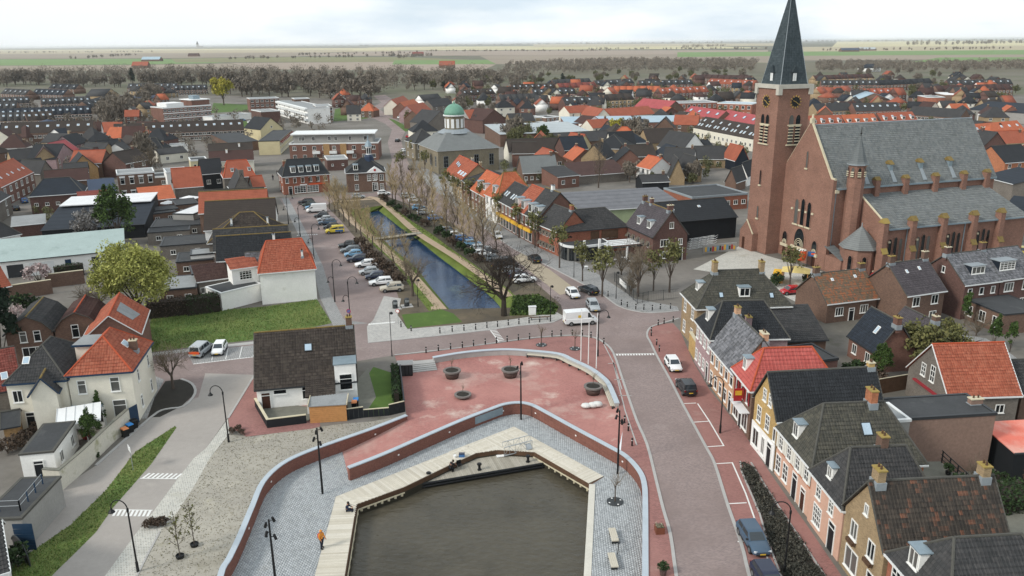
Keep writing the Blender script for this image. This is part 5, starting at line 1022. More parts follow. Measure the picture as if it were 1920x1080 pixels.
# ------------------------------------------------------------ vehicles
CARM = {k: mat('car_paint_'+k,c,.22,.04,.5,spec=.6) for k,c in dict(white='#e3e4e4',silver='#a9aeb1',grey='#6d7479',dark='#26292d',navy='#1f2a44',blue='#3b6ea5',sky='#6f9dbd',red='#b3202a',yellow='#d9c22b',bluegrey='#445b70',beige='#b5ad9c',green='#33423a').items()}
CM = dict(tyre=mat('tyre','#1a1a1a',.9,.05,3),rim=mat('wheel_rim','#8d9092',.35,.05,3,metal=.6),lamp=mat('headlight','#d8dde0',.15,.03,3),tail=mat('tail_light','#7d1518',.3,.03,3),plate=mat('number_plate','#d9b52a',.5,.02,3),trim=mat('bumper_trim','#2b2d30',.6,.05,3),glass=mat('car_glass','#2c363c',.05,.1,1,spec=.9),orange=mat('logo_orange','#d9571e',.5,.03,2))
_car = {}
def car_meshes(kind):
 """x forward; stations give (x, half width, bottom, belt, top of bonnet or boot) and the glasshouse its own loft"""
 if kind in _car: return _car[kind]
 S = dict(hatch=dict(L=3.9,w=.86,st=[(-1.95,.72,.42,.78,.86),(-1.8,.84,.26,.86,.98),(-1.0,.86,.22,.9,.95),(.5,.86,.22,.88,.92),(1.05,.85,.22,.8,.9),(1.75,.79,.26,.68,.76),(1.95,.64,.36,.58,.64)],gl=[(-1.78,.78,.9,.9),(-1.45,.66,1.42,0),(.0,.64,1.48,0),(.35,.63,1.43,0),(1.0,.76,.9,.9)],wb=(-1.2,1.22)),
      estate=dict(L=4.6,w=.9,st=[(-2.3,.76,.42,.82,.92),(-2.15,.88,.28,.9,1.02),(-1.2,.9,.24,.94,.98),(.5,.9,.24,.92,.96),(1.2,.89,.24,.84,.93),(2.05,.83,.28,.7,.8),(2.3,.66,.38,.6,.66)],gl=[(-2.12,.82,.94,.94),(-1.75,.7,1.42,0),(-.2,.68,1.48,0),(.3,.67,1.44,0),(1.05,.8,.94,.94)],wb=(-1.4,1.38)),
      suv=dict(L=4.3,w=.9,st=[(-2.15,.78,.48,.92,1.02),(-2.02,.88,.34,.98,1.08),(-1.1,.9,.3,1.02,1.06),(.5,.9,.3,1.0,1.04),(1.05,.9,.3,.96,1.05),(1.9,.86,.34,.84,.95),(2.15,.74,.44,.7,.78)],gl=[(-2.0,.83,1.02,1.02),(-1.72,.72,1.6,0),(-.1,.7,1.66,0),(.3,.69,1.62,0),(.95,.82,1.04,1.04)],wb=(-1.32,1.32)),
      van=dict(L=5.4,w=1.0,st=[(-2.7,.96,.4,1.1,1.2),(-2.65,1.0,.32,1.2,1.2),(-1,1.0,.3,1.2,1.2),(1.2,1.0,.3,1.15,1.2),(1.85,.98,.3,1.05,1.15),(2.5,.92,.32,.85,.98),(2.72,.76,.4,.7,.78)],gl=[(-2.66,.97,1.2,1.2),(-2.6,.9,2.25,0),(1.0,.9,2.3,0),(1.3,.87,2.2,0),(2.05,.92,1.14,1.14)],wb=(-1.7,1.75)),
      minivan=dict(L=4.5,w=.92,st=[(-2.25,.84,.42,.95,1.05),(-2.2,.91,.3,1.0,1.08),(-1,.92,.28,1.05,1.08),(.9,.92,.28,1.0,1.08),(1.3,.91,.28,.95,1.05),(2.05,.84,.32,.8,.9),(2.25,.7,.4,.64,.7)],gl=[(-2.2,.87,1.05,1.05),(-2.08,.78,1.78,0),(.2,.77,1.85,0),(.6,.75,1.8,0),(1.4,.84,1.02,1.02)],wb=(-1.4,1.4)))[kind]
 b = MB(); v = []; f = []
 for x,hw,zb,zm,zt in S['st']: v += [(x,-hw*.9,zb),(x,-hw,zb+.14),(x,-hw,zm-.08),(x,-hw*.93,zm+.02),(x,-hw*.75,zt),(x,hw*.75,zt),(x,hw*.93,zm+.02),(x,hw,zm-.08),(x,hw,zb+.14),(x,hw*.9,zb)]
 n = len(S['st'])
 for i in range(n-1):
  for k in range(10): f.append((i*10+k,(i+1)*10+k,(i+1)*10+(k+1)%10,i*10+(k+1)%10))
 f += [tuple(range(10)),tuple(range((n-1)*10+9,(n-1)*10-1,-1))]; b.add(v,f)
 g = S['gl']; r0,r1,r2,r3,r4 = g; gv = [(r0[0],-r0[1],r0[2]),(r0[0],r0[1],r0[2]),(r1[0],-r1[1],r1[2]),(r1[0],r1[1],r1[2]),(r2[0],-r2[1],r2[2]),(r2[0],r2[1],r2[2]),(r3[0],-r3[1],r3[2]),(r3[0],r3[1],r3[2]),(r4[0],-r4[1],r4[2]),(r4[0],r4[1],r4[2])]
 b.add(gv,[(0,1,3,2),(2,3,5,4),(4,5,7,6),(6,7,9,8),(0,2,4,6,8),(1,9,7,5,3)])
 gl = MB(); V = [Vector(p) for p in gv]
 def panel(q,m,out):
  c = sum(q,Vector())/len(q); gl.add([c+(p-c)*m+Vector(out) for p in q],[tuple(range(len(q)))])
 panel([V[6],V[8],V[9],V[7]],.86,(.012,0,.012))
 if kind != 'van': panel([V[0],V[2],V[3],V[1]],.8,(-.012,0,.006))
 for s in (0,1):
  sd = [V[0+s],V[2+s],V[4+s],V[6+s],V[8+s]]; y = .008*(1 if s else -1)
  at = lambda x,t: (lambda lo,hi: lo.lerp(hi,t))(V[0+s].lerp(V[8+s],(x-r0[0])/(r4[0]-r0[0])),V[2+s].lerp(V[6+s],max(0,min(1,(x-r1[0])/(r3[0]-r1[0])))))
  cuts = [(1.0,r3[0]+.42)] if kind == 'van' else [(r1[0]+.0,(r1[0]+r3[0])*.5-.1),((r1[0]+r3[0])*.5,r3[0]+.35)]
  for a,c in cuts: gl.add([at(a,.12)+Vector((0,y,0)),at(c,.12)+Vector((0,y,0)),at(min(c,r3[0]-.02 if c > r3[0] else c),.86)+Vector((0,y,0)),at(a,.86)+Vector((0,y,0))],[(0,1,2,3)])
 t = MB(); xr,xf = S['st'][0][0],S['st'][-1][0]; hw = S['w']
 for z0,z1 in ((S['st'][1][2]-.02,S['st'][1][2]+.14),): t.box(S['wb'][0]+.36,-hw-.008,z0,S['wb'][1]-.36,hw+.008,z1)
 wl = MB(); wl.M = Matrix.Rotation(PI/2,4,'X'); wl.lathe([(.31,-.1),(.33,-.06),(.33,.06),(.31,.1)],16); rim = MB(); rim.M = wl.M; rim.lathe([(.21,-.112),(.2,-.118),(.2,.118),(.21,.112)],12)
 hl = MB(); hl.cbox(0,0,-.07,.1,.3,.13); tl = MB(); tl.cbox(0,0,-.1,.08,.2,.2); pl = MB(); pl.cbox(0,0,-.055,.03,.5,.11); mi = MB(); mi.cbox(0,0,-.07,.12,.18,.13)
 sill = MB(); sill.box(S['wb'][0]-.33,-hw-.006,S['st'][1][2]-.03,S['wb'][0]+.33,hw+.006,.62); 
 arch = MB(); arch.M = Matrix.Rotation(PI/2,4,'X'); arch.lathe([(.38,-hw-.005),(.38,hw+.005)],14)
 bumper = MB(); bumper.box(-.05,-hw*.65,.31,.05,hw*.65,.44)
 _car[kind] = dict(S=S,body=b.mesh('body',CARM['white'],True),glass=gl.mesh('glass',CM['glass']),trim=t.mesh('sill',CM['trim']),wheel=wl.mesh('wheel',CM['tyre'],True),rim=rim.mesh('rim',CM['rim']),hl=hl.mesh('headlight',CM['lamp']),tl=tl.mesh('tail_light',CM['tail']),plate=pl.mesh('number_plate',CM['plate']),mirror=mi.mesh('mirror',CM['trim']),arch=arch.mesh('wheel_arch',CM['trim']),bumper=bumper.mesh('bumper',CM['trim']))
 me = _car[kind]['body']
 try: me.set_sharp_from_angle(angle=math.radians(32))
 except Exception: pass
 return _car[kind]
def car(kind,col,px,head,label,group=None,name=None,z=.02):
 """head: world heading vector of the nose"""
 c = car_meshes(kind); S = c['S']; p = px if isinstance(px,Vector) else G(*px); nm = name or ('van' if kind == 'van' else 'car')
 o = thing(nm,label,'van' if kind == 'van' else 'car',(p.x,p.y,z),math.atan2(head[1],head[0]),group); far = p.length > 260; o.scale = (.93,)*3
 link('body',c['body'],o,m=CARM[col]); link('windows',c['glass'],o)
 for x in S['wb']:
  for s in (-1,1):
   w = link('wheel',c['wheel'],o,(x,s*(S['w']-.1),.33))
   if not far: link('rim',c['rim'],w)
 if far: return o
 link('sill',c['trim'],o); link('bumper',c['bumper'],o,(S['st'][-1][0]-.035,0,0)); link('bumper',c['bumper'],o,(S['st'][0][0]+.035,0,0))
 for x in S['wb']: link('wheel_arch',c['arch'],o,(x,0,.36))
 xf,xr = S['st'][-1],S['st'][0]; f2,r2 = S['st'][-2],S['st'][1]
 for s in (-1,1):
  link('headlight',c['hl'],o,((xf[0]+f2[0])/2+.02,s*xf[1]*.95,(xf[3]+f2[3])/2)); link('tail_light',c['tl'],o,(xr[0]+.03,s*xr[1]*.96,xr[3]-.02)); link('mirror',c['mirror'],o,(S['gl'][4][0]-.25,s*(S['gl'][4][1]+.13),S['gl'][4][2]+.1))
 link('number_plate',c['plate'],o,(xf[0]+.02,0,.45)); link('number_plate',c['plate'],o,(xr[0]-.02,0,.62)); return o
WST = (-.972,-.235); EST = (.972,.235); DN = (.07,-1); STN = (.26,-.965)
GL = 'cars parked on the west side of the canal'
for i,(px,k,c,lb) in enumerate([((735,546),'suv','beige','silver-beige off-roader, nearest of the cars west of the canal'),((715,534),'estate','white','white estate car beside the silver-beige off-roader west of the canal'),((704,523),'hatch','navy','dark blue hatchback between two pale cars west of the canal'),
   ((692,514),'hatch','silver','pale silver hatchback beside the dark blue hatchback west of the canal'),((687,500),'estate','white','white car at the middle of the near parked group west of the canal'),((671,490),'estate','navy','navy estate car beyond the white car in the near parked group'),
   ((663,481),'hatch','sky','pale blue hatchback near the far end of the near parked group'),((658,473),'estate','grey','grey estate second from the far end of the near parked group'),((653,465),'suv','dark','black car at the far end of the near parked group'),
   ((628,437),'minivan','yellow','yellow and blue van at the near end of the far parked group'),((621,429),'hatch','dark','black hatchback beside the yellow van west of the canal'),((614,421),'estate','bluegrey','blue-grey estate car in the far parked group west of the canal'),
   ((609,415),'hatch','silver','silver hatchback beside the white minibus group west of the canal'),((603,408),'hatch','dark','black car just before the white minibus west of the canal'),((594,398),'van','white','white minibus among the far cars west of the canal'),
   ((586,392),'hatch','sky','light blue car just past the white minibus'),((580,387),'hatch','green','dark green car second from the far end west of the canal'),((574,382),'estate','dark','black car at the far end of all cars west of the canal')]):
 o = car(k,c,px,WST,lb,GL)
 if c == 'yellow': q = MB(); q.box(-1.9,-.945,.5,-.1,.945,.95); q.build('blue_panel',CARM['blue'],o)
GR_ = 'cars parked on the east side of the canal'
for px,k,c,lb in [((777,379),'hatch','white','white car at the far end of the parking east of the canal'),((786,393),'hatch','sky','pale blue car second from the far end east of the canal'),((798,402),'estate','silver','silver estate east of the canal behind bare trees'),((816,413),'hatch','blue','blue hatchback east of the canal near the far shrubs'),
   ((870,452),'estate','blue','mid blue estate east of the canal beyond the footbridge'),((886,461),'hatch','sky','light blue hatchback beside the mid blue estate'),((902,470),'estate','silver','silver estate among the blue cars east of the canal'),((905,480),'hatch','white','white hatchback in front of the silver estate east of the canal'),
   ((929,489),'estate','grey','dark grey estate beside the black van east of the canal'),((947,503),'van','dark','black van parked behind the big bare tree'),((984,529),'estate','white','white estate at the near end of the parking behind the big bare tree'),((842,436),'hatch','grey','grey hatchback beside the shrubs near the footbridge, east of the canal'),((856,445),'hatch','white','white hatchback between the grey hatchback and the mid blue estate'),((917,477),'hatch','dark','dark hatchback between the silver estate and the dark grey estate'),((960,513),'hatch','silver','silver hatchback next to the black van behind the big tree'),((972,521),'hatch','navy','navy hatchback before the white estate behind the big tree'),((765,371),'estate','silver','silver car at the very far end of the east parking')]:
 car(k,c,px,EST,lb,GR_)
for px,k,c,h,lb in [((933,446),'hatch','white',STN,'white hatchback driving along the street past the yellow shop front'),((1002,490),'estate','dark',(-.3,.95),'dark car driving away along the shop street'),((1074,556),'hatch','white',STN,'white hatchback waiting at the junction end of the shop street'),((1103,549),'estate','dark',(-.5,.86),'dark saloon turning into the shop street'),
   ((1112,579),'estate','silver',(.1,-.99),'silver car coming out onto the junction'),((1262,690),'hatch','white',DN,'white hatchback parked by the peach brick house'),((1286,733),'suv','dark',(-.08,1),'black compact parked behind the white hatchback on the east street'),((1412,1019),'estate','bluegrey',DN,'blue-grey saloon parked beside the dark planting strip'),
   ((1441,1100),'estate','navy',DN,'dark blue saloon at the bottom edge by the planting strip'),((412,660),'hatch','white',(.12,-.99),'small white hatchback parked beside the white van'),((1482,551),'hatch','red',(-.95,-.2),'bright red hatchback parked by the low brick cottage'),((1640,527),'hatch','red',(-.7,-.7),'red car half hidden beside the purple-roofed brick house'),
   ((1916,478),'suv','yellow',(-.6,-.8),'yellow car at the right edge near the church'),((46,380),'hatch','blue',(-.6,.8),'blue car in the side street by the brick and white shop'),((30,394),'estate','dark',(-.6,.8),'dark car in front of the blue car in the side street'),((1225,282),'estate','sky',(.8,.5),'pale blue car parked among the gardens behind the villa'),
   ((770,318),'hatch','dark',STN,'dark car on the curving road beside the domed church'),((746,266),'hatch','dark',(.2,.98),'dark car at the zebra crossing on the curving road'),((757,285),'hatch','white',(.2,.98),'white car stopped at the kerb of the curving road'),((766,258),'hatch','red',(.2,.98),'red car parked by the curving road'),((672,372),'hatch','silver',EST,'silver car passing in front of the small town hall'),((720,366),'hatch','white',EST,'white car beside the small town hall')]:
 car(k,c,px,h,lb)
o = car('van','white',(1088,607),(.985,.17),'white delivery van crossing the junction'); q = MB(); q.box(-.6,-1.012,1.35,-.1,-.99,1.75); q.build('emblem',CM['plate'],o)
o = car('minivan','silver',(379,663),(.1,.99),'white delivery van with an orange tail parked by the field'); q = MB(); q.box(-2.29,-.75,.75,-2.262,.75,1.15); q.build('logo',CM['orange'],o); q = MB(); q.box(-1.4,.925,.8,-.3,.94,1.3); q.build('logo',CM['orange'],o)
for i,(x,y,c) in enumerate(((331,231,'white'),(362,229,'silver'),(392,231,'sky'),(405,227,'grey'),(420,231,'white'),(432,226,'blue'),(443,230,'silver'),(455,227,'sky'),(470,231,'white'),(345,232,'dark'),(750,222,'white'),(757,225,'silver'),(764,228,'dark'),(743,219,'navy'),(1390,197,'white'),(1405,196,'dark'),(1712,188,'white'),(1725,190,'silver'),(1738,187,'sky'))):
 car('hatch',c,(x,y),(.5,.86),f"small {dict(sky='pale blue',navy='dark blue').get(c,c)} car in the {'car park by the brick flats' if x<500 else 'roadside bay of the curving road' if x<800 else 'yard behind the orange rows'}, {ORD[i%10]} from the left",'small cars parked far off')

# ------------------------------------------------------------ street furniture
def lamp_curved(px,top,head,label,hgt=6.2,double=False):
 p = G(*px); o = thing('street_lamp',label,'street lamp',(p.x,p.y,0),math.atan2(head[1],head[0]),'curved-arm street lamps')
 q = MB(); q.lathe([(.12,0),(.11,.9),(.075,1.0),(.06,hgt-.8),(.09,hgt-.7),(.09,hgt-.45),(.05,hgt-.4)],8); q.build('pole',M['black'],o)
 def arm(z,r,s,ln):
  ps = [(s*(ln/2-ln/2*math.cos(PI*k/10)),0,z+r*math.sin(PI*k/10)) for k in range(11)]; q = MB(); q.path(ps,.045,6); q.build('arm',M['black'],o)
  q = MB(); q.lathe([(.05,.0),(.1,-.12),(.24,-.3),(.27,-.36)],10,(s*ln,0,z)); h = q.build('shade',M['black'],o); q = MB(); q.lathe([(.2,-.365),(.1,-.46)],8,(s*ln,0,z)); q.build('lens',CM['lamp'],h)
 arm(hgt-.5,.75,1,1.35)
 if double: arm(hgt*.55,.55,-1,.85)
 return o
lamp_curved((429,829),None,(-.99,.1),'curved-arm street lamp beside the red triangle of paving'); lamp_curved((259,1072),None,(-.99,.1),'curved-arm street lamp on the pale cobble strip at the bottom left')
lamp_curved((1350,812),None,(-.98,.2),'curved-arm street lamp in front of the peach brick house'); lamp_curved((1470,1078),None,(-.98,.2),'curved-arm street lamp in the dark planting strip'); lamp_curved((1121,668),None,(.98,.2),'curved-arm street lamp beside the flagpoles')
for px,lb in (((657,604),'double-arm street lamp with a round sign by the cottage end of the canal street'),((628,566),'double-arm street lamp beside the white-walled house corner'),((589,487),'double-arm street lamp next to the orange hip roof'),((563,444),'double-arm street lamp opposite the far parked cars'),((541,420),'double-arm street lamp at the far end of the canal street')):
 lamp_curved(px,None,(.95,.3),lb,6.8,True)
def mast(px,z,label,rz=.4,n=4):
 p = G(*px,z); o = thing('light_mast',label,'light mast',(p.x,p.y,z),rz,'spotlight masts round the harbour'); q = MB(); q.lathe([(.11,0),(.1,3),(.07,6.6),(.07,7.0)],8); q.build('pole',M['black'],o)
 for k in range(n):
  a = 1.7*k; z0 = 6.8-.42*k; x,y = math.cos(a)*.32,math.sin(a)*.32; q = MB(); q.tube((0,0,z0),(x,y,z0),.03,.03,5); q.tube((x,y,z0+.22),(x*1.5,y*1.5,z0-.2),.1,.12,8); q.build('spotlight',M['black'],o)
 return o
mast((605,926),QZ,'tall black spotlight mast on the west quay'); mast((977,787),QZ,'tall black spotlight mast at the head of the quay below the plaza',1.2,3); mast((1158,889),QZ,'tall black spotlight mast on the east quay',2.0); mast((520,1120),QZ,'black spotlight mast at the bottom edge of the west quay',.9)
def post(px,h,label,z=0.0,r=.05):
 p = G(*px,z); o = thing('lamp_post',label,'lamp post',(p.x,p.y,z),0,'slim dark lamp posts'); q = MB(); q.lathe([(r*1.6,0),(r*1.4,.8),(r,.9),(r*.8,h)],7); q.build('pole',M['black'],o); q = MB(); q.lathe([(.06,h),(.2,h-.15),(.22,h-.3),(.05,h-.4)][::-1],8,(.25,0,.1)); q.tube((0,0,h),(.25,0,h+.08),.03,.03,5); q.build('lantern',M['black'],o)
post((735,668),6.2,'slim dark lamp post behind the cottage garden wall'); post((1032,603),5.6,'slim dark lamp post beside the white cabinet'); post((1076,520),6,'slim dark lamp post in front of the glass corner cafe'); post((1155,560),4.5,'slim lamp post by the fenced corner garden'); post((1002,455),5.5,'slim dark lamp post by the yellow shop front'); post((784,575),4.5,'slim dark lamp post on the lawn beside the left footpath')
# bollards
bm = MB(); bm.lathe([(.09,0),(.09,.75),(.11,.78),(.11,.84),(.06,.92)],8); bm = bm.mesh('post',M['black']); cm_ = MB(); cm_.lathe([(.094,.62),(.094,.68)],8); cm_ = cm_.mesh('band',M['white'])
def bollards(where,pts):
 for i,px in enumerate(pts):
  p = G(*px); o = thing('bollard',f'{ORD[i]} black bollard from the left {where}','bollard',(p.x,p.y,0),0,'black bollards'); link('post',bm,o); link('band',cm_,o)
bollards('on the canal side of the cross street',[(825,625),(848,622),(870,620),(892,618),(913,615),(933,613),(953,610),(973,608),(992,606),(1012,604),(1032,602)])
bollards('on the plaza side of the cross street',[(799,662),(822,658),(845,655),(867,652),(888,649),(910,646),(931,644),(951,641),(972,638),(993,636),(1015,633),(1035,631),(1052,630),(1073,629),(1092,630),(1108,633),(1120,638),(1132,645)])
bollards('round the tip of the east pavement',[(1221,624),(1234,610),(1245,607),(1262,604)]); bollards('down the kerb of the east pavement',[(1221,630),(1231,647),(1236,659)])
bollards('along the north-east kerb of the junction',[(1140,556),(1165,572),(1176,576),(1192,580),(1207,581),(1223,582),(1238,580),(1257,579)]); bollards('on the red pavement by the east quay wall',[(1171,793),(1178,808),(1185,836)]); bollards('at the corner of the front lawn',[(752,613),(771,621)])
# flagpoles
for px,tp,lb in (((1089,677),7.0,'left of the three white flagpoles'),((1103,683),5.8,'middle and shortest of the three white flagpoles'),((1118,691),7.4,'right of the three white flagpoles')):
 p = G(*px); o = thing('flagpole',lb,'flagpole',(p.x,p.y,0),0,'white flagpoles'); q = MB(); q.lathe([(.065,0),(.04,tp)],8); q.build('pole',M['white'],o); q = MB(); q.lathe([(.02,tp),(.08,tp+.06),(.02,tp+.14)],8); q.build('finial',M['steel'],o)
# planters
PLM = mat('planter_brown','#5a4a45',.8,.1,1); 
def planter(px,r,h,label,twig=True):
 p = G(*px,LZ); o = thing('planter',label,'planter',(p.x,p.y,LZ),rnd.random()*6,'large round planters on the red plaza'); q = MB(); q.lathe([(r*.72,0),(r*.86,h*.5),(r*.92,h)],24); q.build('pot',PLM,o,True); q = MB(); q.lathe([(r*.92,h),(r*1.08,h+.02),(r*1.08,h+.2),(r*.8,h+.2),(r*.78,h+.1)],24); q.build('rim',mat('planter_rim_grey','#77716d',.8,.1,1),o)
 q = MB(); q.lathe([(.01,h+.14),(r*.78,h+.12)],16); q.build('soil',GM['mulch'],o); t,c = proto('small',0); sc = .55 if twig else .4; s = link('shrub_stem',t,o,(0,0,h+.1)); s.scale = (sc,)*3; s = link('shrub_twigs',c,o,(0,0,h+.1)); s.scale = (sc,)*3
planter((848,708),1.05,.85,'big round brown planter with a bare shrub, left below the steps'); planter((957,706),1.05,.85,'big round brown planter with a bare shrub, middle of the plaza'); planter((1112,738),1.05,.85,'big round brown planter near the end of the curved bench'); planter((868,745),.95,.25,'low sunken round planter with a bare shrub on the plaza',False)
def grate(px,z,r,label):
 p = G(*px,z); o = thing('tree_grate',label,'tree grate',(p.x,p.y,z+.03),0,'round tree grates'); q = MB(); q.lathe([(r,0),(r,.03)],24); q.build('plate',M['iron'],o)
 for k in range(4): q = MB(); q.cbox(math.cos(k*PI/2+.4)*r*.75,math.sin(k*PI/2+.4)*r*.75,.032,.14,.14,.02); q.build('lug',M['white'],o)
grate((1153,941),QZ+.03,.78,'round dark tree grate on the east quay'); grate((1015,647),.015,.75,'round dark tree grate on the upper red pavement, left one'); grate((1078,654),.015,.75,'round dark tree grate beside the flagpoles')
plant('small',*XY([(1153,941)],QZ)[0],1.0,'young bare tree in the grate on the east quay',z=QZ); plant('small',*XY([(1015,647)])[0],.9,'thin bare young tree in the left grate above the plaza'); plant('small',*XY([(1078,654)])[0],.9,'thin bare young tree in the grate by the flagpoles')
plant('sapling',*XY([(338,1046)])[0],1.12,'staked sapling nearer the bottom edge of the sandy lawn','saplings on the sandy lawn'); plant('sapling',*XY([(365,1024)])[0],1.15,'staked sapling farther from the bottom edge of the sandy lawn','saplings on the sandy lawn')
for i,px in enumerate(((338,1046),(365,1024))):
 p = G(*px); q = MB(); q.lathe([(.3,0),(.36,.28),(.3,.3),(.28,.2)],12); o = q.build('root_ring',M['black']); o.location = (p.x,p.y,0); tag(o,['black root ring round the nearer sapling','black root ring round the farther sapling'][i],'root ring','root rings')
# quay benches, bike, planters by the road
for i,px in enumerate(((1153,1020),(1152,1069))):
 p = G(*px,QZ); o = thing('bench',['pale timber block bench on the east quay, the farther one','pale timber block bench on the east quay, the nearer one'][i],'bench',(p.x,p.y,QZ+.03),.05,'timber block benches')
 for k in range(4): q = MB(); q.box(-.3+.155*k,-.2,.36,-.155+.155*k,1.7,.45); q.build('slat',GM['plank'],o)
 for y in (0,1.3): q = MB(); q.box(-.26,y,0,.26,y+.18,.357); q.build('leg',M['iron'],o)
def bicycle(p,rz,label,z=0.0,group=None,lean=.12):
 o = thing('bicycle',label,'bicycle',(p.x,p.y,z),rz,group); o.rotation_euler = (lean,0,rz)
 for x in (-.52,.52):
  q = MB(); ps = [(x+.33*math.cos(2*PI*k/14),0,.34+.33*math.sin(2*PI*k/14)) for k in range(15)]; q.path(ps,.022,4); w = q.build('wheel',CM['tyre'],o)
  q = MB()
  for k in range(6): q.tube((x,0,.34),(x+.31*math.cos(k*PI/3),0,.34+.31*math.sin(k*PI/3)),.006,.006,3)
  q.build('spokes',M['steel'],w)
 q = MB(); 
 for a,b in (((-.52,0,.34),(-.1,0,.34)),((-.52,0,.34),(-.22,0,.78)),((-.1,0,.34),(-.25,0,.9)),((-.1,0,.34),(.38,0,.75)),((-.22,0,.78),(.38,0,.8)),((.36,0,.95),(.52,0,.34))): q.tube(a,b,.02,.02,5)
 q.build('frame',M['black'],o); q = MB(); q.cbox(-.25,0,.9,.24,.14,.06); q.build('saddle',M['black'],o); q = MB(); q.tube((.33,-.28,1.0),(.33,.28,1.0),.018,.018,5); q.build('handlebar',M['steel'],o); return o
bicycle(G(1158,1032,QZ),1.4,'bicycle leaning between the two quay benches',QZ+.03)
bicycle(G(1042,566),.6,'bicycle with a brown basket parked by the junction corner')
p = G(1238,1003); o = thing('planter_box','square rusty steel planter by the kerb of the east street','planter',(p.x-.35,p.y,0),.06); q = MB(); q.box(0,0,0,.75,.75,.6); q.build('box',mat('rusty_steel','#7a4a35',.85,.2,1.5),o); q = MB(); q.box(.06,.06,.603,.69,.69,.63); q.build('soil',GM['mulch'],o); q = MB(); V_,F_,R_ = leaf_quads(np.random.RandomState(2).rand(60,3)*[.6,.6,.18]+[.07,.07,.62],.12,3); link('plants',npmesh('plants',V_,F_,F['dead'],R_),o)
p = G(1243,1078); o = plant('bush',p.x,p.y,.5,'bright green shrub in a pot at the bottom edge by the kerb',None,.4); q = MB(); q.lathe([(.5,-.8),(.6,0)],10); q.build('pot',PLM,o)
for i,(px,lid,lb) in enumerate((((236,819),'wood','black wheelie bin with an orange lid by the stained garden wall'),((245,811),'blue','black wheelie bin with a blue lid by the stained garden wall'),((253,803),'door','black wheelie bin with a dark lid nearest the blue gate'),((668,763),'blue','wheelie bin with a blue lid on the cottage patio'),((665,768),'wood','wheelie bin with an orange lid on the cottage patio'))):
 p = G(*px); o = thing('wheelie_bin',lb,'bin',(p.x,p.y,0),.9 if i < 3 else .1,'wheelie bins'); q = MB(); q.add([(-.25,-.28,.05),(.25,-.28,.05),(.25,.28,.05),(-.25,.28,.05),(-.3,-.36,.95),(.3,-.36,.95),(.3,.36,.95),(-.3,.36,.95)],[(0,3,2,1),(4,5,6,7),(0,1,5,4),(1,2,6,5),(2,3,7,6),(3,0,4,7)]); q.build('body',M['black'],o)
 q = MB(); q.add([(-.32,-.38,.96),(.32,-.38,.96),(.32,.4,.96),(-.32,.4,.96),(-.28,-.3,1.06),(.28,-.3,1.06),(.28,.36,1.06),(-.28,.36,1.06)],[(4,5,6,7),(0,1,5,4),(1,2,6,5),(2,3,7,6),(3,0,4,7)]); q.build('lid',{'wood':mat('bin_lid_orange','#d98a55',.6,.05,1),'blue':mat('bin_lid_blue','#2f86c9',.6,.05,1),'door':M['black']}[lid],o)
 for x in (-.24,.24): q = MB(); q.tube((x-.03,.3,.1),(x+.03,.3,.1),.1,.1,8); q.build('wheel',CM['tyre'],o)
def sign(px,h,label,m,r=.3,sq=False,rz=-.2):
 p = G(*px); o = thing('road_sign',label,'road sign',(p.x,p.y,0),rz); q = MB(); q.tube((0,0,0),(0,0,h),.035,.035,6); q.build('post',M['steel'],o); q = MB(); q.M = Matrix.Translation((0,-.05,h-.2)) @ Matrix.Rotation(PI/2,4,'X')
 if sq: q.box(-r,-r*.6,-.01,r,r*.6,.01)
 else: q.lathe([(r,-.012),(r,.012)],18)
 o2 = q.build('sign_face',m,o); return o,h
sign((250,882),2.6,'pale square road sign on a thin post on the green verge',M['gutter'],.5,True,-.9)
o,h = sign((656,612),2.6,'round blue and red no-parking sign below the street lamp',CARM['red'],.34); q = MB(); q.M = Matrix.Translation((0,-.066,h-.2)) @ Matrix.Rotation(PI/2,4,'X'); q.lathe([(.26,-.004),(.26,.004)],18); q.build('sign_disc',CARM['blue'],o); q = MB(); q.M = Matrix.Translation((0,-.075,h-.2)) @ Matrix.Rotation(PI/4,4,'Y'); q.box(-.26,-.003,-.03,.26,.003,.03); q.build('sign_bar',CARM['red'],o)
o,h = sign((747,608),2.3,'round white sign with a red rim by the front lawn',CARM['red'],.33); q = MB(); q.M = Matrix.Translation((0,-.066,h-.2)) @ Matrix.Rotation(PI/2,4,'X'); q.lathe([(.25,-.004),(.25,.004)],18); q.build('sign_disc',M['white'],o)
for i,px in enumerate(((741,578),(763,574))):
 p = G(*px); o = thing('waste_container',['left of two dark waste container hoppers by the canal lawn','right of two dark waste container hoppers by the canal lawn'][i],'waste container',(p.x,p.y,.02),.3,'waste container hoppers'); q = MB(); q.box(-.9,-.9,0,.9,.9,.03); q.build('pad',GM['pale'],o); q = MB(); q.lathe([(.42,.03),(.42,1.1),(.3,1.3)],14); q.build('hopper',M['iron'],o); q = MB(); q.box(-.3,-.45,.75,.3,-.3,1.1); q.build('flap',M['steel'],o)
p = G(998,590); o = thing('utility_cabinet','white utility cabinet at the canal end beside the low shrubs','utility cabinet',(p.x,p.y,0),.1); q = MB(); q.box(-.55,-.25,0,.55,.25,1.3); q.build('cabinet',M['white'],o); q = MB(); q.box(-.62,-.32,1.3,.62,.32,1.38); q.build('lid',M['gutter'],o); q = MB(); q.box(-.5,-.262,.1,-.01,-.251,1.2); q.box(.01,-.262,.1,.5,-.251,1.2); q.build('doors',M['frame'],o)
p = G(1012,600); o = thing('park_bench','long dark bench by the cabinet at the end of the canal','bench',(p.x-1.5,p.y,0),.08); q = MB(); q.box(0,-.2,.4,3,.2,.46); q.build('seat',M['timber'],o)
for x in (.2,2.6): q = MB(); q.box(x,-.15,0,x+.1,.15,.398); q.build('leg',M['iron'],o)
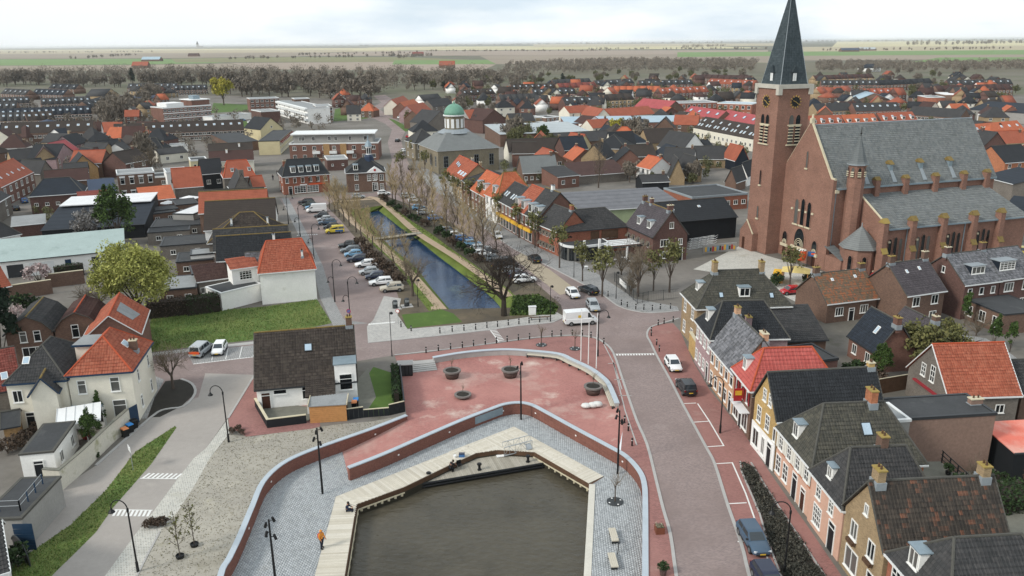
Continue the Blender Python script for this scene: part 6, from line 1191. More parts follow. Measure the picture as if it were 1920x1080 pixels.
for i,px in enumerate(((1099,763),(1112,762),(1120,761))):
 p = G(*px,-.3); q = MB(); R = random.Random(i); 
 prof = [(.05,0),(.55,.02),(.62,.2),(.5,.42),(.2,.5)]; q.lathe(prof,12); o = q.build('sand_bag',mat('bag_white','#cfcfcc',.8,.08,1.5),smooth=True); o.location = (p.x,p.y,-.28); o.scale = (1.0,.8,.8+.1*i); tag(o,['leftmost white big bag lying by the end of the curved bench','middle white big bag lying by the end of the curved bench','rightmost white big bag lying by the end of the curved bench'][i],'bag','white bags on the plaza')
# gangway
p = G(965,832,BZ); e = G(938,858,PZ); a = Vector((G(972,838,BZ).x,G(972,838,BZ).y,BZ+.05)); b = Vector((G(934,850,PZ).x,G(934,850,PZ).y,PZ+.05))
a = Vector((*XY([(996,838)],BZ)[0],BZ+.06)); b = Vector((*XY([(944,852)],PZ)[0],PZ+.07)); d = b-a; hd = math.atan2(d.y,d.x); Ln = Vector((d.x,d.y)).length; dz = d.z
o = thing('gangway','aluminium gangway with truss railings from the boardwalk down to the pontoon','gangway',(a.x,a.y,a.z),hd)
q = MB(); q.add([(0,-.6,0),(Ln,-.6,dz),(Ln,.6,dz),(0,.6,0),(0,-.6,.06),(Ln,-.6,dz+.06),(Ln,.6,dz+.06),(0,.6,.06)],[(0,3,2,1),(4,5,6,7),(0,1,5,4),(1,2,6,5),(2,3,7,6),(3,0,4,7)]); q.build('deck',M['steel'],o)
for s in (-1,1):
 q = MB(); zz = lambda t: dz*t; y = .62*s
 q.tube((0,y,1.05),(Ln,y,dz+1.05),.045,.045,6); q.tube((0,y,.08),(Ln,y,dz+.08),.03,.03,6); n = 5
 for k in range(n+1): t = k/n; q.tube((Ln*t,y,zz(t)),(Ln*t,y,zz(t)+1.05),.022,.022,5)
 for k in range(n): t0,t1 = k/n,(k+1)/n; q.tube((Ln*(t0 if k%2 else t1),y,zz(t0 if k%2 else t1)+.1),(Ln*(t1 if k%2 else t0),y,zz(t1 if k%2 else t0)+1.0),.018,.018,5)
 q.build('truss_railing',M['steel'],o)
q = MB(); q.add([(Ln,-.6,dz),(Ln+.8,-.6,dz-.05),(Ln+.8,.6,dz-.05),(Ln,.6,dz),(Ln,-.6,dz+.07),(Ln+.8,-.6,dz),(Ln+.8,.6,dz),(Ln,.6,dz+.07)],[(4,5,6,7),(0,1,5,4),(1,2,6,5),(2,3,7,6),(3,0,4,7)]); q.build('flap',M['white'],o)
for i,px in enumerate(((804,898),(899,881),(990,866))):
 p = G(*px,PZ); o = thing('mooring_bollard',['left','middle','right'][i]+' black mooring bollard on the pontoon edge','mooring bollard',(p.x,p.y,PZ),0,'mooring bollards on the pontoon'); q = MB(); q.lathe([(.22,0),(.22,.08),(.14,.1),(.13,.55)],12); q.build('base',M['black'],o); q = MB(); q.lathe([(.13,.55),(.24,.6),(.24,.74),(.14,.8)],12); q.build('head',M['black'],o)
# footbridge over the canal
a = Vector((*XY([(700,449)])[0],.12)); b = Vector((*XY([(790,437)])[0],.12)); d = b-a; o = thing('footbridge','small grey footbridge across the canal between the footpaths','footbridge',(a.x,a.y,0),math.atan2(d.y,d.x)); Ln = d.length
for k in range(int(Ln/.3)): q = MB(); q.box(.3*k,-.8,.06,.3*k+.28,.8,.14); q.build('board',GM['pontoon'],o)
for y in (-.7,.7): q = MB(); q.box(0,y-.08,-.35,Ln,y+.08,.056); q.build('beam',M['iron'],o)
for y in (-.78,.78):
 q = MB(); q.tube((0,y,1.05),(Ln,y,1.05),.035,.035,5); q.tube((0,y,.6),(Ln,y,.6),.025,.025,5)
 for k in range(9): q.tube((Ln*k/8,y,.14),(Ln*k/8,y,1.05),.03,.03,5)
 q.build('railing',M['iron'],o)
# planting strip along the east pavement
SP = XY([(1393,867),(1405,870),(1440,925),(1480,985),(1543,1080),(1640,1230),(1560,1230),(1467,1078),(1440,1008),(1427,962),(1393,884)]); sheet('planting_bed',SP,.03,GM['mulch']); strip('kerb',[(1388,866),(1390,884),(1424,963),(1437,1009),(1463,1078),(1550,1230)],.14,0,.1,'kerb'); strip('kerb',[(1408,868),(1443,925),(1483,985),(1546,1080),(1640,1220)],.14,0,.1,'kerb')
pts = scatter(SP,620,4); R = np.random.RandomState(4); C = np.concatenate([np.array([x,y,.16])+np.clip(R.normal(size=(26,3)),-2,2)*[.16,.16,.11] for x,y in pts]); C[:,2] = np.maximum(C[:,2],.05); V_,F_,R_ = leaf_quads(C,.11,5); o = link('lavender_planting',npmesh('lavender_planting',V_,F_,F['lav'],R_)); o['kind'] = 'stuff'

# ------------------------------------------------------------ trees and shrubs near the harbour and canal
P1 = lambda x,y: XY([(x,y)])[0]
plant('oak',*P1(945,592),.86,'large gnarled bare tree at the near end of the canal')
plant('round',*P1(325,729),.82,'bare round-headed tree on the dark mulch island')
plant('round',*P1(774,555),1.0,'bare tree on the lawn edge at the near end of the west canal row','bare trees on the west canal bank')
def along(a,b,n): return [(a[0]+(b[0]-a[0])*k/(n-1),a[1]+(b[1]-a[1])*k/(n-1)) for k in range(n)]
for i,(x,y) in enumerate([(762,520),(738,500),(716,482),(699,470),(690,458),(678,446),(668,436),(655,424),(645,415),(636,407),(628,400),(618,392)]):
 plant('row',*P1(x,y),.95 if y > 450 else 1.05,f'{ORD[i]} pale bare tree from the near end of the row west of the canal','bare trees on the west canal bank')
for i,(x,y) in enumerate([(905,487),(893,476),(868,469),(852,457),(838,449),(815,436),(800,424),(786,413),(770,404),(757,393),(742,384),(736,376)]):
 plant('row' if i % 3 else 'poplar',*P1(x,y),1.15,f'{ORD[i]} pale bare tree from the near end of the row east of the canal','bare trees on the east canal bank')
for i,(x,y) in enumerate([(930,470),(905,452),(880,437),(858,420),(835,404),(812,388),(792,372),(775,362)]):
 plant('row',*P1(x,y),1.1,f'{ORD[i]} bare tree from the near end along the parking east of the canal','bare trees along the east parking')
for i,(x,y,s) in enumerate([(1129,556,1.45),(1092,527,1.25),(1049,502,1.3),(1003,465,1.35),(973,446,1.35),(937,422,1.3),(905,400,1.3),(882,390,1.3),(855,380,1.25),(836,368,1.25),(752,330,1.3),(776,298,1.2),(797,322,1.2),(763,236,1.3)]):
 plant('buds',*P1(x,y),s,f'{ORD[i]} young olive-budding street tree from the near end of the shop pavement','budding street trees by the shops')
plant('willow',*P1(264,608),1.17,'large yellow-green willow behind the derelict orange-roofed house')
plant('leafy',*P1(223,462),1.62,'dense green tree beside the big dark hall'); plant('blossomgrey',*P1(175,462),1.5,'grey blossoming shrub tree in front of the big dark hall'); plant('blossom',*P1(75,540),1.35,'pale pink blossom tree by the garden wall at left'); plant('conifer',*P1(8,690),1.75,'tall dark evergreen at the left edge')
plant('conifer',*P1(-22,640),1.5,'second dark evergreen at the left edge behind the first'); plant('bush',*P1(50,590),2.2,'round green shrub behind the gambrel houses'); plant('blossom',*P1(35,612),.9,'small white blossom shrub at the left edge by the evergreen')
plant('bush_bare',*P1(165,580),1.7,'bare twiggy shrub behind the gambrel pair'); plant('bush_bare',*P1(190,572),1.4,'low bare shrub against the brick garden wall behind the gambrel pair')
hedge('dark hedge at the back of the grass field',[*XY([(277,596),(345,588),(416,578)])],2.2,2.6,mt='dry',dens=18); hedge('clipped green hedge by the pink blossom tree',XY([(104,522),(158,514)]),1.6,2.2,dens=18); hedge('overgrown hedge at the end of the low white annex',XY([(352,590),(412,582)]),1.8,2.8,dens=18)
for pts,lb in (((20,562),(100,550)),'brick garden wall behind the old gambrel houses'),(((88,540),(160,531)),'higher brick garden wall with a felt-topped shed behind it'):
 t = thing('garden_wall',lb,'wall',(0,0,0)); q = MB(); ribbon(q,XY(pts),.3,0,2.4); q.build('brickwork',W['brown'],t); q = MB(); ribbon(q,XY(pts),.4,2.4,2.5); q.build('coping',M['stone'],t)
plant('bush',*P1(62,945),1.35,'round green shrub beside the dark blue garage door'); plant('bush',*P1(35,1062),1.1,'low green shrub under the upright trampoline'); plant('cypress',*P1(190,800),.75,'green climber by the white veranda'); plant('leafy',*P1(172,835),.5,'small palm-like garden tree behind the stained wall'); plant('bush',*P1(214,813),.4,'small dark bush by the bins'); plant('bush',*P1(182,858),.45,'small bush at the foot of the stained wall')
for i,(x,y,s) in enumerate([(15,850,.9),(42,838,1.0),(70,815,.8)]): plant('bushdry',*P1(x,y),s,f'{ORD[i]} dry brown shrub from the left in the yard by the timber shed','dry shrubs in the yard')
for i,(x,y) in enumerate([(452,815),(436,812),(448,806)]): plant('bushdry',*P1(x,y),.35,f'{ORD[i]} tiny dark shrub at the foot of the lamp by the red triangle','tiny shrubs by the lamp')
for i,(x,y) in enumerate([(278,990),(287,986),(296,988),(305,984)]): plant('bushdry',*P1(x,y),.42,f'{ORD[i]} small dark shrub from the left at the end of the pale cobble strip','small dark shrubs by the cobble strip')
# shrubs along the canal
R = random.Random(12)
for i,(x,y) in enumerate([(700,492),(712,505),(724,512),(735,523),(746,533),(688,478),(676,465)]): plant('bushdry',*P1(x,y),1.25,f'{ORD[i]} dry brown shrub from the near end between the west cars and the path' if 0 else f'{["fourth","third","second","nearest","very nearest","fifth","sixth"][i]} dry brown shrub between the west cars and the footpath','dry shrubs west of the canal')
for i,(x,y) in enumerate([(720,378),(734,388),(746,397),(760,405),(772,412),(784,418),(796,426),(822,440),(838,450),(850,462),(866,470),(880,482),(895,492)]): plant('bush' if i % 3 else 'bushdry',*P1(x,y),1.0+.3*R.random(),f'{ORD[i]} dark shrub from the far end of the bed beside the east footpath','dark shrubs east of the canal')
sheet('ivy_bed_ground',XY([(955,592),(960,556),(1010,552),(1048,575),(1040,590)]),.02,GM['bank']); q = scatter(XY([(957,592),(962,558),(1010,555),(1046,577),(1040,590)]),1500,8); C = np.array([(x,y,.1+.35*R.random()) for x,y in q]); V_,F_,R_ = leaf_quads(C,.3,3); o = link('ground_cover',npmesh('ground_cover',V_,F_,F['green'],R_)); o['kind'] = 'stuff'
# junction corner garden and church front
plant('round',*P1(1196,556),.95,'dark bare tree in the fenced corner garden'); plant('bush_bare',*P1(1183,552),1.6,'bare twiggy shrub in the fenced corner garden'); plant('buds',*P1(1255,548),1.55,'yellow-budding tree at the right of the fenced corner garden'); plant('buds',*P1(1225,545),1.2,'smaller yellow-budding tree in the fenced corner garden')
plant('bush_bare',*P1(1165,515),1.9,'tangled bare hedge shrub beside the white pergola, nearer one'); plant('bush_bare',*P1(1200,505),1.9,'tangled bare hedge shrub beside the white pergola, farther one'); plant('buds',*P1(1480,540),1.3,'budding small tree in front of the church portals'); plant('bush',*P1(1455,535),1.4,'green shrub beside the yellow play stall'); plant('bush',*P1(1518,532),1.2,'green shrub right of the yellow play stall')
t = thing('fence','steel mesh fence round the corner garden at the junction','fence',(0,0,0)); fp = [Vector(p) for p in XY([(1152,528),(1195,570),(1215,566),(1272,560)])]
for a,b in zip(fp[:-1],fp[1:]):
 n = max(2,int((b-a).length/2))
 for k in range(n):
  p = a.lerp(b,k/n); e = a.lerp(b,(k+1)/n); q = MB(); q.tube((p.x,p.y,0),(p.x,p.y,1.8),.04,.04,5); q.build('post',M['iron'],t); q = MB()
  for z in (.2,1.7): q.tube((p.x,p.y,z),(e.x,e.y,z),.025,.025,4)
  for j in range(1,9): m_ = p.lerp(e,j/9); q.tube((m_.x,m_.y,.2),(m_.x,m_.y,1.7),.012,.012,3)
  q.build('mesh_panel',M['iron'],t,kind='stuff')
q = MB(); a,b = fp[0].lerp(fp[1],.25),fp[0].lerp(fp[1],.55); d = (b-a).normalized(); nn = Vector((d.y,-d.x))*.06; ribbon(q,[a+nn,b+nn],.02,.7,1.6); q.build('banner',M['white'],t)
# gardens at the right
plant('oliveb',*P1(1725,690),1.25,'big olive-green bush tree between the brick houses at right'); plant('oliveb',*P1(1775,668),.95,'olive-yellow shrub beside the big bush tree at right'); plant('leafy',*P1(1650,712),.6,'fresh green shrub by the black slate-roofed house'); plant('bush',*P1(1610,700),1.2,'green garden shrub behind the coral roof'); plant('bush',*P1(1590,702),1.0,'second green garden shrub behind the coral roof'); plant('bushdry',*P1(1640,720),1.2,'dark undergrowth shrub beside the plank fence')
plant('cypress',*P1(1808,612),.95,'dark clipped evergreen by the flat-roofed extension'); plant('cypress',*P1(1862,655),1.0,'brown-green upright shrub in the lane garden'); plant('cypress',*P1(1893,660),.8,'green upright shrub by the white garden room'); plant('bush',*P1(1870,690),.8,'low green bush on the lane verge'); plant('bush_bare',*P1(1830,630),1.4,'bare grey shrub in the lane garden')
hedge('dense dark hedge in the garden at the right edge',[*XY([(1845,950),(1935,938)])],3.2,1.5,dens=40); hedge('low curved box hedge in the back garden',smooth(XY([(1845,880),(1870,898),(1935,890)]),3),.5,.5,dens=70)
sheet('back_garden',XY([(1815,840),(1960,830),(1960,1010),(1850,1000),(1810,930)]),.012,M['deck']); sheet('back_lawn',XY([(1815,915),(1850,905),(1850,990),(1880,1010),(1960,1000),(1960,1080),(1880,1060)]),.016,GM['lawn'])
for i,(x,y,k,s) in enumerate([(1790,855,'bush_bare',1.1),(1810,865,'bushdry',.9),(1838,870,'bush',.6),(1827,905,'bush_bare',.9)]): plant(k,*P1(x,y),s,['bare shrub against the pebble-rendered wall','dry shrub against the pebble-rendered wall','small box bush by the curved hedge','bare pruned shrub on the garden path'][i])
t = thing('plank_fence','brown plank fence behind the long black roof','fence',(0,0,0)); a,b = [Vector(p) for p in XY([(1632,742),(1712,728)])]; n = 34
for k in range(n): q = MB(); ribbon(q,[a.lerp(b,k/n),a.lerp(b,(k+.92)/n)],.03,0,1.9+.03*(k%2)); q.build('plank',M['timber'],t)
q = MB(); ribbon(q,[a,b],.1,1.93,2.0); q.build('rail',M['stone'],t)
strip('lane',[(1700,600),(1760,640),(1830,640),(1950,730)],4.0,.0,.014,'grey',sm=3)
# ------------------------------------------------------------ the brick church
CH = thing('church','large brick church with a tall clock tower, slate spire and long slate nave','church',(56.4,139.5,0),math.atan2(.306,.952))
SL = RT['slate']; ST = M['stone']
def cpart(name,fn,m,parent=None,kind=None):
 q = MB(); fn(q); return q.build(name,m,parent or CH,kind=kind)
NW,NL,NE_,NR = 14.7,37.0,15.0,25.2
def nave(q):
 q.box(.5,0,-.3,NL,NW,NE_)
 q.add([(NL,0,NE_),(NL,NW,NE_),(NL,NW/2,NR-.1),(NL-.5,0,NE_),(NL-.5,NW,NE_),(NL-.5,NW/2,NR-.1)],[(0,1,2),(5,4,3),(0,2,5,3),(1,4,5,2),(0,3,4,1)])
cpart('nave_wall',nave,W['church'])
def facade(q): q.slab([(0,NW,-.3),(0,-.3,-.3),(0,-.3,16.5),(0,.6,16.5),(0,NW/2,25.7),(0,NW-.6,16.5),(0,NW,16.5)],.7)
cpart('west_facade',facade,W['church'])
def coping(q):
 for a,b in (((.35,-.35,16.55),(.35,.62,16.55)),((.35,.6,16.55),(.35,NW/2,25.8)),((.35,NW/2,25.8),(.35,NW-.6,16.55))): q.tube(a,b,.26,.26,4)
 q.cbox(.35,NW/2,25.6,.7,.6,.9); q.tube((.35,NW/2,26.5),(.35,NW/2,27.2),.25,.12,6)
cpart('gable_coping',coping,ST)
S_ = [((.7,-.35,NE_-.15),(NL+.2,-.35,NE_-.15),(NL+.2,NW/2,NR),(.7,NW/2,NR)),((NL+.2,NW+.35,NE_-.15),(.7,NW+.35,NE_-.15),(.7,NW/2,NR),(NL+.2,NW/2,NR))]
q = MB(); q.cur = .4
for s in S_: q.slab(s,.15)
q.build('nave_roof',SL,CH)
q = MB()
for i,s in enumerate(S_): tiles(q,*[Vector(p)+Vector((0,0,.02)) for p in s],tw=.42,tl=.42,seed=i)
q.build('nave_slates',SL,CH,kind='stuff')
cpart('nave_gutter',lambda q: q.box(.9,-.55,NE_-.35,NL,-.36,NE_-.05),M['zinc']); cpart('nave_ridge',lambda q: q.tube((.7,NW/2,NR+.05),(NL+.2,NW/2,NR+.05),.14,.14,6),M['lead'])
# aisle
AX0,AX1,AY,AE,AR = 5.2,37.2,-7.9,9.0,13.3
def aisle(q):
 q.box(AX0+.4,AY,-.3,AX1,-.01,AE); q.slab([(AX0,-.01,-.3),(AX0,AY-.3,-.3),(AX0,AY-.3,10.0),(AX0,AY+.5,10.0),(AX0,-.4,14.0),(AX0,-.01,14.0)],.5)
cpart('aisle_wall',aisle,W['church'])
s = ((AX0+.5,AY-.35,AE-.12),(AX1+.3,AY-.35,AE-.12),(AX1-2.2,-.05,AR+.2),(AX0+.5,-.05,AR+.2)); q = MB(); q.cur = .4; q.slab(s,.15); q.slab([(AX1+.3,AY-.35,AE-.12),(AX1+.3,0,AE-.12),(AX1-2.2,-.05,AR+.2)],.12); q.build('aisle_roof',SL,CH); q = MB(); tiles(q,*[Vector(p)+Vector((0,0,.02)) for p in s],tw=.42,tl=.42,seed=9); q.build('aisle_slates',SL,CH,kind='stuff')
cpart('aisle_coping',lambda q: (q.tube((AX0+.25,AY-.3,10.05),(AX0+.25,AY+.5,10.05),.2,.2,4),q.tube((AX0+.25,AY+.5,10.05),(AX0+.25,-.3,14.1),.2,.2,4)),ST); cpart('aisle_gutter',lambda q: q.box(AX0+.6,AY-.55,AE-.3,AX1,AY-.36,AE-.05),M['zinc'])
def lancet(parent,side,u,z,w,h,out=0.0,louv=0,sill=True):
 """pointed window: stone surround, dark pane; side 'w' faces -x, 's' faces -y"""
 k = 6; pts = [(-w/2,0),(w/2,0),(w/2,h-w*.8)]+[(w/2*math.cos(PI/2*i/k),h-w*.8+w*.8*math.sin(PI/2*i/k)) for i in range(1,k)]+[(0,h)]+[(-w/2*math.cos(PI/2*i/k),h-w*.8+w*.8*math.sin(PI/2*i/k)) for i in range(k-1,0,-1)]+[(-w/2,h-w*.8)]
 T = Matrix.Translation((-out,u,z)) @ Matrix.Rotation(-PI/2,4,'Z') if side == 'w' else Matrix.Translation((u,-out,z))
 q = MB(); q.M = T; q.add([(x,-.05,y) for x,y in pts],[tuple(range(len(pts)))]); o = q.build('lancet_pane',M['glass'],parent)
 q = MB(); q.M = T; P = [(x*1.22,y*1.04-.02*h) for x,y in pts]; n = len(pts)
 q.add([(x,-.03,y) for x,y in P]+[(x,-.03,y) for x,y in pts]+[(x,-.1,y) for x,y in P]+[(x,-.1,y) for x,y in pts],[(2*n+i,3*n+i,3*n+(i+1)%n,2*n+(i+1)%n) for i in range(n)]+[(i,2*n+i,2*n+(i+1)%n,(i+1)%n) for i in range(n)]+[(n+i,n+(i+1)%n,3*n+(i+1)%n,3*n+i) for i in range(n)]); q.build('surround',W['church'],o)
 if sill: q = MB(); q.M = T; q.box(-w*.75,-.25,-.28,w*.75,-.002,-.02); q.build('sill',ST,o)
 if louv:
  for j in range(louv): q = MB(); q.M = T; zz = h*.08+h*.62*j/louv; q.box(-w/2,-.28,zz,w/2,-.06,zz+.16); q.build('louvre',ST,o)
 return o
for yy,zt in ((9.2,0),(7.4,.35),(5.6,0)): lancet(CH,'w',yy-.3,6.9,1.0,4.6+zt)
for yy in (10.15,8.05,6.15,4.3): q = MB(); q.box(-.22,yy-.28,9.4,-.01,yy+.22,9.75); q.build('label_stop',ST,CH)
lancet(CH,'w',NW/2-.1,17.6,.5,3.0)
for yy,w,h,z in ((11.6,1.4,2.3,1.6),(7.3,2.9,3.4,1.9),(2.9,1.4,2.3,1.6)):      # portals: door, banded lintel and a traceried tympanum
 o = lancet(CH,'w',yy,z+.9,w,h,0,0,False); q = MB(); q.box(-.26,yy-w*.75,z+.3,-.01,yy+w*.75,z+.85); q.build('lintel',ST,o); q = MB(); q.box(-.06,yy-w*.32,-.1,-.012,yy+w*.32,z+.28); q.build('door',M['doorbrown'],o)
 for k in range(3): r_ = w*(.42-.11*k); ps = [(-.12,yy+r_*math.cos(PI*i/8),z+1.0+r_*1.15*math.sin(PI*i/8)) for i in range(9)]; q = MB(); q.path(ps,.06,4); q.build('arch_moulding',ST,o)
for k,x in enumerate((4.7,10.7,17.4,24.2,30.4)):
 q = MB(); q.box(x-.55,AY-1.5,-.3,x+.55,AY+.1,5.0); q.box(x-.5,AY-1.0,5.0,x+.5,AY+.3,10.2); q.build('buttress',W['church'],CH)
 q = MB(); q.slab([(x-.6,AY-1.6,4.9),(x+.6,AY-1.6,4.9),(x+.6,AY-.95,5.9),(x-.6,AY-.95,5.9)],.12); q.add([(x-.62,AY-1.12,10.15),(x+.62,AY-1.12,10.15),(x+.62,AY+.4,10.15),(x-.62,AY+.4,10.15),(x-.62,AY-.36,10.95),(x+.62,AY-.36,10.95)],[(0,1,5,4),(2,3,4,5),(1,2,5),(3,0,4),(3,2,1,0)]); q.build('buttress_cap',M['capyellow' if k in (0,) else 'moss'],CH)
 if k < 4:
  for j in (-1.15,0,1.15): lancet(CH,'s',x+3.2+j,3.0,.72,4.0+(.3 if j == 0 else 0),-AY)
  if k % 2 == 0: cpart('downpipe',lambda q: q.tube((x+5.4,AY-.12,0),(x+5.4,AY-.12,8.7),.09,.09,6),M['zinc'])
  for dz in (4.6,): q = MB(); q.box(x+1.5,AY-.3,dz+1.8,x+1.9,AY-.01,dz+2.1); q.build('label_stop',ST,CH)
for x in (9.2,15.6,22.4,29.0,34.5):
 q = MB(); q.box(x-.5,-.9,12.2,x+.5,.2,16.0); q.build('nave_pier',W['church'],CH); q = MB(); q.add([(x-.58,-1.0,16.0),(x+.58,-1.0,16.0),(x+.58,.3,16.0),(x-.58,.3,16.0),(x-.58,-.3,16.6),(x+.58,-.3,16.6)],[(0,1,5,4),(2,3,4,5),(1,2,5),(3,0,4),(3,2,1,0)]); q.build('pier_cap',M['moss'],CH)
for x in (7.6,13.6,20.4,27.2):
 q = MB(); q.box(x-.35,1.2,16.2,x+.35,2.6,18.3); o = q.build('roof_dormer',M['zinc'],CH); q = MB(); q.add([(x-.5,1.0,18.3),(x+.5,1.0,18.3),(x+.5,2.8,18.3),(x-.5,2.8,18.3),(x-.5,1.9,19.0),(x+.5,1.9,19.0)],[(0,1,5,4),(2,3,4,5),(1,2,5),(3,0,4)]); q.build('roof_dormer_cap',M['moss'],o); q = MB(); q.slab([(x-.5,-.2,15.35),(x+.4,-.2,15.35),(x+.3,1.2,17.25),(x-.3,1.2,17.25)],.1); q.build('lead_apron',M['lead'],o)
cpart('downpipe',lambda q: q.tube((.9,-.15,0),(.9,-.15,14.8),.1,.1,6),M['zinc']); cpart('hopper',lambda q: q.box(.5,-.5,14.1,1.3,-.31,14.7),ST)
# tower
TX0,TX1,TY0,TY1,TH = -2.95,3.95,13.3,20.1,31.4
cpart('tower',lambda q: q.box(TX0,TY0,-.3,TX1,TY1,TH),W['church'])
def cornice(q):
 q.box(TX0-.3,TY0-.3,TH,TX1+.3,TY1+.3,TH+.75)
 for x in (TX0-.36,TX1-.5):
  for y in (TY0-.36,TY1-.5): q.box(x,y,TH-1.1,x+.86,y+.86,TH+.76)
cpart('cornice',cornice,mat('pale_concrete','#b9b5aa',.85,.1,1))
cx,cy = (TX0+TX1)/2,(TY0+TY1)/2; SB = 2.95; zs = TH+.75; ap = Vector((cx,cy,49.6)); C4 = [(cx-SB,cy-SB,zs),(cx+SB,cy-SB,zs),(cx+SB,cy+SB,zs),(cx-SB,cy+SB,zs)]
q = MB(); q.cur = .5
for i in range(4): q.add([C4[i],C4[(i+1)%4],ap],[(0,1,2)])
q.build('spire',RT['spire'],CH); q = MB()
for i in range(4): tiles(q,C4[i],C4[(i+1)%4],ap,ap,tw=.36,tl=.4,seed=20+i)
q.build('spire_slates',RT['spire'],CH,kind='stuff'); q = MB()
for i in range(4): q.tube(C4[i],ap,.09,.04,5)
q.build('hip_rolls',M['lead'],CH,kind='stuff')
cpart('spire_cross',lambda q: (q.tube(ap-Vector((0,0,.3)),ap+Vector((0,0,2.2)),.07,.05,6),q.box(cx-.5,cy-.04,50.9,cx+.5,cy+.04,51.0)),M['black'])
for sd,(px_,py_,rz) in (('w',(cx-SB+.55,cy,-PI/2)),('s',(cx,cy-SB+.55,0))):
 q = MB(); q.box(-.42,-.5,0,.42,.9,1.7); o = link('lucarne',q.mesh('lucarne',RT['spire']),CH,(px_,py_,zs+.5),rz); q = MB(); q.add([(-.62,-.62,1.6),(.62,-.62,1.6),(.62,.9,1.6),(-.62,.9,1.6),(0,-.62,2.9),(0,.9,2.6)],[(0,1,4),(1,2,5,4),(3,0,4,5)]); q.build('lucarne_roof',RT['spire'],o)
 for k in (-.2,.2): q = MB(); q.box(k-.17,-.56,.1,k+.17,-.505,1.5); q.build('lucarne_louvre',M['stone' if 0 else 'gutter'],o)
GOLD = mat('clock_gold','#b89a4a',.5,.05,2)
for (x,y,rz) in ((TX0-.02,cy+.2,-PI/2),(cx+.3,TY0-.02,0)):
 q = MB(); q.M = Matrix.Rotation(PI/2,4,'X'); q.lathe([(.95,0),(.95,.1)],8); o = link('clock_face',q.mesh('clock_face',M['black']),CH,(x,y,29.0),rz)
 for k in range(12): a = k*PI/6; q = MB(); q.M = Matrix.Rotation(a,4,'Y'); q.box(-.06,-.15,.9,.06,-.03,1.22); q.build('hour_mark',GOLD,o)
 for a,ln in ((-1.2,.62),(2.2,.85)): q = MB(); q.M = Matrix.Rotation(a,4,'Y'); q.box(-.05,-.16,-.1,.05,-.12,ln); q.build('clock_hand',GOLD,o)
for sd,u0,out in (('w',cy+.1,-TX0),('s',cx+.5,-TY0)):
 for k in (-.75,.75): lancet(CH,sd,u0+k,21.2,1.05,5.4,out,6)
 for zz,hh in ((24.6,.5),): q = MB(); T = Matrix.Translation((-out,u0,zz)) @ Matrix.Rotation(-PI/2,4,'Z') if sd == 'w' else Matrix.Translation((u0,-out,zz)); q.M = T; q.box(-1.5,-.2,0,1.5,-.02,hh*.5); q.build('stone_band',ST,CH)
lancet(CH,'w',cy+.1,13.2,.5,2.8,-TX0); lancet(CH,'w',cy+.1,6.6,.5,2.4,-TX0)
q = MB(); q.box(TX0-1.3,cy-.6,-.3,TX0+.01,TY1+.3,3.6); q.add([(TX0-1.3,cy-.6,3.6),(TX0-1.3,TY1+.3,3.6),(TX0-1.3,cy+1.6,6.0),(TX0,cy-.6,3.6),(TX0,TY1+.3,3.6),(TX0,cy+1.6,6.0)],[(0,2,1),(3,4,5),(0,3,5,2),(1,2,5,4),(0,1,4,3)]); q.build('porch',W['church'],CH); q = MB(); q.tube((TX0-1.3,cy-.7,3.55),(TX0-1.3,cy+1.6,6.1),.13,.13,4); q.build('porch_coping',ST,CH); q = MB(); q.box(TX0-1.34,cy+1.9,0,TX0-1.305,cy+2.7,2.4); q.build('porch_door',M['doorbrown'],CH)
# stair turret and baptistery
q = MB(); q.lathe([(1.45,-.3),(1.45,19.3)],8,(4.0,-1.1,0)); q.build('turret',W['church'],CH); q = MB(); q.lathe([(1.75,19.3),(1.45,19.7),(.5,22.6),(.12,24.0)],8,(4.0,-1.1,0)); q.cur=.5; q.build('turret_roof',RT['slate'],CH); q = MB(); q.lathe([(1.8,19.1),(1.8,19.32)],8,(4.0,-1.1,0)); q.build('turret_cornice',M['lead'],CH); q = MB(); q.tube((4,-1.1,23.9),(4,-1.1,25.6),.07,.04,5); q.lathe([(.05,24.3),(.2,24.5),(.05,24.7)],6,(4,-1.1,0)); q.build('turret_finial',M['black'],CH)
for k in (3,4,5,6): a = PI/4*k+PI/8; lw = lancet(CH,'s',0,0,.55,1.7,0,3,False); lw.matrix_world = lw.matrix_world; lw.location = (4+1.37*math.cos(a),-1.1+1.37*math.sin(a),17.0); lw.rotation_euler = (0,0,a+PI/2)
q = MB(); q.lathe([(3.1,-.3),(3.1,5.3)],8,(3.4,-4.6,0)); q.build('baptistery',W['church'],CH); q = MB(); q.cur=.5; q.lathe([(3.5,5.25),(3.4,5.4),(.1,8.9)],8,(3.4,-4.6,0)); q.build('baptistery_roof',RT['slate'],CH); q = MB(); q.tube((3.4,-4.6,8.8),(3.4,-4.6,9.5),.12,.08,6); q.build('finial',M['lead'],CH)
for k in (4,5,6): a = PI/4*k+PI/8; lw = lancet(CH,'s',0,0,.7,2.5,0,0,True); lw.location = (3.4+2.93*math.cos(a),-4.6+2.93*math.sin(a),1.6); lw.rotation_euler = (0,0,a+PI/2)
q = MB(); q.box(.0,-4.4,-.3,1.6,-.1,3.0); q.build('link_wall',W['church'],CH); q = MB(); q.slab([(-.2,-4.6,3.0),(1.8,-4.6,3.0),(1.8,0,4.6),(-.2,0,4.6)],.12); q.build('link_roof',RT['slate'],CH)
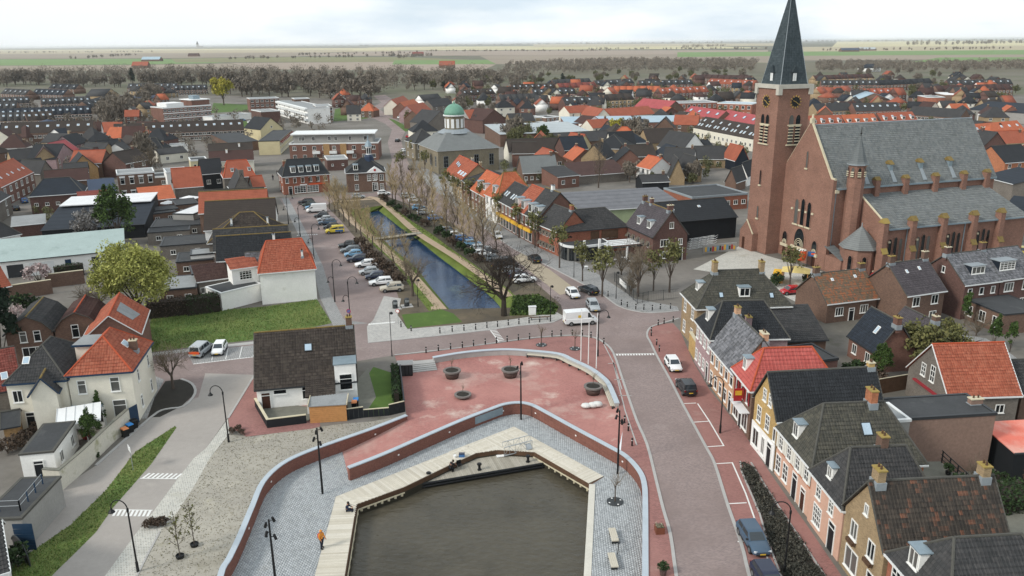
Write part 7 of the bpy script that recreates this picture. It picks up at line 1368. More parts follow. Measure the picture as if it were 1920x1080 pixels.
# church forecourt
sheet('church_forecourt',XY([(1300,505),(1385,462),(1440,480),(1560,515),(1640,545),(1560,600),(1480,560),(1400,520)]),.012,GM['cobblepale'])
t = thing('play_stall','yellow-roofed party stall with an orange inflatable in front of the church portals','stall',(*XY([(1466,532)])[0],0),-.4); q = MB()
for x in (0,4): 
 for y in (0,3): q.cbox(x,y,0,.15,.15,2.2)
q.build('post',M['wood'],t,kind='stuff'); q = MB(); q.add([(-.3,-.3,2.2),(4.3,-.3,2.2),(4.3,3.3,2.2),(-.3,3.3,2.2),(2,1.5,3.0)],[(0,1,4),(1,2,4),(2,3,4),(3,0,4)]); q.build('canopy',mat('canvas_pale_yellow','#d9c27a',.8,.06,1),t); q = MB(); q.box(-1.6,0,0,-.2,2.4,1.9); q.build('side_panel',M['yellow'],t)
q = MB(); q.lathe([(.7,0),(.95,.8),(.9,1.6),(.5,2.0)],12); o = q.build('inflatable',CM['orange'],None,True); o.location = (*XY([(1500,500)])[0],1.3); tag(o,'orange round inflatable beside the blue banner at the church door','inflatable')
q = MB(); q.lathe([(.6,1.6),(.85,1.9),(.3,2.05)],12); q.build('top',M['white'],o)
t = thing('banner','blue banner on posts in front of the right church portal','banner',(*XY([(1512,500)])[0],0),-.25); q = MB(); q.box(0,-.04,2.0,3.2,.04,2.9); q.build('cloth',CARM['blue'],t); q = MB(); q.box(.6,-.052,2.3,2.4,-.045,2.65); q.build('patch',CM['orange'],t)
for x in (0,3.1): q = MB(); q.box(x,-.035,0,x+.08,.035,1.99); q.build('post',M['iron'],t)
t = thing('mural_wall','low wall painted with yellow and blue figures beside the church forecourt','wall',(*XY([(1318,476)])[0],0),.3); q = MB(); q.box(0,0,0,7.5,.25,1.7); q.build('wall',W['greyr'],t); R = random.Random(3)
for k in range(13): q = MB(); z = .3+.2*R.random(); q.box(.4+.53*k,-.02,z,.4+.53*k+.38,-.004,z+.7+.4*R.random()); q.build('painted_panel',[M['yellow'],CARM['sky'],CARM['green'],M['redsign']][k%4],t)
# steel frame rubble by the dark hall
t = thing('steel_frame','white dismantled steel roof frames lying beside the black hall','steel frame',(*XY([(1300,468)])[0],0),.2)
for k in range(5):
 q = MB(); z = .1+.3*k
 for y in (0,.8): q.tube((-1+.4*k,y+.7*k,z),(4.5+.4*k,y+.7*k,z+.5),.045,.045,4)
 for j in range(7): x = -1+.4*k+.9*j; q.tube((x,.7*k+(.8 if j%2 else 0),z+.08*j),(x+.9,.7*k+(0 if j%2 else .8),z+.08*j+.08),.035,.035,4)
 q.build('truss',M['gutter'],t,kind='stuff')
# ------------------------------------------------------------ shops east of the canal
GC = 'shops and houses east of the canal'
def crow(label,a,b,d,ez,rh,roof,wm,rm,**kw): return house(label,V2(*a),V2(*b),ez,d,rh,roof,wm,rm,group=GC,near=True,**kw)
crow('far orange-roofed house at the end of the shop row with three dark roof windows',(-18.7,226.2),(-15.5,217.4),9,5.2,4.4,'side','greyr','orange',win=[('f',3,2,1.4,1.7,'2')],sky=[(0,.4,.65,.9,1.1),(0,.55,.62,.9,1.1),(0,.7,.58,.9,1.1)],chim=[(.98,.6,.9,1.2)],name='shop_building',cat='shop building')
crow('pale stone-fronted shop with glinting panels on its orange roof',(-15.4,217.2),(-12.9,209.6),9,5.6,3.8,'side','tan','orange',win=[('f',3,2,1.2,1.8,'t')],chim=[(.9,.6,.9,1.2)],sky=[(0,.2,.3,1.5,1.2,1),(0,.5,.3,1.5,1.2,1),(0,.8,.3,1.5,1.2,1)],name='shop_building',cat='shop building')
crow('narrow red brick shop with a long dark roof running back',(-12.8,209.4),(-10.3,200.0),15,5.6,2.2,'side','red','dark',win=[('f',2,2,1.2,1.8,'t')],chim=[(.6,.9,.8,1.2)],name='shop_building',cat='shop building')
crow('orange-roofed shop with two white dormers in the middle of the row',(-10.0,198.6),(-6.2,187.9),8.5,5.2,4.4,'side','red','brightorange',win=[('f',4,2,1.1,1.7,'2')],dorm=[('f',.3,1.6,1.5,.9),('f',.72,1.6,1.5,.9,'lead')],name='shop_building',cat='shop building')
crow('white-fronted taller shop with an orange hip roof and moss ridge',(-6.1,187.6),(-3.2,180.9),9.5,6.0,5.2,'hip','white','brightorange',win=[('f',3,2,1.0,1.7,'2')],dorm=[('f',.6,1.8,1.6,.8)],ridge='moss',hipk=3.2,name='shop_building',cat='shop building',chim=[(.5,.9,.8,1.0)])
H = crow('red brick shop with four roof windows and a yellow fascia',(-3.1,180.7),(.1,171.8),8.5,5.8,3.8,'side','red','dark',win=[('f',4,1,1.0,1.8,'2',3.0)],sky=[(0,.16,.42,.6,1.3,1),(0,.3,.42,.6,1.3,1),(0,.6,.42,.6,1.3,1),(0,.74,.42,.6,1.3,1)],name='shop_building',cat='shop building',chim=[(.98,.7,.9,1.1,'capyellow')])
def fascia(H,m,u0=0,u1=1):
 q = MB(); q.box(H.w*u0+.1,-.5,2.35,H.w*u1-.1,-.02,2.95); q.build('fascia_sign',m,H.root)
 n = max(2,int(H.w*(u1-u0)/1.8))
 for k in range(n): add_window(H,'f',H.w*(u0+(u1-u0)*(k+.5)/n),.3,1.5,1.95,'n')
fascia(H,M['yellow'])
H = crow('orange-red roofed shop with one white dormer and a yellow fascia',(.2,171.6),(2.7,165.0),9.5,5.8,4.6,'side','red','orange',win=[('f',3,1,1.1,1.8,'2',3.0)],dorm=[('f',.2,1.7,1.8,.5),('f',.7,1.7,1.8,.5)],name='shop_building',cat='shop building'); fascia(H,M['yellow'])
H = crow('red brick end shop with a tall grey roof and a blank brick gable',(2.8,164.8),(5.3,158.9),10,5.8,5.0,'side','red','dark',win=[('f',3,1,1.2,1.8,'2',3.0)],dorm=[('f',.25,1.7,1.8,.5),('f',.75,1.7,1.8,.5)],ridge='moss',chim=[(.5,.5,.7,1.0,'zinc','white')],name='shop_building',cat='shop building'); fascia(H,M['yellow'],.0,.6)
H = crow('orange-red brick corner hotel, canal-side wing with rows of grey awnings',(5.5,158.6),(9.0,151.4),7.0,5.0,3.6,'side','bright','dark',name='hotel_building',cat='hotel',chim=[(.9,.5,.8,1.0,'capyellow')])
def awnings(H,side,us,z):
 for u in us:
  add_window(H,side,u,z,.85,1.2,'n'); x,y = sidepos(H,side,u); q = MB(); q.add([(-.5,-.05,1.25),(.5,-.05,1.25),(.5,-.75,.55),(-.5,-.75,.55)],[(0,1,2,3),(3,2,1,0)]); link('awning',q.mesh('awning',M['awngrey']),H.root,(x,y,z),SIDE[side])
awnings(H,'f',[.9+1.35*k for k in range(5)],3.0); awnings(H,'f',[.9+1.35*k for k in range(5)],.5)
H = crow('orange-red brick corner hotel, long wing with a dark letter sign and three dormer windows',(9.2,151.0),(23.0,155.6),7.6,5.0,3.2,'hip','bright','dark',name='hotel_building',cat='hotel',hipk=3.2,gut='gutterdark')
for u in (.52,.68,.8): add_window(H,'f',H.w*u,2.9,1.3,1.4,'2'); q = MB(); q.cbox(H.w*u,-.1,2.7,1.8,.08,1.8); q.build('window_surround',M['timber'],H.root)
for k,w_ in enumerate((.3,.2,.25,.2,.3,.22)): q = MB(); q.box(.9+.32*k,-.06,3.55+(.0 if k%2 else .05),.9+.32*k+w_,-.005,3.85+(.1 if k in (0,4) else 0)); q.build('letter',M['stain'],H.root)
t = thing('corner_cafe','curved glass cafe pavilion with a white roof edge at the hotel corner','cafe',(9.1,150.7,0),math.atan2(4.6,14)); arc = [(.1,-.2),(.3,-2.6),(1.6,-4.0),(3.6,-4.4),(8.6,-3.6),(9.2,-.2)]
arc = [tuple(p) for p in smooth(arc,4)]; q = MB(); q.prism(list(reversed(arc)),2.7,2.95); q.build('roof',RT['felt'],t); q = MB(); ribbon(q,[Vector(p) for p in arc],.3,2.6,3.02); q.build('roof_edge',M['gutter'],t)
for a,b in zip(arc[:-1],arc[1:]): A_v,B_v = Vector(a),Vector(b); q = MB(); ribbon(q,[A_v.lerp(B_v,.05),A_v.lerp(B_v,.95)],.04,.1,2.6); q.build('glass_panel',M['glass'],t); q = MB(); q.tube((a[0],a[1],0),(a[0],a[1],2.6),.06,.06,5); q.build('mullion',M['iron'],t)
for x,y in ((3.2,-5.2),(6.4,-5.0)): q = MB(); q.cbox(x,y,0,.4,.4,4.2); q.build('white_pillar',M['white'],t)
t = thing('pergola','white slatted pergola roof on white posts beside the glass cafe','pergola',(18.2,146.8,0),.3)
for k in range(4): q = MB(); q.box(.2,.9+1.15*k,2.75,7.6,1.55+1.15*k,2.85); q.build('slat',M['awnwhite'],t)
for x,y in ((0,0),(4,0),(7.8,0),(0,5.6),(7.8,5.6)): q = MB(); q.cbox(x,y,0,.3,.3,2.7); q.build('post',M['white'],t)
for y in (0,5.6): q = MB(); q.box(-.1,y-.1,2.5,8.0,y+.1,2.74); q.build('beam',M['iron'],t)
R = random.Random(5)
for k in range(7):
 p = G(1098+14*k+R.uniform(-4,4),505+R.uniform(-6,4)-k*2); o = thing('cafe_table',f'{ORD[k]} small terrace table from the left beside the glass cafe','table',(p.x,p.y,0),R.random()*3,'terrace tables'); q = MB(); q.lathe([(.4,.7),(.4,.74)],12); q.build('top',M['gutter'],o); q = MB(); q.tube((0,0,0),(0,0,.7),.04,.04,5); q.build('leg',M['iron'],o)
H = house('dark red brick house with a stepped-shoulder gable, two white dormers and white front door',(1225,443),(1289,437),5.2,11,4.5,'front','darkred','purple',gut='gutterdark',chim=[(.5,.05,1.1,1.0,'stone'),(.5,.7,.6,1.0,'stone'),(.5,.95,.9,1.0,'moss')],dorm=[('l',.35,1.3,1.5,.8),('l',.72,1.3,1.5,.8)],ridge='moss')
add_window(H,'f',.34*H.w,3.0,1.9,1.4,'3'); add_window(H,'f',.34*H.w,.7,1.9,1.4,'3'); add_window(H,'f',.8*H.w,3.1,.9,1.2,'2'); add_window(H,'f',.52*H.w,6.4,.9,1.2,'2'); add_door(H,'f',.8*H.w,1.2,2.6); awnings(H,'l',[1.2+2*k for k in range(5)],2.6)
house('long black hall with a dark sheet roof left of the church tower',V2(30.5,160),V2(47.5,165.5),4.6,11,3.0,'side','black','black',name='hall',cat='hall',gut='gutterdark',near=False,sky=[(0,.25,.6,.6,.6,1),(0,.6,.65,.6,.6,1)])
house('low pale green hall with a mottled grey roof behind the corner hotel',(1090,396),(1282,384),3.4,15,1.6,'lean','green','grey',name='hall',cat='hall',near=False)
house('red brick flat-roofed workshop between the green hall and the church tower',(1298,372),(1402,364),3.6,14,0,'flat','bright','felt',gut='lead',name='workshop',cat='workshop',win=[('f',7,1,1.2,1.1,'2')])
# ------------------------------------------------------------ town west of the canal
f22 = [('f',3,2,1.1,1.4,'2')]; f2r = [('f',3,2,1.1,1.4,'2'),('r',2,2,1.0,1.4,'2')]; f1 = [('f',2,1,1.1,1.2,'2')]
def T(label,ea,eb,ez,d,rh,roof,wm,rm,win=(),**kw):
 kw.setdefault('near',False); return house(label,ea,eb,ez,d,rh,roof,wm,rm,win=win,**kw)
k8 = T('red brick corner house with four white dormers at the head of the canal',(530,331),(617,325),5.2,9,4.0,'hip','bright','black',[('f',6,1,.9,1.4,'2',2.6),('l',2,2)],dorm=[('f',.24,1.3,1.6,.7),('f',.41,1.3,1.6,.7),('f',.58,1.3,1.6,.7),('f',.75,1.3,1.6,.7)],chim=[(.1,.5,.8,1),(.9,.5,.8,1)],hipk=2.0)
for u in (.35,.62): add_window(k8,'f',u*k8.w,.3,3.2,2.0,'m')
for u in (.24,.41,.56,.72): q = MB(); q.cbox(u*k8.w,-.05,2.9,.5,.05,1.5); q.build('shutter',M['timber'],k8.root)
add_door(k8,'f',.14*k8.w,1.1,2.3,'door'); q = MB(); q.box(k8.w*.55,-.2,2.35,k8.w*.9,-.02,2.75); q.build('fascia_sign',CM['orange'],k8.root); q = MB(); q.box(k8.w*.35,-.2,2.4,k8.w*.5,-.02,2.7); q.build('name_board',M['white'],k8.root)
th = T('small old town hall of brown brick with a white pediment and clock turret',(649,324),(722,321),5.6,9,3.4,'hip','brown','black',[('f',2,2,1.1,1.6,'x')],dorm=[('f',.25,1.3,1.5,.5)],name='town_hall',cat='town hall',gut='gutter')
for u,z in ((.72,3.1),(.9,3.1),(.9,.5),(.58,3.1)): add_window(th,'f',u*th.w,z,1.1,1.7,'x')
add_door(th,'f',.72*th.w,1.5,2.6); q = MB(); q.add([(th.w*.52,-.3,5.5),(th.w*.95,-.3,5.5),(th.w*.735,-.3,7.0),(th.w*.52,1,5.5),(th.w*.95,1,5.5),(th.w*.735,1,7.0)],[(0,1,2),(5,4,3),(0,2,5,3),(1,4,5,2),(0,3,4,1)]); q.build('pediment',M['white'],th.root); q = MB(); q.cbox(th.w*.735,-.33,5.8,.6,.04,.6); q.build('crest',M['redsign'],th.root)
tx,ty = th.w*.62,4.5; q = MB(); q.lathe([(1.4,8.0),(1.3,9.3),(.9,9.9)],8,(tx,ty,0)); q.build('turret_base',RT['solarblue'],th.root); q = MB(); q.lathe([(.8,9.8),(.8,12.2)],8,(tx,ty,0)); q.build('turret_lantern',M['white'],th.root); q = MB(); q.lathe([(1.1,12.2),(1.0,12.5),(.75,13.2),(.25,13.8),(.2,14.4),(.05,15.4)],8,(tx,ty,0)); q.build('turret_roof',M['zinc'],th.root)
for k in range(8): a = PI/4*k+.39; q = MB(); q.M = Matrix.Translation((tx+.77*math.cos(a),ty+.77*math.sin(a),10.2)) @ Matrix.Rotation(a+PI/2,4,'Z'); q.box(-.2,-.05,0,.2,-.01,1.6); q.build('turret_opening',M['black'],th.root)
ap = T('apartment building with ochre bays and a pale set-back top floor behind the town hall',(542,271),(709,268),6.0,13,0,'flat','red','feltlight',[('f',9,2,1.3,1.4,'2')],gut='gutter',name='apartment_building',cat='apartments')
for u,w_ in ((.38,.07),(.57,.07)): q = MB(); q.box(ap.w*u,-.25,0,ap.w*(u+w_),-.01,6.0); q.build('ochre_bay',W['ochre'],ap.root)
for u in (.3,.49,.68): q = MB(); q.box(ap.w*u-1.3,-1.2,2.6,ap.w*u+1.3,-.02,3.5); q.build('balcony',M['gutter'],ap.root)
q = MB(); q.box(1.5,1.2,6.1,ap.w-2,12,9.2); o = q.build('set_back_floor',W['greyr'],ap.root); q = MB(); q.box(.6,.3,9.2,ap.w-1,12.6,9.55); q.build('top_roof',M['gutter'],o)
for u in (.12,.15,.27,.45,.52,.68,.85,.88): fm,gm = window_mesh(1.0,1.5,'2n','frame'); w_ = link('window',fm,o,(ap.w*u,1.19,7.0)); link('pane',gm,w_)
T('low flat-roofed brick wing with plant on its roof beside the town hall',(613,300),(652,298),3.6,9,0,'flat','darkred','feltlight',[('f',2,1,.7,.7,'')])
k4 = T('tan-ended apartment block with red awnings down its street side',(484,265),(524,264),5.2,40,0,'flat','creamy','felt',[('r',10,2,1.6,1.5,'2')],name='apartment_building',cat='apartments',gut='gutterdark',parapet=.15)
for k in range(10): q = MB(); q.add([(-1.3,-.05,1.6),(1.3,-.05,1.6),(1.3,-.9,1.0),(-1.3,-.9,1.0)],[(0,1,2,3),(3,2,1,0)]); x,y = sidepos(k4,'r',40*(k+.5)/10); link('awning',q.mesh('awning',M['awning']),k4.root,(x,y,3.3),SIDE['r'])
T('long dark shop roof left of the tan-ended apartment block',(430,268),(484,264),3.6,26,1.2,'lean','brown','felt',name='shop_building',cat='shop building')
T('brown-roofed double shop with cream side wall, farther roof',(392,287),(474,283),5.4,8,2.6,'side','cream','brown',chim=[(.7,.3,.6,.9,'stone','white')])
T('brown-roofed double shop with cream side wall, nearer roof',(393,303),(475,299),5.0,8,2.8,'side','cream','maroon',chim=[(.4,.4,.6,.9,'stone','white')])
T('pale yellow rendered house end with two dark windows',(357,302),(388,300),6.6,7,0,'flat','creamy','felt',[('f',2,2,.7,1.1,'')])
T('black-fronted house with a dark roof between two orange roofs',(380,326),(418,323),5.0,8,3.6,'side','black','black',f1)
T('orange mansard-roofed house with two small dormers behind the stepped gable',(420,333),(478,329),5.4,8,4.0,'hip','grey','orange',dorm=[('f',.3,.8,.9,1.2),('f',.85,.8,.9,1.2)],chim=[(.05,.5,.8,1)],hipk=1.5)
sg = T('grey stone house with a curved shoulder gable facing the canal',(437,358),(474,355),4.6,10,4.2,'front','grey','dark',gut='gutter'); q = MB(); q.box(sg.w*.38,-.15,7.2,sg.w*.62,.35,9.8); q.build('gable_top',W['grey'],sg.root)
for s_ in (0,1): q = MB(); q.slab([(sg.w*.5*s_,-.2,4.6),(sg.w*.5*(1+s_)-.2,-.2,4.6),(sg.w*.5*(1+s_)-.2,-.2,5.0),(sg.w*.5*s_,-.2,5.0)],.3); q.build('gable_coping',M['gutter'],sg.root)
T('weathered orange-roofed house left of the black-fronted house',(327,352),(380,348),4.6,9,4.4,'side','grey','orange')
T('small orange-roofed house joined to the stepped gable house',(476,352),(497,350),4.4,6,2.6,'side','cream','orange',f1)
T('pale roof terrace house with a white edge beside the tree',(312,325),(352,322),5.0,9,0,'flat','white','feltlight',f1)
T('dark low house with felt roof at the near edge of the old quarter',(262,335),(320,331),3.2,8,0,'flat','brown','felt',f1)
j5 = T('three-storey brown brick block with white-lintelled windows',(219,328),(289,323),7.2,8,0,'flat','brown','feltlight',[('f',4,2,1.1,1.7,'t')],gut='gutter')
for u in (.125,.375,.625,.875):
 for z in (.9,4.6): q = MB(); q.cbox(u*j5.w,-.05,z+1.75,1.4,.06,.35); q.build('lintel',M['white'],j5.root)
T('two-storey brick and white shop with a dark blue hip roof',(55,368),(156,361),4.6,10,3.4,'hip','darkred','navy',[('f',5,1,.9,.8,'2')],gut='gutter',hipk=3.0)
q = house  # keep name
sw = G(57,369,4.5); 
T('dark blue sheet-roofed extension with a white strip of windows',(168,367),(217,363),3.8,10,2.6,'lean','white','solarblue',[('f',4,1,.8,.9,'')],gut='gutter')
T('red-tiled lean-to beside the blue hip roof',(150,384),(204,379),3.0,6,2.2,'lean','red','redold'); T('small orange-roofed cottage in the middle of the yards',(266,377),(328,371),3.0,6,2.4,'lean','red','brightorange')
T('brown-roofed house with long ridge behind the blue hip roof',(86,342),(166,336),4.2,8,2.8,'side','brown','maroon'); T('dark flat-pitched house beyond the blue extension',(120,325),(165,322),4.6,8,2.4,'side','brown','dark')
hl = T('big dark metal-clad hall with a white flat roof',(78,432),(270,420),3.0,17,1.9,'lean','black','navy',name='hall',cat='hall',gut='gutterdark'); q = MB(); q.box(.5,17,-.2,hl.w-.5,27,5.2); o = q.build('back_wall',W['black'],hl.root); q = MB(); q.box(.3,15.2,5.2,hl.w-.3,27.2,5.4); q.build('white_roof',RT['whiteroof'],o)
T('low grey-sheeted shed in front of the side street',(22,424),(84,418),2.6,7,.8,'lean','darkred','feltlight',name='shed',cat='shed')
ts = T('long shed with a pale teal sheet roof and white doors',(-60,497),(232,468),3.2,9,2.2,'lean','white','teal',name='shed',cat='shed',gut='gutterdark')
for u,w_,m in ((.28,2.6,'gutterdark'),(.62,1.0,'blue'),(.80,1.2,'gutterdark'),(.45,4.0,'gutter'),(.9,3,'gutter')): q = MB(); q.box(ts.w*u-w_/2,-.05,.05,ts.w*u+w_/2,-.005,2.4); q.build('door',M[m],ts.root)
T('dark hip-roofed white house at the left edge by the teal shed',(-40,452),(37,437),3.6,9,4.6,'hip','white','dark',[('r',3,1,.6,1.6,'')],gut='gutter'); T('small orange-roofed barn at the left edge below the teal shed',(-30,545),(18,534),2.6,5,2.6,'side','brown','orange')
# flat roofed back buildings between the hall and the canal street
fl = [('white-walled workshop with a pale roof among the flat roofs',(357,479),(437,472),3.6,4.5,'white','feltlight'),('white house back with one dark window among the flat roofs',(398,430),(433,427),4.6,6,'white','felt'),('low felt-roofed shed with a skylight among the flat roofs',(282,427),(390,420),2.6,9,'grey','felt'),
 ('long dark felt-roofed workshop behind the willow',(300,462),(392,455),2.8,8,'grey','felt'),('dark flat-roofed store beside the white workshop',(330,492),(400,486),2.8,7,'brown','felt'),('flat-roofed brick shed right of the willow',(300,545),(368,539),2.8,8,'brown','feltlight'),('brick garage with two felt roofs behind the barn',(360,515),(430,507),3.0,6,'darkred','felt'),
 ('flat-roofed kitchen wing with steel vents beside the street houses',(404,402),(440,399),3.6,8,'grey','feltlight'),('mossy flat-roofed shed between the dark tree and the street',(276,437),(355,431),2.6,4,'grey','felt'),('pale parasol-covered terrace roof in the yards',(282,402),(330,396),2.6,7,'brown','felt'),('tall white sloping-roofed workshop behind the street houses',(362,402),(420,380),4.0,5,'greyr','whiteroof'),
 ('flat-roofed shop back left of the orange street house',(330,385),(372,381),3.2,8,'brown','felt'),('brown flat-roofed garage in the middle of the yards',(285,396),(334,391),2.8,5,'brown','felt')]
for lb,ea,eb,ez,d,wm,rm in fl: T(lb,ea,eb,ez,d,0,'flat',wm,rm,[('f',2,1,1.0,.9,'2')],parapet=.12,gut='gutterdark',name='outbuilding')
for i,(x,y,s) in enumerate(((293,392,1.4),(357,388,1.3),(318,398,1.0))):
 p = G(x,y); q = MB(); q.add([(0,0,3.0)]+[(2.0*s*math.cos(k*PI/4),2.0*s*math.sin(k*PI/4),2.4) for k in range(8)],[(0,k+1,(k+1)%8+1) for k in range(8)]); o = q.build('canopy',M['awnwhite']); o.location = (p.x,p.y,0); q = MB(); q.tube((0,0,0),(0,0,2.9),.05,.05,6); q.build('pole',M['steel'],o); o.name = 'parasol'; tag(o,['large white parasol in the yards, left one','large white parasol in the yards, right one','small white parasol in the yards, middle one'][i],'parasol','white parasols in the yards')
# left side street terrace and houses
terrace('orange-roofed brick terrace in the side street at left',(2,352),(63,323),5.2,3,9,4.2,'orange-roofed terrace houses',wm='red',rm='orange',win=[('f',2,2,1.6,1.5,'3')],near=False,sky=[(0,.3,.4,.6,.8,1),(0,.7,.4,.6,.8,1)])
T('grey brick house at the left edge of the side street',(-40,400),(18,366),4.8,9,3,'side','grey','dark',[('f',3,2)])
for lb,ea,eb,ez,d,rh,rf,wm,rm,wn in [
 ('white flat-roofed hall among dark roofs at far left',(8,292),(55,290),3.4,12,0,'flat','greyr','whiteroof',()),('dark-roofed house behind the tan gable at left',(24,303),(80,298),4,9,3.4,'side','tan','dark',()),('tan gable-fronted house with a maroon roof at left',(63,300),(108,297),4.6,11,3.8,'front','tan','maroon',[('f',1,2,.8,1,'')]),
 ('dark slate-roofed house with a long roof light at left',(104,298),(140,286),4.6,9,4,'front','mauve','black',f22),('house with a pink-red roof among the dark roofs',(118,286),(147,279),4.8,9,3.4,'side','mauve','pinkred',f22),('dark-roofed house with white-edged dormer above the pink-red roof',(140,272),(166,265),4.8,8,3.4,'side','mauve','black',f22),
 ('ochre gable-fronted house with black roof, nearer of the pair',(133,316),(183,312),4.4,10,3.8,'front','ochre','black',[('f',1,1,.8,1,'',2.5)]),('ochre gable-fronted house with black roof, farther of the pair',(160,302),(196,298),4.6,9,3.6,'front','ochre','black',()),('small red-brown roofed house between ochre gables',(182,295),(205,290),4.2,8,2.6,'side','cream','maroon',f22),
 ('tan house with solar panels on a grey roof in the old quarter',(188,290),(222,284),4.6,9,3.4,'front','tan','dark',()),('dark house under a teal roof strip in the old quarter',(195,281),(240,276),4.4,9,3.0,'side','brown','black',()),('brown brick gable house with one oval window by the long brown row',(236,276),(278,272),4.2,9,3.6,'front','brown','brown',[('f',1,1,.9,1,'',2.5)]),
 ('low grey-roofed house by the yellow house end',(300,290),(352,285),3.2,9,1.6,'side','cream','dark',f1),('flat white garage by the yellow house end',(315,275),(352,273),3,8,0,'flat','white','feltlight',()),('curved-roof white house near the maroon roof',(28,318),(85,312),3.6,7,2.4,'side','white','black',()),('grey gable house behind the curved-roof house',(75,325),(100,320),4.2,8,3.4,'front','grey','dark',())]:
 T(lb,ea,eb,ez,d,rh,rf,wm,rm,wn)
hb = T('deep blue hip-roofed hall in the far estate at left',(78,246),(158,238),3.4,22,4.0,'hip','brown','solarblue',name='hall',cat='hall')
# far estates: rows of terraced houses
WR = [('dark row with pale roof lights, topmost at far left',(0,176),(46,179),4.4,5,'dark'),('dark row right of the topmost at far left',(58,177),(118,179),4.4,6,'navy'),('second dark row at far left',(-6,196),(58,193),4.4,6,'dark'),('long dark row with white chimneys at far left',(78,197),(172,193),4.4,8,'dark'),('dark row along the tree-lined road',(172,203),(216,190),4.4,4,'black'),
 ('long navy-roofed row across the left estate',(0,220),(172,213),4.4,13,'navy'),('red brick row with dark roofs in the left estate',(0,228),(52,226),4.4,4,'dark'),('red brick row below the navy roofs',(52,227),(104,224),4.4,4,'brown'),('tall brown row with brown tiled fronts in the left estate',(0,252),(174,246),7.0,9,'brown'),('long brown row dotted with white roof lights',(213,253),(458,243),4.6,15,'brown'),
 ('dark row behind the trees left of the brick flats',(238,166),(330,165),4.4,8,'dark'),('far dark row at the foot of the wood',(90,166),(140,168),4.4,4,'black'),('dark row beyond the yellow tree',(326,170),(390,168),4.4,6,'dark'),('dark row at the left edge behind the navy roofs',(-8,206),(30,205),4.4,3,'dark')]
for ds,a,b,ez,n,rm in WR: terrace(ds,a,b,ez*.85,n,10,4.2,'terraced houses of the west estate',wm='brown',rm=rm,win=[('f',2,2,1.5,1.2,'2')],near=False,gut='gutter',sky=[(0,.5,.6,1.0,1.1,1)])
T('tan gable house among dark rows in the left estate',(196,180),(222,176),4.6,14,4.6,'front','tan','dark',()); T('blue-roofed school hall behind the tree-lined road',(245,186),(305,183),4,14,1.4,'lean','greyr','solarblue',[('f',5,1,1.6,1.4,'2')])
# brick flats
b1 = T('long red brick flats with white floor bands beyond the car park',(305,203),(395,197),8.6,14,0,'flat','red','feltlight',[('f',12,3,1.6,1.2,'2')],name='apartment_building',cat='apartments')
for z in (2.7,5.5,8.3): q = MB(); q.box(-.1,-.12,z,b1.w+.1,-.01,z+.45); q.build('floor_band',M['white'],b1.root)
q = MB(); q.box(b1.w*.62,1,8.7,b1.w,13,11.6); o = q.build('penthouse',W['red'],b1.root); q = MB(); q.box(b1.w*.6,.5,11.6,b1.w+.4,13.5,12.0); q.build('penthouse_roof',M['white'],o); q = MB(); q.box(b1.w*.72,4,12,b1.w*.86,9,14.0); q.build('plant_room',M['zinc'],o); q = MB(); q.box(b1.w*.1,1,8.7,b1.w*.45,12,10.8); q.build('penthouse_low',M['white'],b1.root)
for lb,ea,eb,ez,d,wm in (('low white link building of the brick flats',(398,220),(470,213),3,8,'white'),('brick block of balconied flats, far left wing',(468,186),(523,184),8,12,'red'),('pale balconied flats running toward the viewer',(520,190),(576,204),8,12,'white'),('red brick end block of the balconied flats',(592,200),(622,199),8.4,14,'red'),('brick block with a blank wall in front of the balconied flats',(489,210),(525,208),6.4,16,'darkred'),('brick stair tower between the balconied flats',(552,186),(580,185),9.4,9,'brown')):
 H = T(lb,ea,eb,ez,d,0,'flat',wm,'feltlight',[('f',6,3,1.8,1.4,'2')] if wm in ('white','red') and ez > 5 else (),name='apartment_building',cat='apartments')
 if wm == 'white' and ez > 5:
  for z in (1.9,4.6,7.2): q = MB(); q.box(0,-1.3,z,H.w,-.02,z+1.0); q.build('balcony',M['gutter'],H.root)
T('tan gabled house with a round window behind the shop block',(488,243),(530,239),5,13,4.6,'front','creamy','black',[('f',1,1,.9,.9,'',5.0)])
# ------------------------------------------------------------ dome church and houses by the curving road
dc = T('square domed church of brown stone with a slate roof',(821,283),(935,276),7.4,21,6.4,'mans','olive','slate',[('f',4,1,1.6,3.6,'x'),('l',4,1,1.4,3.2,'x')],name='domed_church',cat='church',gut='gutter',frame='framegrey')
for o in [o for o in dc.root.children if o.name.startswith(('roof','ridge'))]: bpy.data.objects.remove(o)
w_,d_ = dc.w,dc.d; zt = 12.2; cx,cy = w_/2-1,d_/2; P4 = [(-.4,-.4,7.3),(w_+.4,-.4,7.3),(w_+.4,d_+.4,7.3),(-.4,d_+.4,7.3)]; T4 = [(cx-4.2,cy-4.2,zt),(cx+4.2,cy-4.2,zt),(cx+4.2,cy+4.2,zt),(cx-4.2,cy+4.2,zt)]
q = MB(); q.cur = .5; q.add(P4+T4,[(0,1,5,4),(1,2,6,5),(2,3,7,6),(3,0,4,7),(4,5,6,7)]); q.build('roof',RT['slate'],dc.root)
q = MB(); q.lathe([(5.6,zt-.4),(4.4,zt+.5),(3.6,zt+.8)],16,(cx,cy,0)); q.build('drum_base',M['lead'],dc.root); q = MB(); q.lathe([(3.2,zt+.7),(3.2,zt+5.0)],12,(cx,cy,0)); q.build('drum',W['olive'],dc.root); q = MB(); q.lathe([(3.7,zt+5.0),(3.7,zt+5.4)],16,(cx,cy,0)); q.build('drum_cornice',M['gutter'],dc.root)
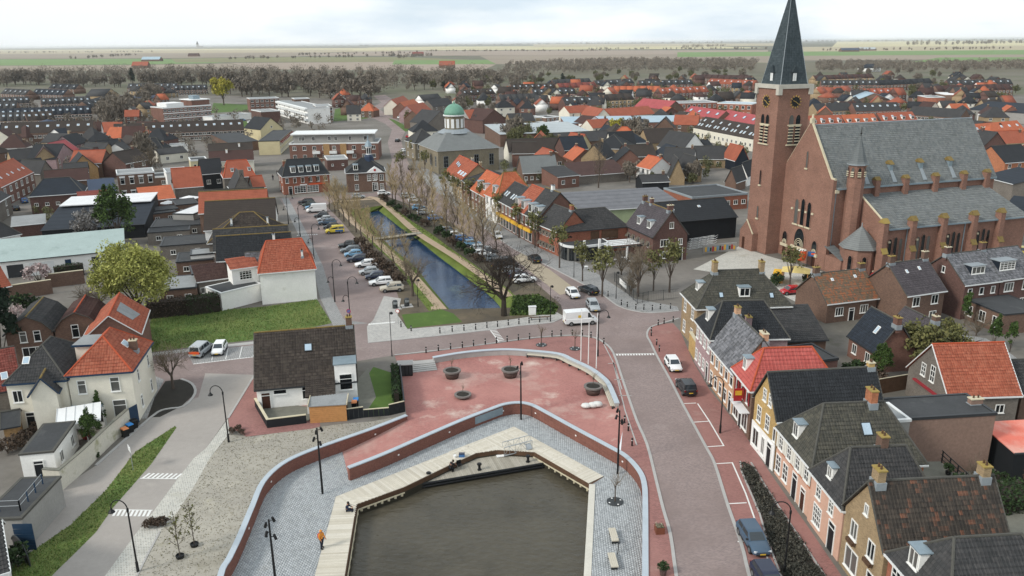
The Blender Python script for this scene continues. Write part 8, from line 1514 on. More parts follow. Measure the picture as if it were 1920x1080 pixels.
q = MB(); q.lathe([(3.4*math.cos(a*PI/16),zt+5.4+3.5*math.sin(a*PI/16)) for a in range(8)],16,(cx,cy,0)); q.build('dome',M['copper'],dc.root,True); q = MB(); q.lathe([(.45,zt+8.7),(.4,zt+9.2),(.1,zt+9.5),(.05,zt+10.3)],8,(cx,cy,0)); q.build('finial',M['copper'],dc.root)
for k in range(12): a = k*PI/6; q = MB(); q.M = Matrix.Translation((cx+3.15*math.cos(a),cy+3.15*math.sin(a),zt+1.2)) @ Matrix.Rotation(a+PI/2,4,'Z'); q.box(-.5,-.06,0,.5,-.0,2.9); q.build('drum_window',M['gutter'],dc.root)
for u,v in ((.12,.15),(.12,.3)): q = MB(); q.box(w_*u,d_*v,7,w_*u+2.2,d_*v+1.8,9.6); q.build('roof_box',M['zinc'],dc.root)
T('hip-roofed house beside the domed church with white eaves',(778,268),(823,265),6.2,10,4.2,'hip','olive','dark',[('f',3,2),('l',2,2)],gut='gutter'); T('wide hip-roofed house behind the white-eaved one',(774,247),(822,245),6,10,4,'hip','cream','black',[('f',3,2)],gut='gutter')
T('tall grey gable wall house left of the dome',(802,232),(850,228),7,14,5,'front','grey','dark',()); T('grey house with a long salmon roof right of the dome',(880,222),(925,219),6.4,9,3.6,'side','greyr','orange',[('f',4,2,1.6,1.6,'2')]); T('dark red warehouse gable right of the salmon roof',(905,226),(948,222),6,16,4.6,'front','darkred','maroon',())
for i,(a,b,rm,wm) in enumerate((((748,199),(770,191),'orange','cream'),((765,205),(790,198),'brightorange','red'),((778,212),(808,205),'orange','mauve'),((790,222),(818,214),'orange','brown'),((795,190),(830,187),'dark','white'),((812,200),(850,196),'dark','grey'))):
 T(f'{ORD[i]} house from the far end of the short {"orange" if i<4 else "dark"} row by the curving road',a,b,5,9,3.8,'side',wm,rm,f22,group='houses by the curving road')
# ------------------------------------------------------------ middle ground right of the dome
for lb,ea,eb,ez,d,rh,rf,wm,rm,wn in [
 ('long low cream building with dark roof and five roof lights behind the trees',(955,286),(1066,282),3.4,10,4.0,'side','cream','brown',[('f',7,1,1.0,1.2,'2')]),('pale yellow gable house with an orange roof in the middle distance',(1085,272),(1108,270),4.4,9,3.6,'front','creamy','orange',[('f',1,1,.8,1,'',2.5)]),('low grey-roofed back wing of the pale yellow gable house',(1063,281),(1092,279),3,6,0,'flat','cream','felt',()),
 ('square cream villa with a black hip roof and white eaves',(1113,277),(1174,279),5.4,13,4.0,'hip','tan','black',[('f',3,2,1.0,1.5,'2'),('l',3,2,1.1,1.5,'2')]),('brown brick house with a slate roof and three roof lights behind the shops',(981,324),(1046,321),3.4,8,4.4,'side','brown','slate',[('f',6,1,.9,1.1,'2')]),('red brick workshop beside the slate-roofed brick house',(1046,332),(1086,328),3.4,9,1.6,'lean','red','dark',f1),
 ('long brown shed roof across the gardens behind the shops',(1082,330),(1176,323),2.6,9,2.6,'lean','grey','maroon',()),('white cottage with a bright orange roof in the gardens',(1194,311),(1219,317),4.2,8,3.0,'side','white','brightorange',f22),('long dark-roofed house with two roof lights beside the orange cottage',(1243,304),(1299,306),3.8,10,4.0,'side','white','dark',[('f',4,1,1.0,1.2,'2')]),
 ('steep tan gable beside the long dark-roofed house',(1256,330),(1284,330),2.6,9,5.0,'front','tan','dark',()),('tan house with pointed gable and dark roof facing the gardens',(1294,318),(1316,317),3.8,9,3.6,'front','tan','dark',[('f',1,1,.8,1.2,'')]),('chapel-like house with white walls and two solar strips',(1233,274),(1280,281),3.6,11,5.2,'side','white','dark',[('f',5,1,.9,1.1,'')]),
 ('grey-roofed bungalow with white awnings near the church tower',(1306,298),(1372,298),3.0,10,3.6,'side','tan','dark',[('f',4,1,1.2,1.2,'2')]),('dark-roofed house above the awning bungalow',(1300,280),(1340,277),3.4,9,2.6,'side','tan','black',()),('black and white gabled house beside the church tower',(1379,300),(1404,299),3.6,9,4.2,'front','navy','orange',()),('white-ended dark cottage beside the church tower',(1378,328),(1402,330),3.0,8,3.6,'front','white','black',[('f',1,1,.7,1.2,'')]),
 ('small red brick gable cottage left of the white-ended cottage',(1360,338),(1380,340),3.0,7,3.4,'front','brown','dark',()),('dark-roofed barn with gable window at the edge of the villa trees',(1195,262),(1216,268),3.6,12,4.6,'front','tan','brown',[('f',1,1,1.4,1.8,'')]),('long dark factory roof behind the cream villa',(1045,268),(1150,262),3.6,12,3.0,'side','brown','dark',()),('dark-roofed row house left of the blue roof hall',(1150,246),(1215,243),4.6,12,3.8,'side','brown','dark',()),
 ('white-walled shed with low dark roof by the mottled green hall',(1205,342),(1255,340),2.4,6,1.6,'side','black','dark',()),('tan gabled house row behind the steel factory, left',(958,228),(1003,226),4.6,9,3.4,'side','tan','dark',f22),('flat tan house behind the steel factory',(985,222),(1020,220),5,9,0,'flat','tan','felt',f22),('brown flat house beside the flat tan house',(1024,221),(1048,219),5,9,0,'flat','brown','felt',f22),
 ('orange-roofed cream house behind the steel factory',(1068,212),(1110,209),5,9,3.2,'side','cream','orange',f22),('white low extension of the steel factory',(1018,232),(1085,229),3,9,0,'flat','white','whiteroof',()),('dark grey barn left of the steel factory',(902,231),(932,229),4.6,12,3.4,'side','brown','dark',()),('small white and red houses in front of the long blue roof',(1098,232),(1130,229),5,8,3,'front','white','maroon',()),('orange-roofed house in front of the long blue roof',(1112,240),(1150,237),4.2,9,3.2,'side','cream','orange',f22)]:
 T(lb,ea,eb,ez,d,rh,rf,wm,rm,wn,chim=[(.9,.5,.7,.9)] if rf in ('side','hip') and d < 11 else ())
T('long industrial building with a pale blue roof and brick side',(1060,231),(1306,228),5.0,24,.8,'lean','red','bluegrey',name='factory',cat='factory'); T('steel-roofed factory with pale roof strips behind the domed church',(938,252),(1105,246),5,30,1.2,'lean','brown','steel',name='factory',cat='factory')
sc = T('red-roofed school wing with white window strips',(1145,219),(1228,213),4.2,11,3.6,'side','cream','orange',[('f',9,1,1.8,1.2,'2')],name='school',cat='school'); T('red-roofed school wing turned toward the viewer',(1117,220),(1146,219),4.2,22,4.0,'front','cream','orange',[('f',2,1,1.2,1.2,'2')],name='school',cat='school'); T('gabled school hall with a pink-red roof and solar panels',(1190,199),(1250,205),4.6,12,4.2,'side','brown','pinkred',(),name='school',cat='school')
so = terrace('dark-roofed row full of roof lights left of the church tower',(1300,240),(1412,262),4.4,7,11,4.6,'dark houses with many roof lights',wm='cream',rm='brown',win=[('f',2,1,1.2,1.3,'2')],near=False,sky=[(0,.25,.35,1.0,1.4,1),(0,.6,.35,.9,1.3,1),(0,.4,.72,.9,1.2,1)])
for (a,b,n,tx) in (((1280,213),(1345,224),4,'pink-red row with solar panels, left part'),((1346,221),(1412,235),4,'pink-red row with solar panels, right part')): terrace(tx,a,b,4.4,n,9,3.8,'pink-red roofed terrace',wm='brown',rm='pinkred',win=[('f',2,2,1.2,1.2,'2')],near=False,sky=[(0,.5,.55,2.0,1.6)])
# ------------------------------------------------------------ east estates
ER = [('orange dormered row behind the nave, first terrace',(1522,236),(1585,234),4.6,4,'orange'),('orange dormered row behind the nave, second terrace',(1588,234),(1650,231),4.6,4,'brightorange'),('orange dormered row behind the nave, third terrace',(1655,230),(1722,227),4.6,4,'orange'),
 ('grey row with blue panels above the orange rows',(1533,210),(1600,207),4.6,5,'dark'),('grey row right of the panel-roofed row',(1605,209),(1690,207),4.6,6,'dark'),('long grey row at the right',(1700,215),(1800,222),4.6,7,'dark'),('far orange row right of the red school',(1240,176),(1330,172),4.6,7,'orange'),('far orange row above the long blue roof',(1150,172),(1238,172),4.6,7,'brightorange'),
 ('orange row left of the tower in the far estate',(1325,156),(1412,160),4.6,7,'orange'),('brown row above the orange row left of the tower',(1310,147),(1405,150),4.6,8,'maroon'),('dark row at the edge of the plantation',(1200,160),(1300,158),4.6,8,'dark'),('maroon row far right of the spire',(1530,150),(1640,146),4.6,9,'maroon'),('dark row far right of the spire',(1540,160),(1650,160),4.6,9,'dark'),('white-gabled row at far right',(1650,160),(1750,156),4.6,8,'black'),
 ('far orange row by the spire',(1625,178),(1700,176),4.6,6,'orange'),('short orange terrace near the far car park',(1540,177),(1600,172),4.6,4,'orange'),('dark row across the centre far town',(1000,178),(1080,176),4.6,7,'dark'),('grey row across the centre far town',(940,190),(1010,187),4.6,6,'dark'),('dark row beneath the centre wood',(870,180),(930,176),4.6,5,'brown'),('red row in the centre far town',(1050,166),(1120,163),4.6,6,'redold'),
 ('dark row right of the red row',(1120,160),(1190,156),4.6,6,'dark'),('brown row at the far right edge',(1760,172),(1900,168),4.6,10,'maroon'),('dark row at the far right behind the blue hall',(1780,160),(1900,158),4.6,9,'dark'),('orange row at the right edge below the blue hall',(1820,272),(1925,268),4.6,6,'orange'),('second orange row at the right edge',(1835,255),(1925,246),4.6,6,'brightorange'),('dark row left of the right-edge orange rows',(1755,240),(1830,247),4.6,5,'dark'),
 ('grey row left of the red school in the far town',(1060,196),(1130,193),4.6,5,'dark'),('dark row over the red school roof',(1130,190),(1190,187),4.6,4,'brown'),('far brown row beyond the centre rows',(960,168),(1040,166),4.6,7,'brown'),('far dark row at the foot of the centre wood',(1040,158),(1110,155),4.6,6,'dark')]
for i,(ds,a,b,ez,n,rm) in enumerate(ER): terrace(ds,a,b,ez,n,9,3.9,'terraced houses of the east estate',wm=('red','brown','darkred','tan')[i%4],rm=rm,win=[('f',2,2,1.5,1.2,'2')],near=False,gut='gutter',dorm=[('f',.5,1.6,1.3,.9)] if ds.startswith('orange dormered') else (),sky=() if i % 2 else [(0,.5,.6,1.0,1.1,1)])
R = random.Random(21); k_ = 0; seen_ = set(); cols = ['orange','dark','brown','maroon','dark','brightorange','black','navy']; desc = dict(orange='orange',dark='grey',brown='brown',maroon='maroon',brightorange='bright orange',black='black',navy='dark blue')
for (x0,y0,x1,y1,n,zone) in ((830,168,1140,200,34,'in the centre far town'),(1130,150,1420,205,40,'left of the spire'),(1525,148,1900,232,60,'right of the spire'),(620,178,760,205,6,'by the curving road'),(240,175,330,200,8,'among trees at far left'),(1180,225,1300,250,4,'behind the long blue roof'),(935,200,1130,222,12,'behind the domed church'),(0,262,300,330,26,'in the old quarter at left'),(1000,236,1290,330,16,'among the gardens behind the shops'),(240,206,300,235,5,'by the tree-lined road'),(1760,226,1910,300,10,'at the right edge'),(620,205,690,232,3,'beside the park lawn')):
 for j in range(n):
  for _s in range(40):
   x,y = R.uniform(x0,x1),R.uniform(y0,y1); p = G(x,y)
   if not any((c-p).length < r*.8+4.5 for c,r in SPOTS) and not inside((p.x,p.y),ROAD) and (x > 790 or x < 690): break
  else: continue
  a = R.choice((-.25,.15,.3,1.2,1.75))+R.gauss(0,.08); rm = R.choice(cols); w_ = R.uniform(6.5,11); wm = R.choice(('red','brown','tan','white','darkred','cream')); rf = R.choice(('side','side','front','hip')); dx = Vector((math.cos(a),math.sin(a),0)); wn = dict(white='white-walled',cream='cream-walled',tan='tan-walled').get(wm,'brick')
  lb_ = lambda: f'{dict(white="white-walled",cream="cream-walled",tan="tan-walled",red="brick",darkred="dark brick",brown="brown brick")[wm]} house with a {desc[rm]} {"gable-front" if rf=="front" else "hipped" if rf=="hip" else "ridged"} roof {zone}'
  for _t in range(60):
   if lb_() not in seen_: break
   rm = R.choice(cols); wm = R.choice(('red','brown','tan','white','darkred','cream')); rf = R.choice(('side','side','front','hip'))
  seen_.add(lb_())
  T(lb_(),p-dx*w_/2,p+dx*w_/2,R.uniform(3.6,5.2),R.uniform(7,9.5),R.uniform(3,4.4),rf,wm,rm,[('f',2,2,1.3,1.2,'2')],chim=[(.85,.5,.7,.9)],group='scattered houses '+zone)
  continue
  T(f'{wn} house with a {desc[rm]} {"gable-front" if rf=="front" else "hipped" if rf=="hip" else "ridged"} roof {zone}',p-dx*w_/2,p+dx*w_/2,R.uniform(3.6,5.2),R.uniform(7,9.5),R.uniform(3,4.4),rf,wm,rm,[('f',2,2,1.3,1.2,'2')],chim=[(.85,.5,.7,.9)],group='scattered houses '+zone)
for lb,ea,eb,ez,d,rh,rf,wm,rm,wn in [('dark blue vaulted hall at the far right',(1815,205),(1960,215),5,34,3.4,'side','greyr','navy',()),('flat modern brick block with white window frames left of the tower, wide part',(1268,194),(1345,192),7,14,0,'flat','bright','feltlight',[('f',8,2,1.6,1.8,'2')]),('flat modern brick block with grey vault left of the tower',(1345,194),(1410,196),7,14,0,'flat','bright','bluegrey',[('f',6,2,1.6,1.8,'2')]),('red box building at the far right car park',(1738,183),(1772,183),7,16,0,'flat','bright','feltlight',()),('pale flat-roofed store at the far right car park',(1772,178),(1850,178),5,24,0,'flat','brown','whiteroof',()),
 ('pale blue-roofed hall near the far right car park',(1605,188),(1672,188),3.6,20,4.4,'front','brown','bluegrey',()),('long white flat building at the far right',(1790,170),(1850,167),4,14,0,'flat','greyr','whiteroof',()),('orange brick house with black roof right of the church nave',(1885,305),(1940,301),5,11,4.2,'side','orange','black',[('f',3,2,1.2,1.3,'2')]),('dark slate house at the right end of the nave',(1840,330),(1900,345),4.4,10,2.2,'lean','grey','navy',()),('grey flat house with blue panels at the right end of the aisle',(1880,395),(1940,402),3.6,9,2.0,'lean','darkred','navy',()),('dark farm villa on the plantation edge',(1627,128),(1652,127),5,14,5,'hip','white','navy',f22)]:
 T(lb,ea,eb,ez,d,rh,rf,wm,rm,wn)
# fields, farms and far skyline
FC = dict(b=mat('field_bare','#8d8171',.95,.08,.004,col2='#978a78'),g=mat('field_green','#6f8a4f',.95,.08,.004),y=mat('field_pale','#c0b78e',.95,.07,.003,col2='#b3aa86'),o=mat('field_olive','#7f7d58',.95,.08,.004),p=mat('field_pinkish','#9a8b7c',.95,.06,.003),s=mat('field_stubble','#a99d80',.95,.07,.003),d=mat('field_scrub','#6f6a58',.95,.1,.006))
for i,(px,c) in enumerate([([(-600,142),(230,132),(480,130),(430,119),(250,122),(-600,127)],'b'),([(-600,127),(250,121),(420,118),(300,110),(-600,114)],'g'),([(-600,113),(300,109),(560,106),(620,98),(-600,104)],'b'),([(-600,104),(620,98),(760,96),(700,92),(-600,98)],'s'),([(-600,97),(900,92),(1000,88),(-600,93)],'y'),
   ([(480,130),(760,132),(900,134),(930,121),(760,116),(430,118)],'p'),([(330,117),(740,116),(900,113),(760,107),(560,107),(320,110)],'o'),([(735,121),(930,120),(950,112),(740,113)],'g'),([(560,105),(1000,104),(1440,101),(1440,94),(800,95),(620,99)],'p'),([(930,120),(1440,126),(1440,101),(900,105)],'b'),([(1280,118),(1440,114),(2300,108),(2300,101),(1440,104),(1280,107)],'b'),([(1270,107),(1440,105),(2300,100),(2300,91),(1440,97),(1270,98)],'g'),([(1700,118),(2300,120),(2300,106),(1760,108)],'g'),([(1300,124),(1440,124),(1460,118),(1300,117)],'g'),
   ([(940,140),(1440,136),(2300,134),(2300,114),(1440,118),(940,122)],'d'),([(1480,97),(2300,91),(2300,84),(1500,88)],'s'),([(1560,88),(2300,84),(2300,75),(1570,78)],'y'),([(650,95),(1280,92),(1440,90),(1280,85),(700,88)],'y'),([(1000,88),(1500,86),(1500,81),(1000,83)],'s'),([(-600,93),(700,89),(1000,85),(-600,89.5)],'d')]):
 sheet('field',XY([(x,max(y,80-.0094*(x-960)+2.5)) for x,y in px]),.02+.012*i,FC[c])
R = random.Random(33)
def trees(kinds,pts,label,group,s0=.9,s1=1.25):
 for i,(x,y) in enumerate(sorted(pts)): p = G(x,y); plant(R.choice(kinds),p.x,p.y,R.uniform(s0,s1),f'{ORD[i]} from left, {label}' if len(pts) < 30 else label,group)
def band(x0,y0,x1,y1,h,n): return [(x0+(x1-x0)*t,y0+(y1-y0)*t+R.uniform(-h,h)) for t in (R.random() for _ in range(n))]
# wood behind the west estate and the centre: the nearest trees singly, the depth of the wood as one mass
trees(['far'],band(0,160,240,163,3,34)+band(240,160,400,158,6,26),'bare grey-brown tree in the wood behind the west estate','trees of the west wood',1.1,1.5)
trees(['far'],band(400,165,700,180,14,62),'bare brown tree of the park around the balconied flats','trees of the central park',1.2,1.7); trees(['far','far','farolive'],band(700,160,1000,160,9,40),'bare or olive tree in the wood beyond the curving road','trees of the centre wood',1.0,1.5)
trees(['far','farolive'],band(1000,152,1420,140,8,44),'tree among the far houses before the plantation','trees of the east far town',.7,1.1); trees(['far','farolive'],band(1525,165,1910,160,28,46),'tree among the far houses right of the spire','trees of the far east town',.6,1.0)
trees(['far'],band(195,235,300,185,9,26),'bare tree lining the road beside the left estate','trees along the estate road',.9,1.25); trees(['far','farolive'],band(930,262,1065,288,12,20),'dark bare tree in front of the long cream building','trees behind the domed church',.75,1.05); trees(['far'],band(1165,285,1210,262,8,6),'bare tree beside the cream villa','trees by the cream villa',.9,1.1)
trees(['farolive','far'],band(1090,335,1300,345,9,14),'low tree in the gardens behind the shops','trees of the shop gardens',.4,.6); trees(['far'],band(265,300,300,330,6,4),'bare tree in the gardens of the old quarter','trees of the old quarter',.8,1.0); trees(['far','farolive'],band(820,215,1000,200,14,16),'tree between the houses beyond the dome','trees beyond the dome',.6,.9)
plant('yellow',*XY([(420,197)])[0],1.55,'bright yellow-green round tree in the park by the brick flats'); plant('farcon',*XY([(832,170)])[0],1.1,'dark fir beyond the curving road'); plant('farcon',*XY([(250,162)])[0],1.5,'dark fir in the west wood'); plant('farcon',*XY([(1055,158)])[0],1.2,'dark fir in the far centre houses'); plant('farcon',*XY([(1257,238)])[0],.7,'small dark fir in front of the long blue roof')
plant('yellow',*XY([(1158,268)])[0],.75,'yellow-green tree behind the cream villa'); plant('faryellow',*XY([(1304,262)])[0],.5,'small bright yellow shrub below the dark roof-light row',nv=2); plant('poplar',*XY([(1122,352)])[0],1.35,'bare tree standing before the mottled green hall'); plant('round',*XY([(285,338)])[0],1.35,'tall bare tree beside the three-storey brown block'); plant('leafy',*XY([(1020,275)])[0],1.1,'fresh green tree in front of the long cream building')
sheet('garden_lawn',XY([(1040,306),(1105,304),(1108,293),(1060,292)]),.02,GM['lawn']); hedge('clipped hedge round the villa lawn',XY([(1045,296),(1108,289)]),2,2,dens=8); sheet('park_lawn',XY([(395,212),(470,208),(480,197),(400,193)]),.02,GM['lawn']); sheet('park_lawn',XY([(430,238),(470,245),(490,232),(450,226)]),.02,GM['lawn']); sheet('park_lawn',XY([(625,228),(690,222),(668,195),(628,205)]),.02,GM['lawn']); sheet('verge',XY([(760,247),(775,243),(740,225),(728,222)]),.02,GM['lawn'])
def mass(name,loop_px,n,hmin,hmax,mt,seed,size=1.0):
 """a far wood that reads as one mass: many crowns in one object"""
 q = scatter(XY([(x,max(y,80-.0094*(x-960)+2.2+.5*(i%2))) for i,(x,y) in enumerate(loop_px)]),n,seed); RR = np.random.RandomState(seed); C = []
 for (x,y) in q:
  h = RR.uniform(hmin,hmax); k = 80; d = RR.normal(size=(k,3)); d /= np.linalg.norm(d,axis=1)[:,None]; r = RR.rand(k)**.4; C.append(np.array([x,y,h*.58])+d*r[:,None]*np.array([h*.36,h*.36,h*.42]))
 C = np.concatenate(C); C[:,2] = np.maximum(C[:,2],.3); V_,F_,R_ = leaf_quads(C,size*.62,seed,1.2,2.8); o = link(name,npmesh(name,V_,F_,F[mt],R_)); o['kind'] = 'stuff'
mass('woods',[(-100,158),(400,156),(420,140),(300,136),(-100,146)],330,6,17,'far',1); mass('woods',[(400,165),(720,176),(1000,156),(1000,143),(700,140),(400,140)],480,6,18,'far',2); mass('plantation',[(950,139),(1420,135),(1420,118),(1150,116),(950,124)],700,9,13,'far',3,1.2); mass('plantation',[(1530,136),(1980,134),(1980,122),(1530,122)],420,8,12,'far',4,1.1); mass('town_greenery',[(850,215),(1400,230),(1400,160),(850,170)],120,4,7,'farolive',5,.8); mass('town_greenery',[(1530,240),(1900,260),(1900,160),(1530,160)],130,3,6,'farolive',6,.8); mass('garden_greenery',[(0,330),(420,330),(620,250),(620,215),(240,215),(0,205)],230,2.5,6,'far',8,.6); mass('garden_greenery',[(950,345),(1300,350),(1400,300),(1400,240),(1000,240),(940,290)],150,2,4.5,'farolive',9,.5); mass('garden_greenery',[(255,440),(420,420),(430,340),(60,350),(60,420)],60,1.5,3.5,'farolive',10,.35); mass('town_greenery',[(0,320),(300,330),(300,200),(0,190)],90,3,6,'far',7,.7)
for i,(x0,y0,x1,y1,n,h0,h1) in enumerate([(430,112,760,106,40,8,12),(-50,100,300,98,60,8,14),(800,97,1150,96,70,7,12),(1100,93,1440,93,60,8,14),(1530,96,1900,92,60,7,13),(1280,91,1360,88,50,16,26),(560,104,800,100,40,8,13),(1700,86,1980,80,50,18,34),(-50,91,400,88,70,14,24),(400,88,960,85,90,18,30),(960,84,1440,80,80,22,38),(1440,80,1980,75,90,22,40),(130,112,260,104,30,9,14),(740,111,810,106,24,10,15)]):
 mass('treeline',[(x0,y0+.4),(x1,y1+.4),(x1,y1-.4),(x0,y0-.4)] if y0 > 90 else [(x0,y0+.25),(x1,y1+.25),(x1,y1-.15),(x0,y0-.15)],n,h0,h1,'far',20+i,1.6 if y0 > 90 else 4.5)
for lb,x,y,w_,rm in (('red-roofed farm at the edge of the fields, nearer one',838,128,26,'orange'),('red-roofed farm in the fields, farther one',783,104,40,'redold'),('long blue farm shed in the fields right of the spire',1595,97,60,'solarblue'),('pale-roofed farm shed in the fields right of the spire',1628,95,60,'steel'),('white and blue shed group in the fields at left',282,115,50,'bluegrey'),('orange-roofed farm cottage in the trees at left',262,128,30,'orange'),('small dark farm in the fields at left',362,106,40,'maroon')):
 p = G(x,y); T(lb,p-Vector((w_/2,0,0)),p+Vector((w_/2,0,0)),5,w_*.5,7,'side','brown',rm,(),name='farm',cat='farm')
t = thing('far_church','tiny church tower with a spire on the far horizon at left','church',(*XY([(371,90.4)])[0],0)); q = MB(); q.box(-14,-14,0,14,14,62); q.build('tower',W['greyr'],t); q = MB(); q.add([(-14,-14,62),(14,-14,62),(14,14,62),(-14,14,62),(0,0,112)],[(0,1,4),(1,2,4),(2,3,4),(3,0,4)]); q.build('spire',RT['slate'],t); q = MB(); q.box(14,-18,0,80,18,34); q.build('nave',W['greyr'],t)
# ------------------------------------------------------------ people
def person(p,rz,label,joints,radii,edges,skin,coat,trousers,hair,hood=False):
 """joints: name -> (x,y,z) with the figure facing -y; one continuous body, clothes and hair as children"""
 o = thing('person',label,'person',(p.x,p.y,p.z),rz); names = list(joints); idx = {n: i for i,n in enumerate(names)}
 def skinmesh(nm,sub,grow,m,root):
  ns = [n for n in names if n in sub]; ii = {n: i for i,n in enumerate(ns)}; me = bpy.data.meshes.new(nm); me.from_pydata([joints[n] for n in ns],[(ii[a],ii[b]) for a,b in edges if a in ii and b in ii],[])
  me.materials.append(m); ob = link(nm,me,o); md = ob.modifiers.new('skin','SKIN'); md.use_smooth_shade = True; sv = me.skin_vertices[0].data
  for n in ns: r = radii[n]+grow; sv[ii[n]].radius = (r,r); sv[ii[n]].use_root = n == root
  ob.modifiers.new('sub','SUBSURF').levels = 1; ob.modifiers['sub'].render_levels = 2; return ob
 skinmesh('body',names,0,skin,'pelvis')
 skinmesh('jacket',[n for n in names if n in ('pelvis','waist','chest','neckbase','shl','shr','ell','elr','wrl','wrr')],.022,coat,'waist'); skinmesh('trousers',[n for n in names if n in ('pelvis','hpl','hpr','knl','knr','anl','anr')],.016,trousers,'pelvis')
 h = Vector(joints['head']); q = MB(); q.lathe([(.03,.135),(.08,.12),(.115,.06),(.122,0),(.1,-.05)][::-1],12,(h.x,h.y+.018,h.z+.02)); q.build('hood' if hood else 'hair',coat if hood else hair,o,True)
 for s in (-1,1):
  q = MB(); q.cbox(h.x+s*.035,h.y-.098,h.z+.0,.022,.012,.012); q.build('eye',M['black'],o); a = Vector(joints['anl' if s < 0 else 'anr']); q = MB(); q.box(a.x-.05,a.y-.2,a.z-.07,a.x+.05,a.y+.07,a.z+.02); q.build('shoe',M['black'],o)
  w_ = Vector(joints['wrl' if s < 0 else 'wrr']); e_ = Vector(joints['ell' if s < 0 else 'elr']); d = (w_-e_).normalized(); sd = d.orthogonal().normalized(); q = MB(); q.tube(w_,w_+d*.09,.035,.042,6)
  for k in range(4): b = w_+d*.085+sd*(.03-.02*k); q.tube(b,b+d*(.05,.065,.07,.055)[k]+d.cross(sd)*.012,.011,.009,5); q.tube(b+d*.05+d.cross(sd)*.012,b+d*.085+d.cross(sd)*.035,.009,.007,5)
  q.tube(w_+d*.03+sd*.03,w_+d*.08+sd*.07,.012,.009,5); q.build('hand',skin,o,True)
 q = MB(); q.cbox(h.x,h.y-.115,h.z-.03,.025,.03,.03); q.build('nose',skin,o); q = MB(); q.cbox(h.x,h.y-.1,h.z-.065,.05,.012,.01); q.build('mouth',M['doorbrown'],o)
 return o
RAD = dict(pelvis=.13,waist=.125,chest=.15,neckbase=.075,neck=.055,head=.105,crown=.07,shl=.075,shr=.075,ell=.048,elr=.048,wrl=.034,wrr=.034,hpl=.09,hpr=.09,knl=.062,knr=.062,anl=.045,anr=.045)
EDG = [('pelvis','waist'),('waist','chest'),('chest','neckbase'),('neckbase','neck'),('neck','head'),('head','crown'),('chest','shl'),('chest','shr'),('shl','ell'),('ell','wrl'),('shr','elr'),('elr','wrr'),('pelvis','hpl'),('pelvis','hpr'),('hpl','knl'),('knl','anl'),('hpr','knr'),('knr','anr')]
STAND = dict(pelvis=(0,0,.95),waist=(0,0,1.12),chest=(0,0,1.34),neckbase=(0,0,1.48),neck=(0,-.01,1.54),head=(0,-.02,1.65),crown=(0,-.01,1.74),shl=(-.2,0,1.43),shr=(.2,0,1.43),ell=(-.25,-.03,1.15),elr=(.24,-.06,1.16),wrl=(-.22,-.16,.95),wrr=(.2,-.27,1.02),hpl=(-.1,0,.9),hpr=(.1,0,.9),knl=(-.11,-.05,.49),knr=(.11,.03,.49),anl=(-.12,-.03,.08),anr=(.12,.12,.08))
SIT = dict(pelvis=(0,.1,.14),waist=(0,.13,.3),chest=(0,.08,.54),neckbase=(0,.02,.67),neck=(0,-.02,.73),head=(0,-.06,.83),crown=(0,-.06,.92),shl=(-.2,.05,.62),shr=(.2,.05,.62),ell=(-.25,-.08,.4),elr=(.25,-.08,.4),wrl=(-.12,-.3,.38),wrr=(.12,-.32,.4),hpl=(-.1,.04,.12),hpr=(.1,.04,.12),knl=(-.13,-.4,.16),knr=(.13,-.4,.16),anl=(-.13,-.44,-.28),anr=(.13,-.42,-.28))
CROUCH = dict(pelvis=(0,.12,.5),waist=(0,.08,.66),chest=(0,-.08,.86),neckbase=(0,-.17,.96),neck=(0,-.22,1.0),head=(0,-.29,1.08),crown=(0,-.32,1.16),shl=(-.2,-.12,.93),shr=(.2,-.12,.93),ell=(-.26,-.3,.72),elr=(.26,-.3,.72),wrl=(-.14,-.5,.64),wrr=(.12,-.52,.66),hpl=(-.1,.08,.46),hpr=(.1,.08,.46),knl=(-.16,-.28,.42),knr=(.16,-.28,.42),anl=(-.16,-.05,.08),anr=(.16,-.05,.08))
SK = mat('skin','#b98a6e',.6,.05,3); HR = mat('hair_dark','#2b211b',.8,.1,5); CO = mat('coat_orange','#d98a1e',.8,.08,3); CB = mat('coat_black','#1c1e22',.8,.1,3); CN = mat('trousers_navy','#252c3c',.8,.1,3); CNV = mat('coat_navy','#23304a',.8,.1,3)
P_ = lambda x,y,z: Vector((*XY([(x,y)],z)[0],z))
o = person(P_(604,1028,BZ),1.0,'person in an orange hooded coat and dark trousers standing on the west boardwalk',STAND,RAD,EDG,SK,CO,CN,HR,True); q = MB(); q.box(-.17,.14,1.02,.17,.26,1.42); q.build('red_rucksack',CARM['red'],o)
person(P_(846,884,PZ),2.2,'person in black crouching at the pontoon edge with fishing gear',CROUCH,RAD,EDG,SK,CB,CB,HR); person(P_(653,958,BZ+.02),1.5,'person in dark blue sitting on the edge of the west boardwalk',SIT,RAD,EDG,SK,CNV,CN,HR)
p = P_(862,878,PZ); o = thing('folding_chair','black folding chair beside the angler on the pontoon','chair',tuple(p),.5); q = MB(); q.box(-.25,-.22,.42,.25,.22,.46); q.build('seat',M['black'],o); q = MB(); q.box(-.25,.2,.46,.25,.24,.85); q.build('backrest',M['black'],o)
for x in (-.22,.22):
 for y0,y1 in ((-.2,.24),(.22,-.24)): q = MB(); q.tube((x,y0,.42),(x,y1,0),.015,.015,5); q.build('leg',M['steel'],o)
p = P_(866,856,BZ); q = MB(); q.box(-.3,-.2,0,.3,.2,.32); o = q.build('tackle_box',CARM['blue']); o.location = tuple(p); tag(o,'blue tackle box on the boardwalk behind the angler','box'); q = MB(); q.box(-.31,-.21,.325,.31,.21,.38); q.build('lid',CARM['navy'],o)
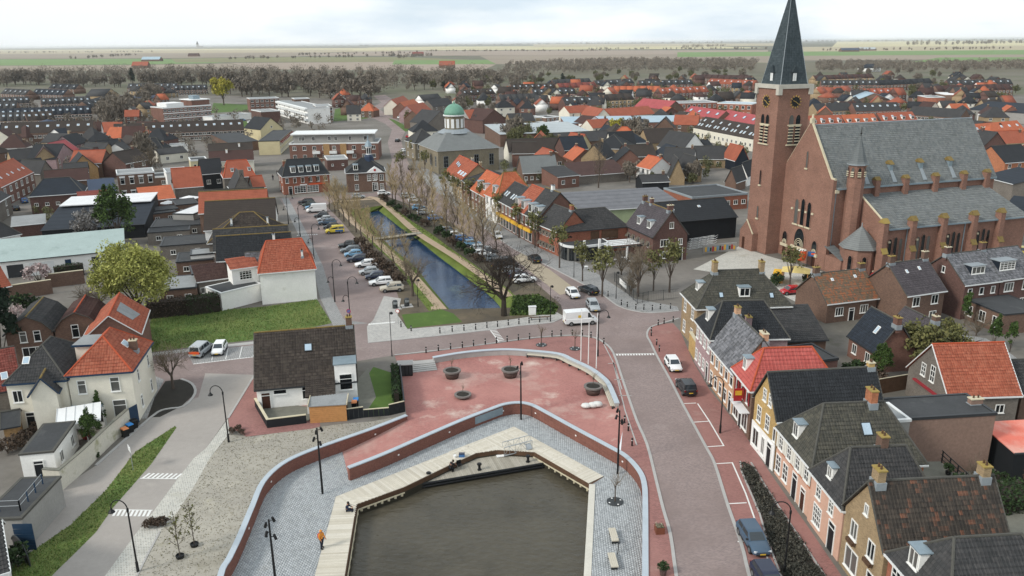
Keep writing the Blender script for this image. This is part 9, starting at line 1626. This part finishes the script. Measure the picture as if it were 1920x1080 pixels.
p = P_(853,858,BZ); q = MB(); q.lathe([(.14,0),(.17,.3)],12); o = q.build('bucket',M['white']); o.location = tuple(p); tag(o,'white bucket beside the blue tackle box','bucket'); q = MB(); q.path([(.16*math.cos(PI*k/8),0,.3+.14*math.sin(PI*k/8)) for k in range(9)],.012,4); q.build('handle',M['steel'],o)
for i,(a,b) in enumerate((((868,876),(890,888)),((655,955),(684,972)))):
 A_v,B_v = P_(*a,PZ if i == 0 else BZ)+Vector((0,0,.6)),P_(*b,PZ)+Vector((0,0,1.2 if i == 0 else 1.0)); q = MB(); q.tube((0,0,0),B_v-A_v,.018,.007,5); o = q.build('fishing_rod',M['iron']); o.location = A_v; tag(o,['fishing rod beside the folding chair on the pontoon','fishing rod of the person sitting on the boardwalk edge'][i],'fishing rod'); q = MB(); q.tube((0,0,0),(B_v-A_v)*.12,.028,.026,6); q.build('handle',M['timber'],o)
R = random.Random(3)
for i,(x,y) in enumerate(((520,330),(512,338),(716,357))): person(G(x,y),R.random()*6,['passer-by in a dark coat in the shopping street','second passer-by in a dark coat in the shopping street','passer-by in a dark coat before the small town hall'][i],STAND,RAD,EDG,SK,CB,CN,HR)
# ------------------------------------------------------------ past the first 300 of a kind the farthest are joined into one object
def under(o):
 out = [o]
 for c in o.children: out += under(c)
 return out
def wm_of(o):
 m = o.matrix_basis.copy(); q = o.parent
 while q: m = q.matrix_basis @ m; q = q.parent
 return m
def join_far(cat,keep,name):
 roots = sorted([o for o in COL.objects if o.parent is None and o.get('category') == cat],key=lambda o: o.location.length)[keep:]
 V = []; LV = []; LT = []; MI = []; RR = []; mats = []; mid = {}; nv = 0; kill = []
 for r in roots:
  for o in under(r):
   kill.append(o)
   if o.type != 'MESH': continue
   me = o.data; n = len(me.vertices); co = np.empty(n*3,np.float32); me.vertices.foreach_get('co',co); M_ = np.array(wm_of(o)); P = co.reshape(-1,3) @ M_[:3,:3].T + M_[:3,3]; V.append(P)
   m = o.material_slots[0].material if o.material_slots else None; k = mid.setdefault(m.name,len(mid)) if m else 0
   if m and k == len(mats): mats.append(m)
   at = me.attributes.get('rnd'); rv = np.zeros(len(me.polygons),np.float32)
   if at: at.data.foreach_get('value',rv)
   else: rv[:] = .4
   lv = np.empty(len(me.loops),np.int32); me.loops.foreach_get('vertex_index',lv); lt = np.empty(len(me.polygons),np.int32); me.polygons.foreach_get('loop_total',lt); LV.append(lv+nv); LT.append(lt)
   MI += [k]*len(me.polygons); RR.append(rv); nv += n
 if not V: return
 V = np.concatenate(V); LV = np.concatenate(LV); LT = np.concatenate(LT); me = bpy.data.meshes.new(name); me.vertices.add(len(V)); me.vertices.foreach_set('co',V.astype(np.float32).ravel()); me.loops.add(len(LV)); me.loops.foreach_set('vertex_index',LV)
 me.polygons.add(len(LT)); me.polygons.foreach_set('loop_start',np.concatenate([[0],np.cumsum(LT)[:-1]]).astype(np.int32)); me.polygons.foreach_set('loop_total',LT); me.update(calc_edges=True)
 for m in mats: me.materials.append(m)
 me.polygons.foreach_set('material_index',MI); at = me.attributes.new('rnd','FLOAT','FACE'); at.data.foreach_set('value',np.concatenate(RR)); o = link(name,me); o['kind'] = 'stuff'
 bpy.data.batch_remove(kill)
join_far('house',300,'far_houses'); join_far('tree',300,'far_trees')
# ------------------------------------------------------------ haze
me = MB(); me.box(-25500,-60,-4,25500,51000,54); hz = me.build('haze',None); hz['kind'] = 'stuff'
hm = bpy.data.materials.new('haze_air'); hm.use_nodes = True; N = hm.node_tree.nodes; N.remove(N['Principled BSDF']); pv = N.new('ShaderNodeVolumePrincipled'); pv.inputs['Color'].default_value = (.93,.96,1,1); pv.inputs['Density'].default_value = 4.5e-5; pv.inputs['Anisotropy'].default_value = .2
hm.node_tree.links.new(pv.outputs[0],N['Material Output'].inputs['Volume']); hz.data.materials.append(hm)
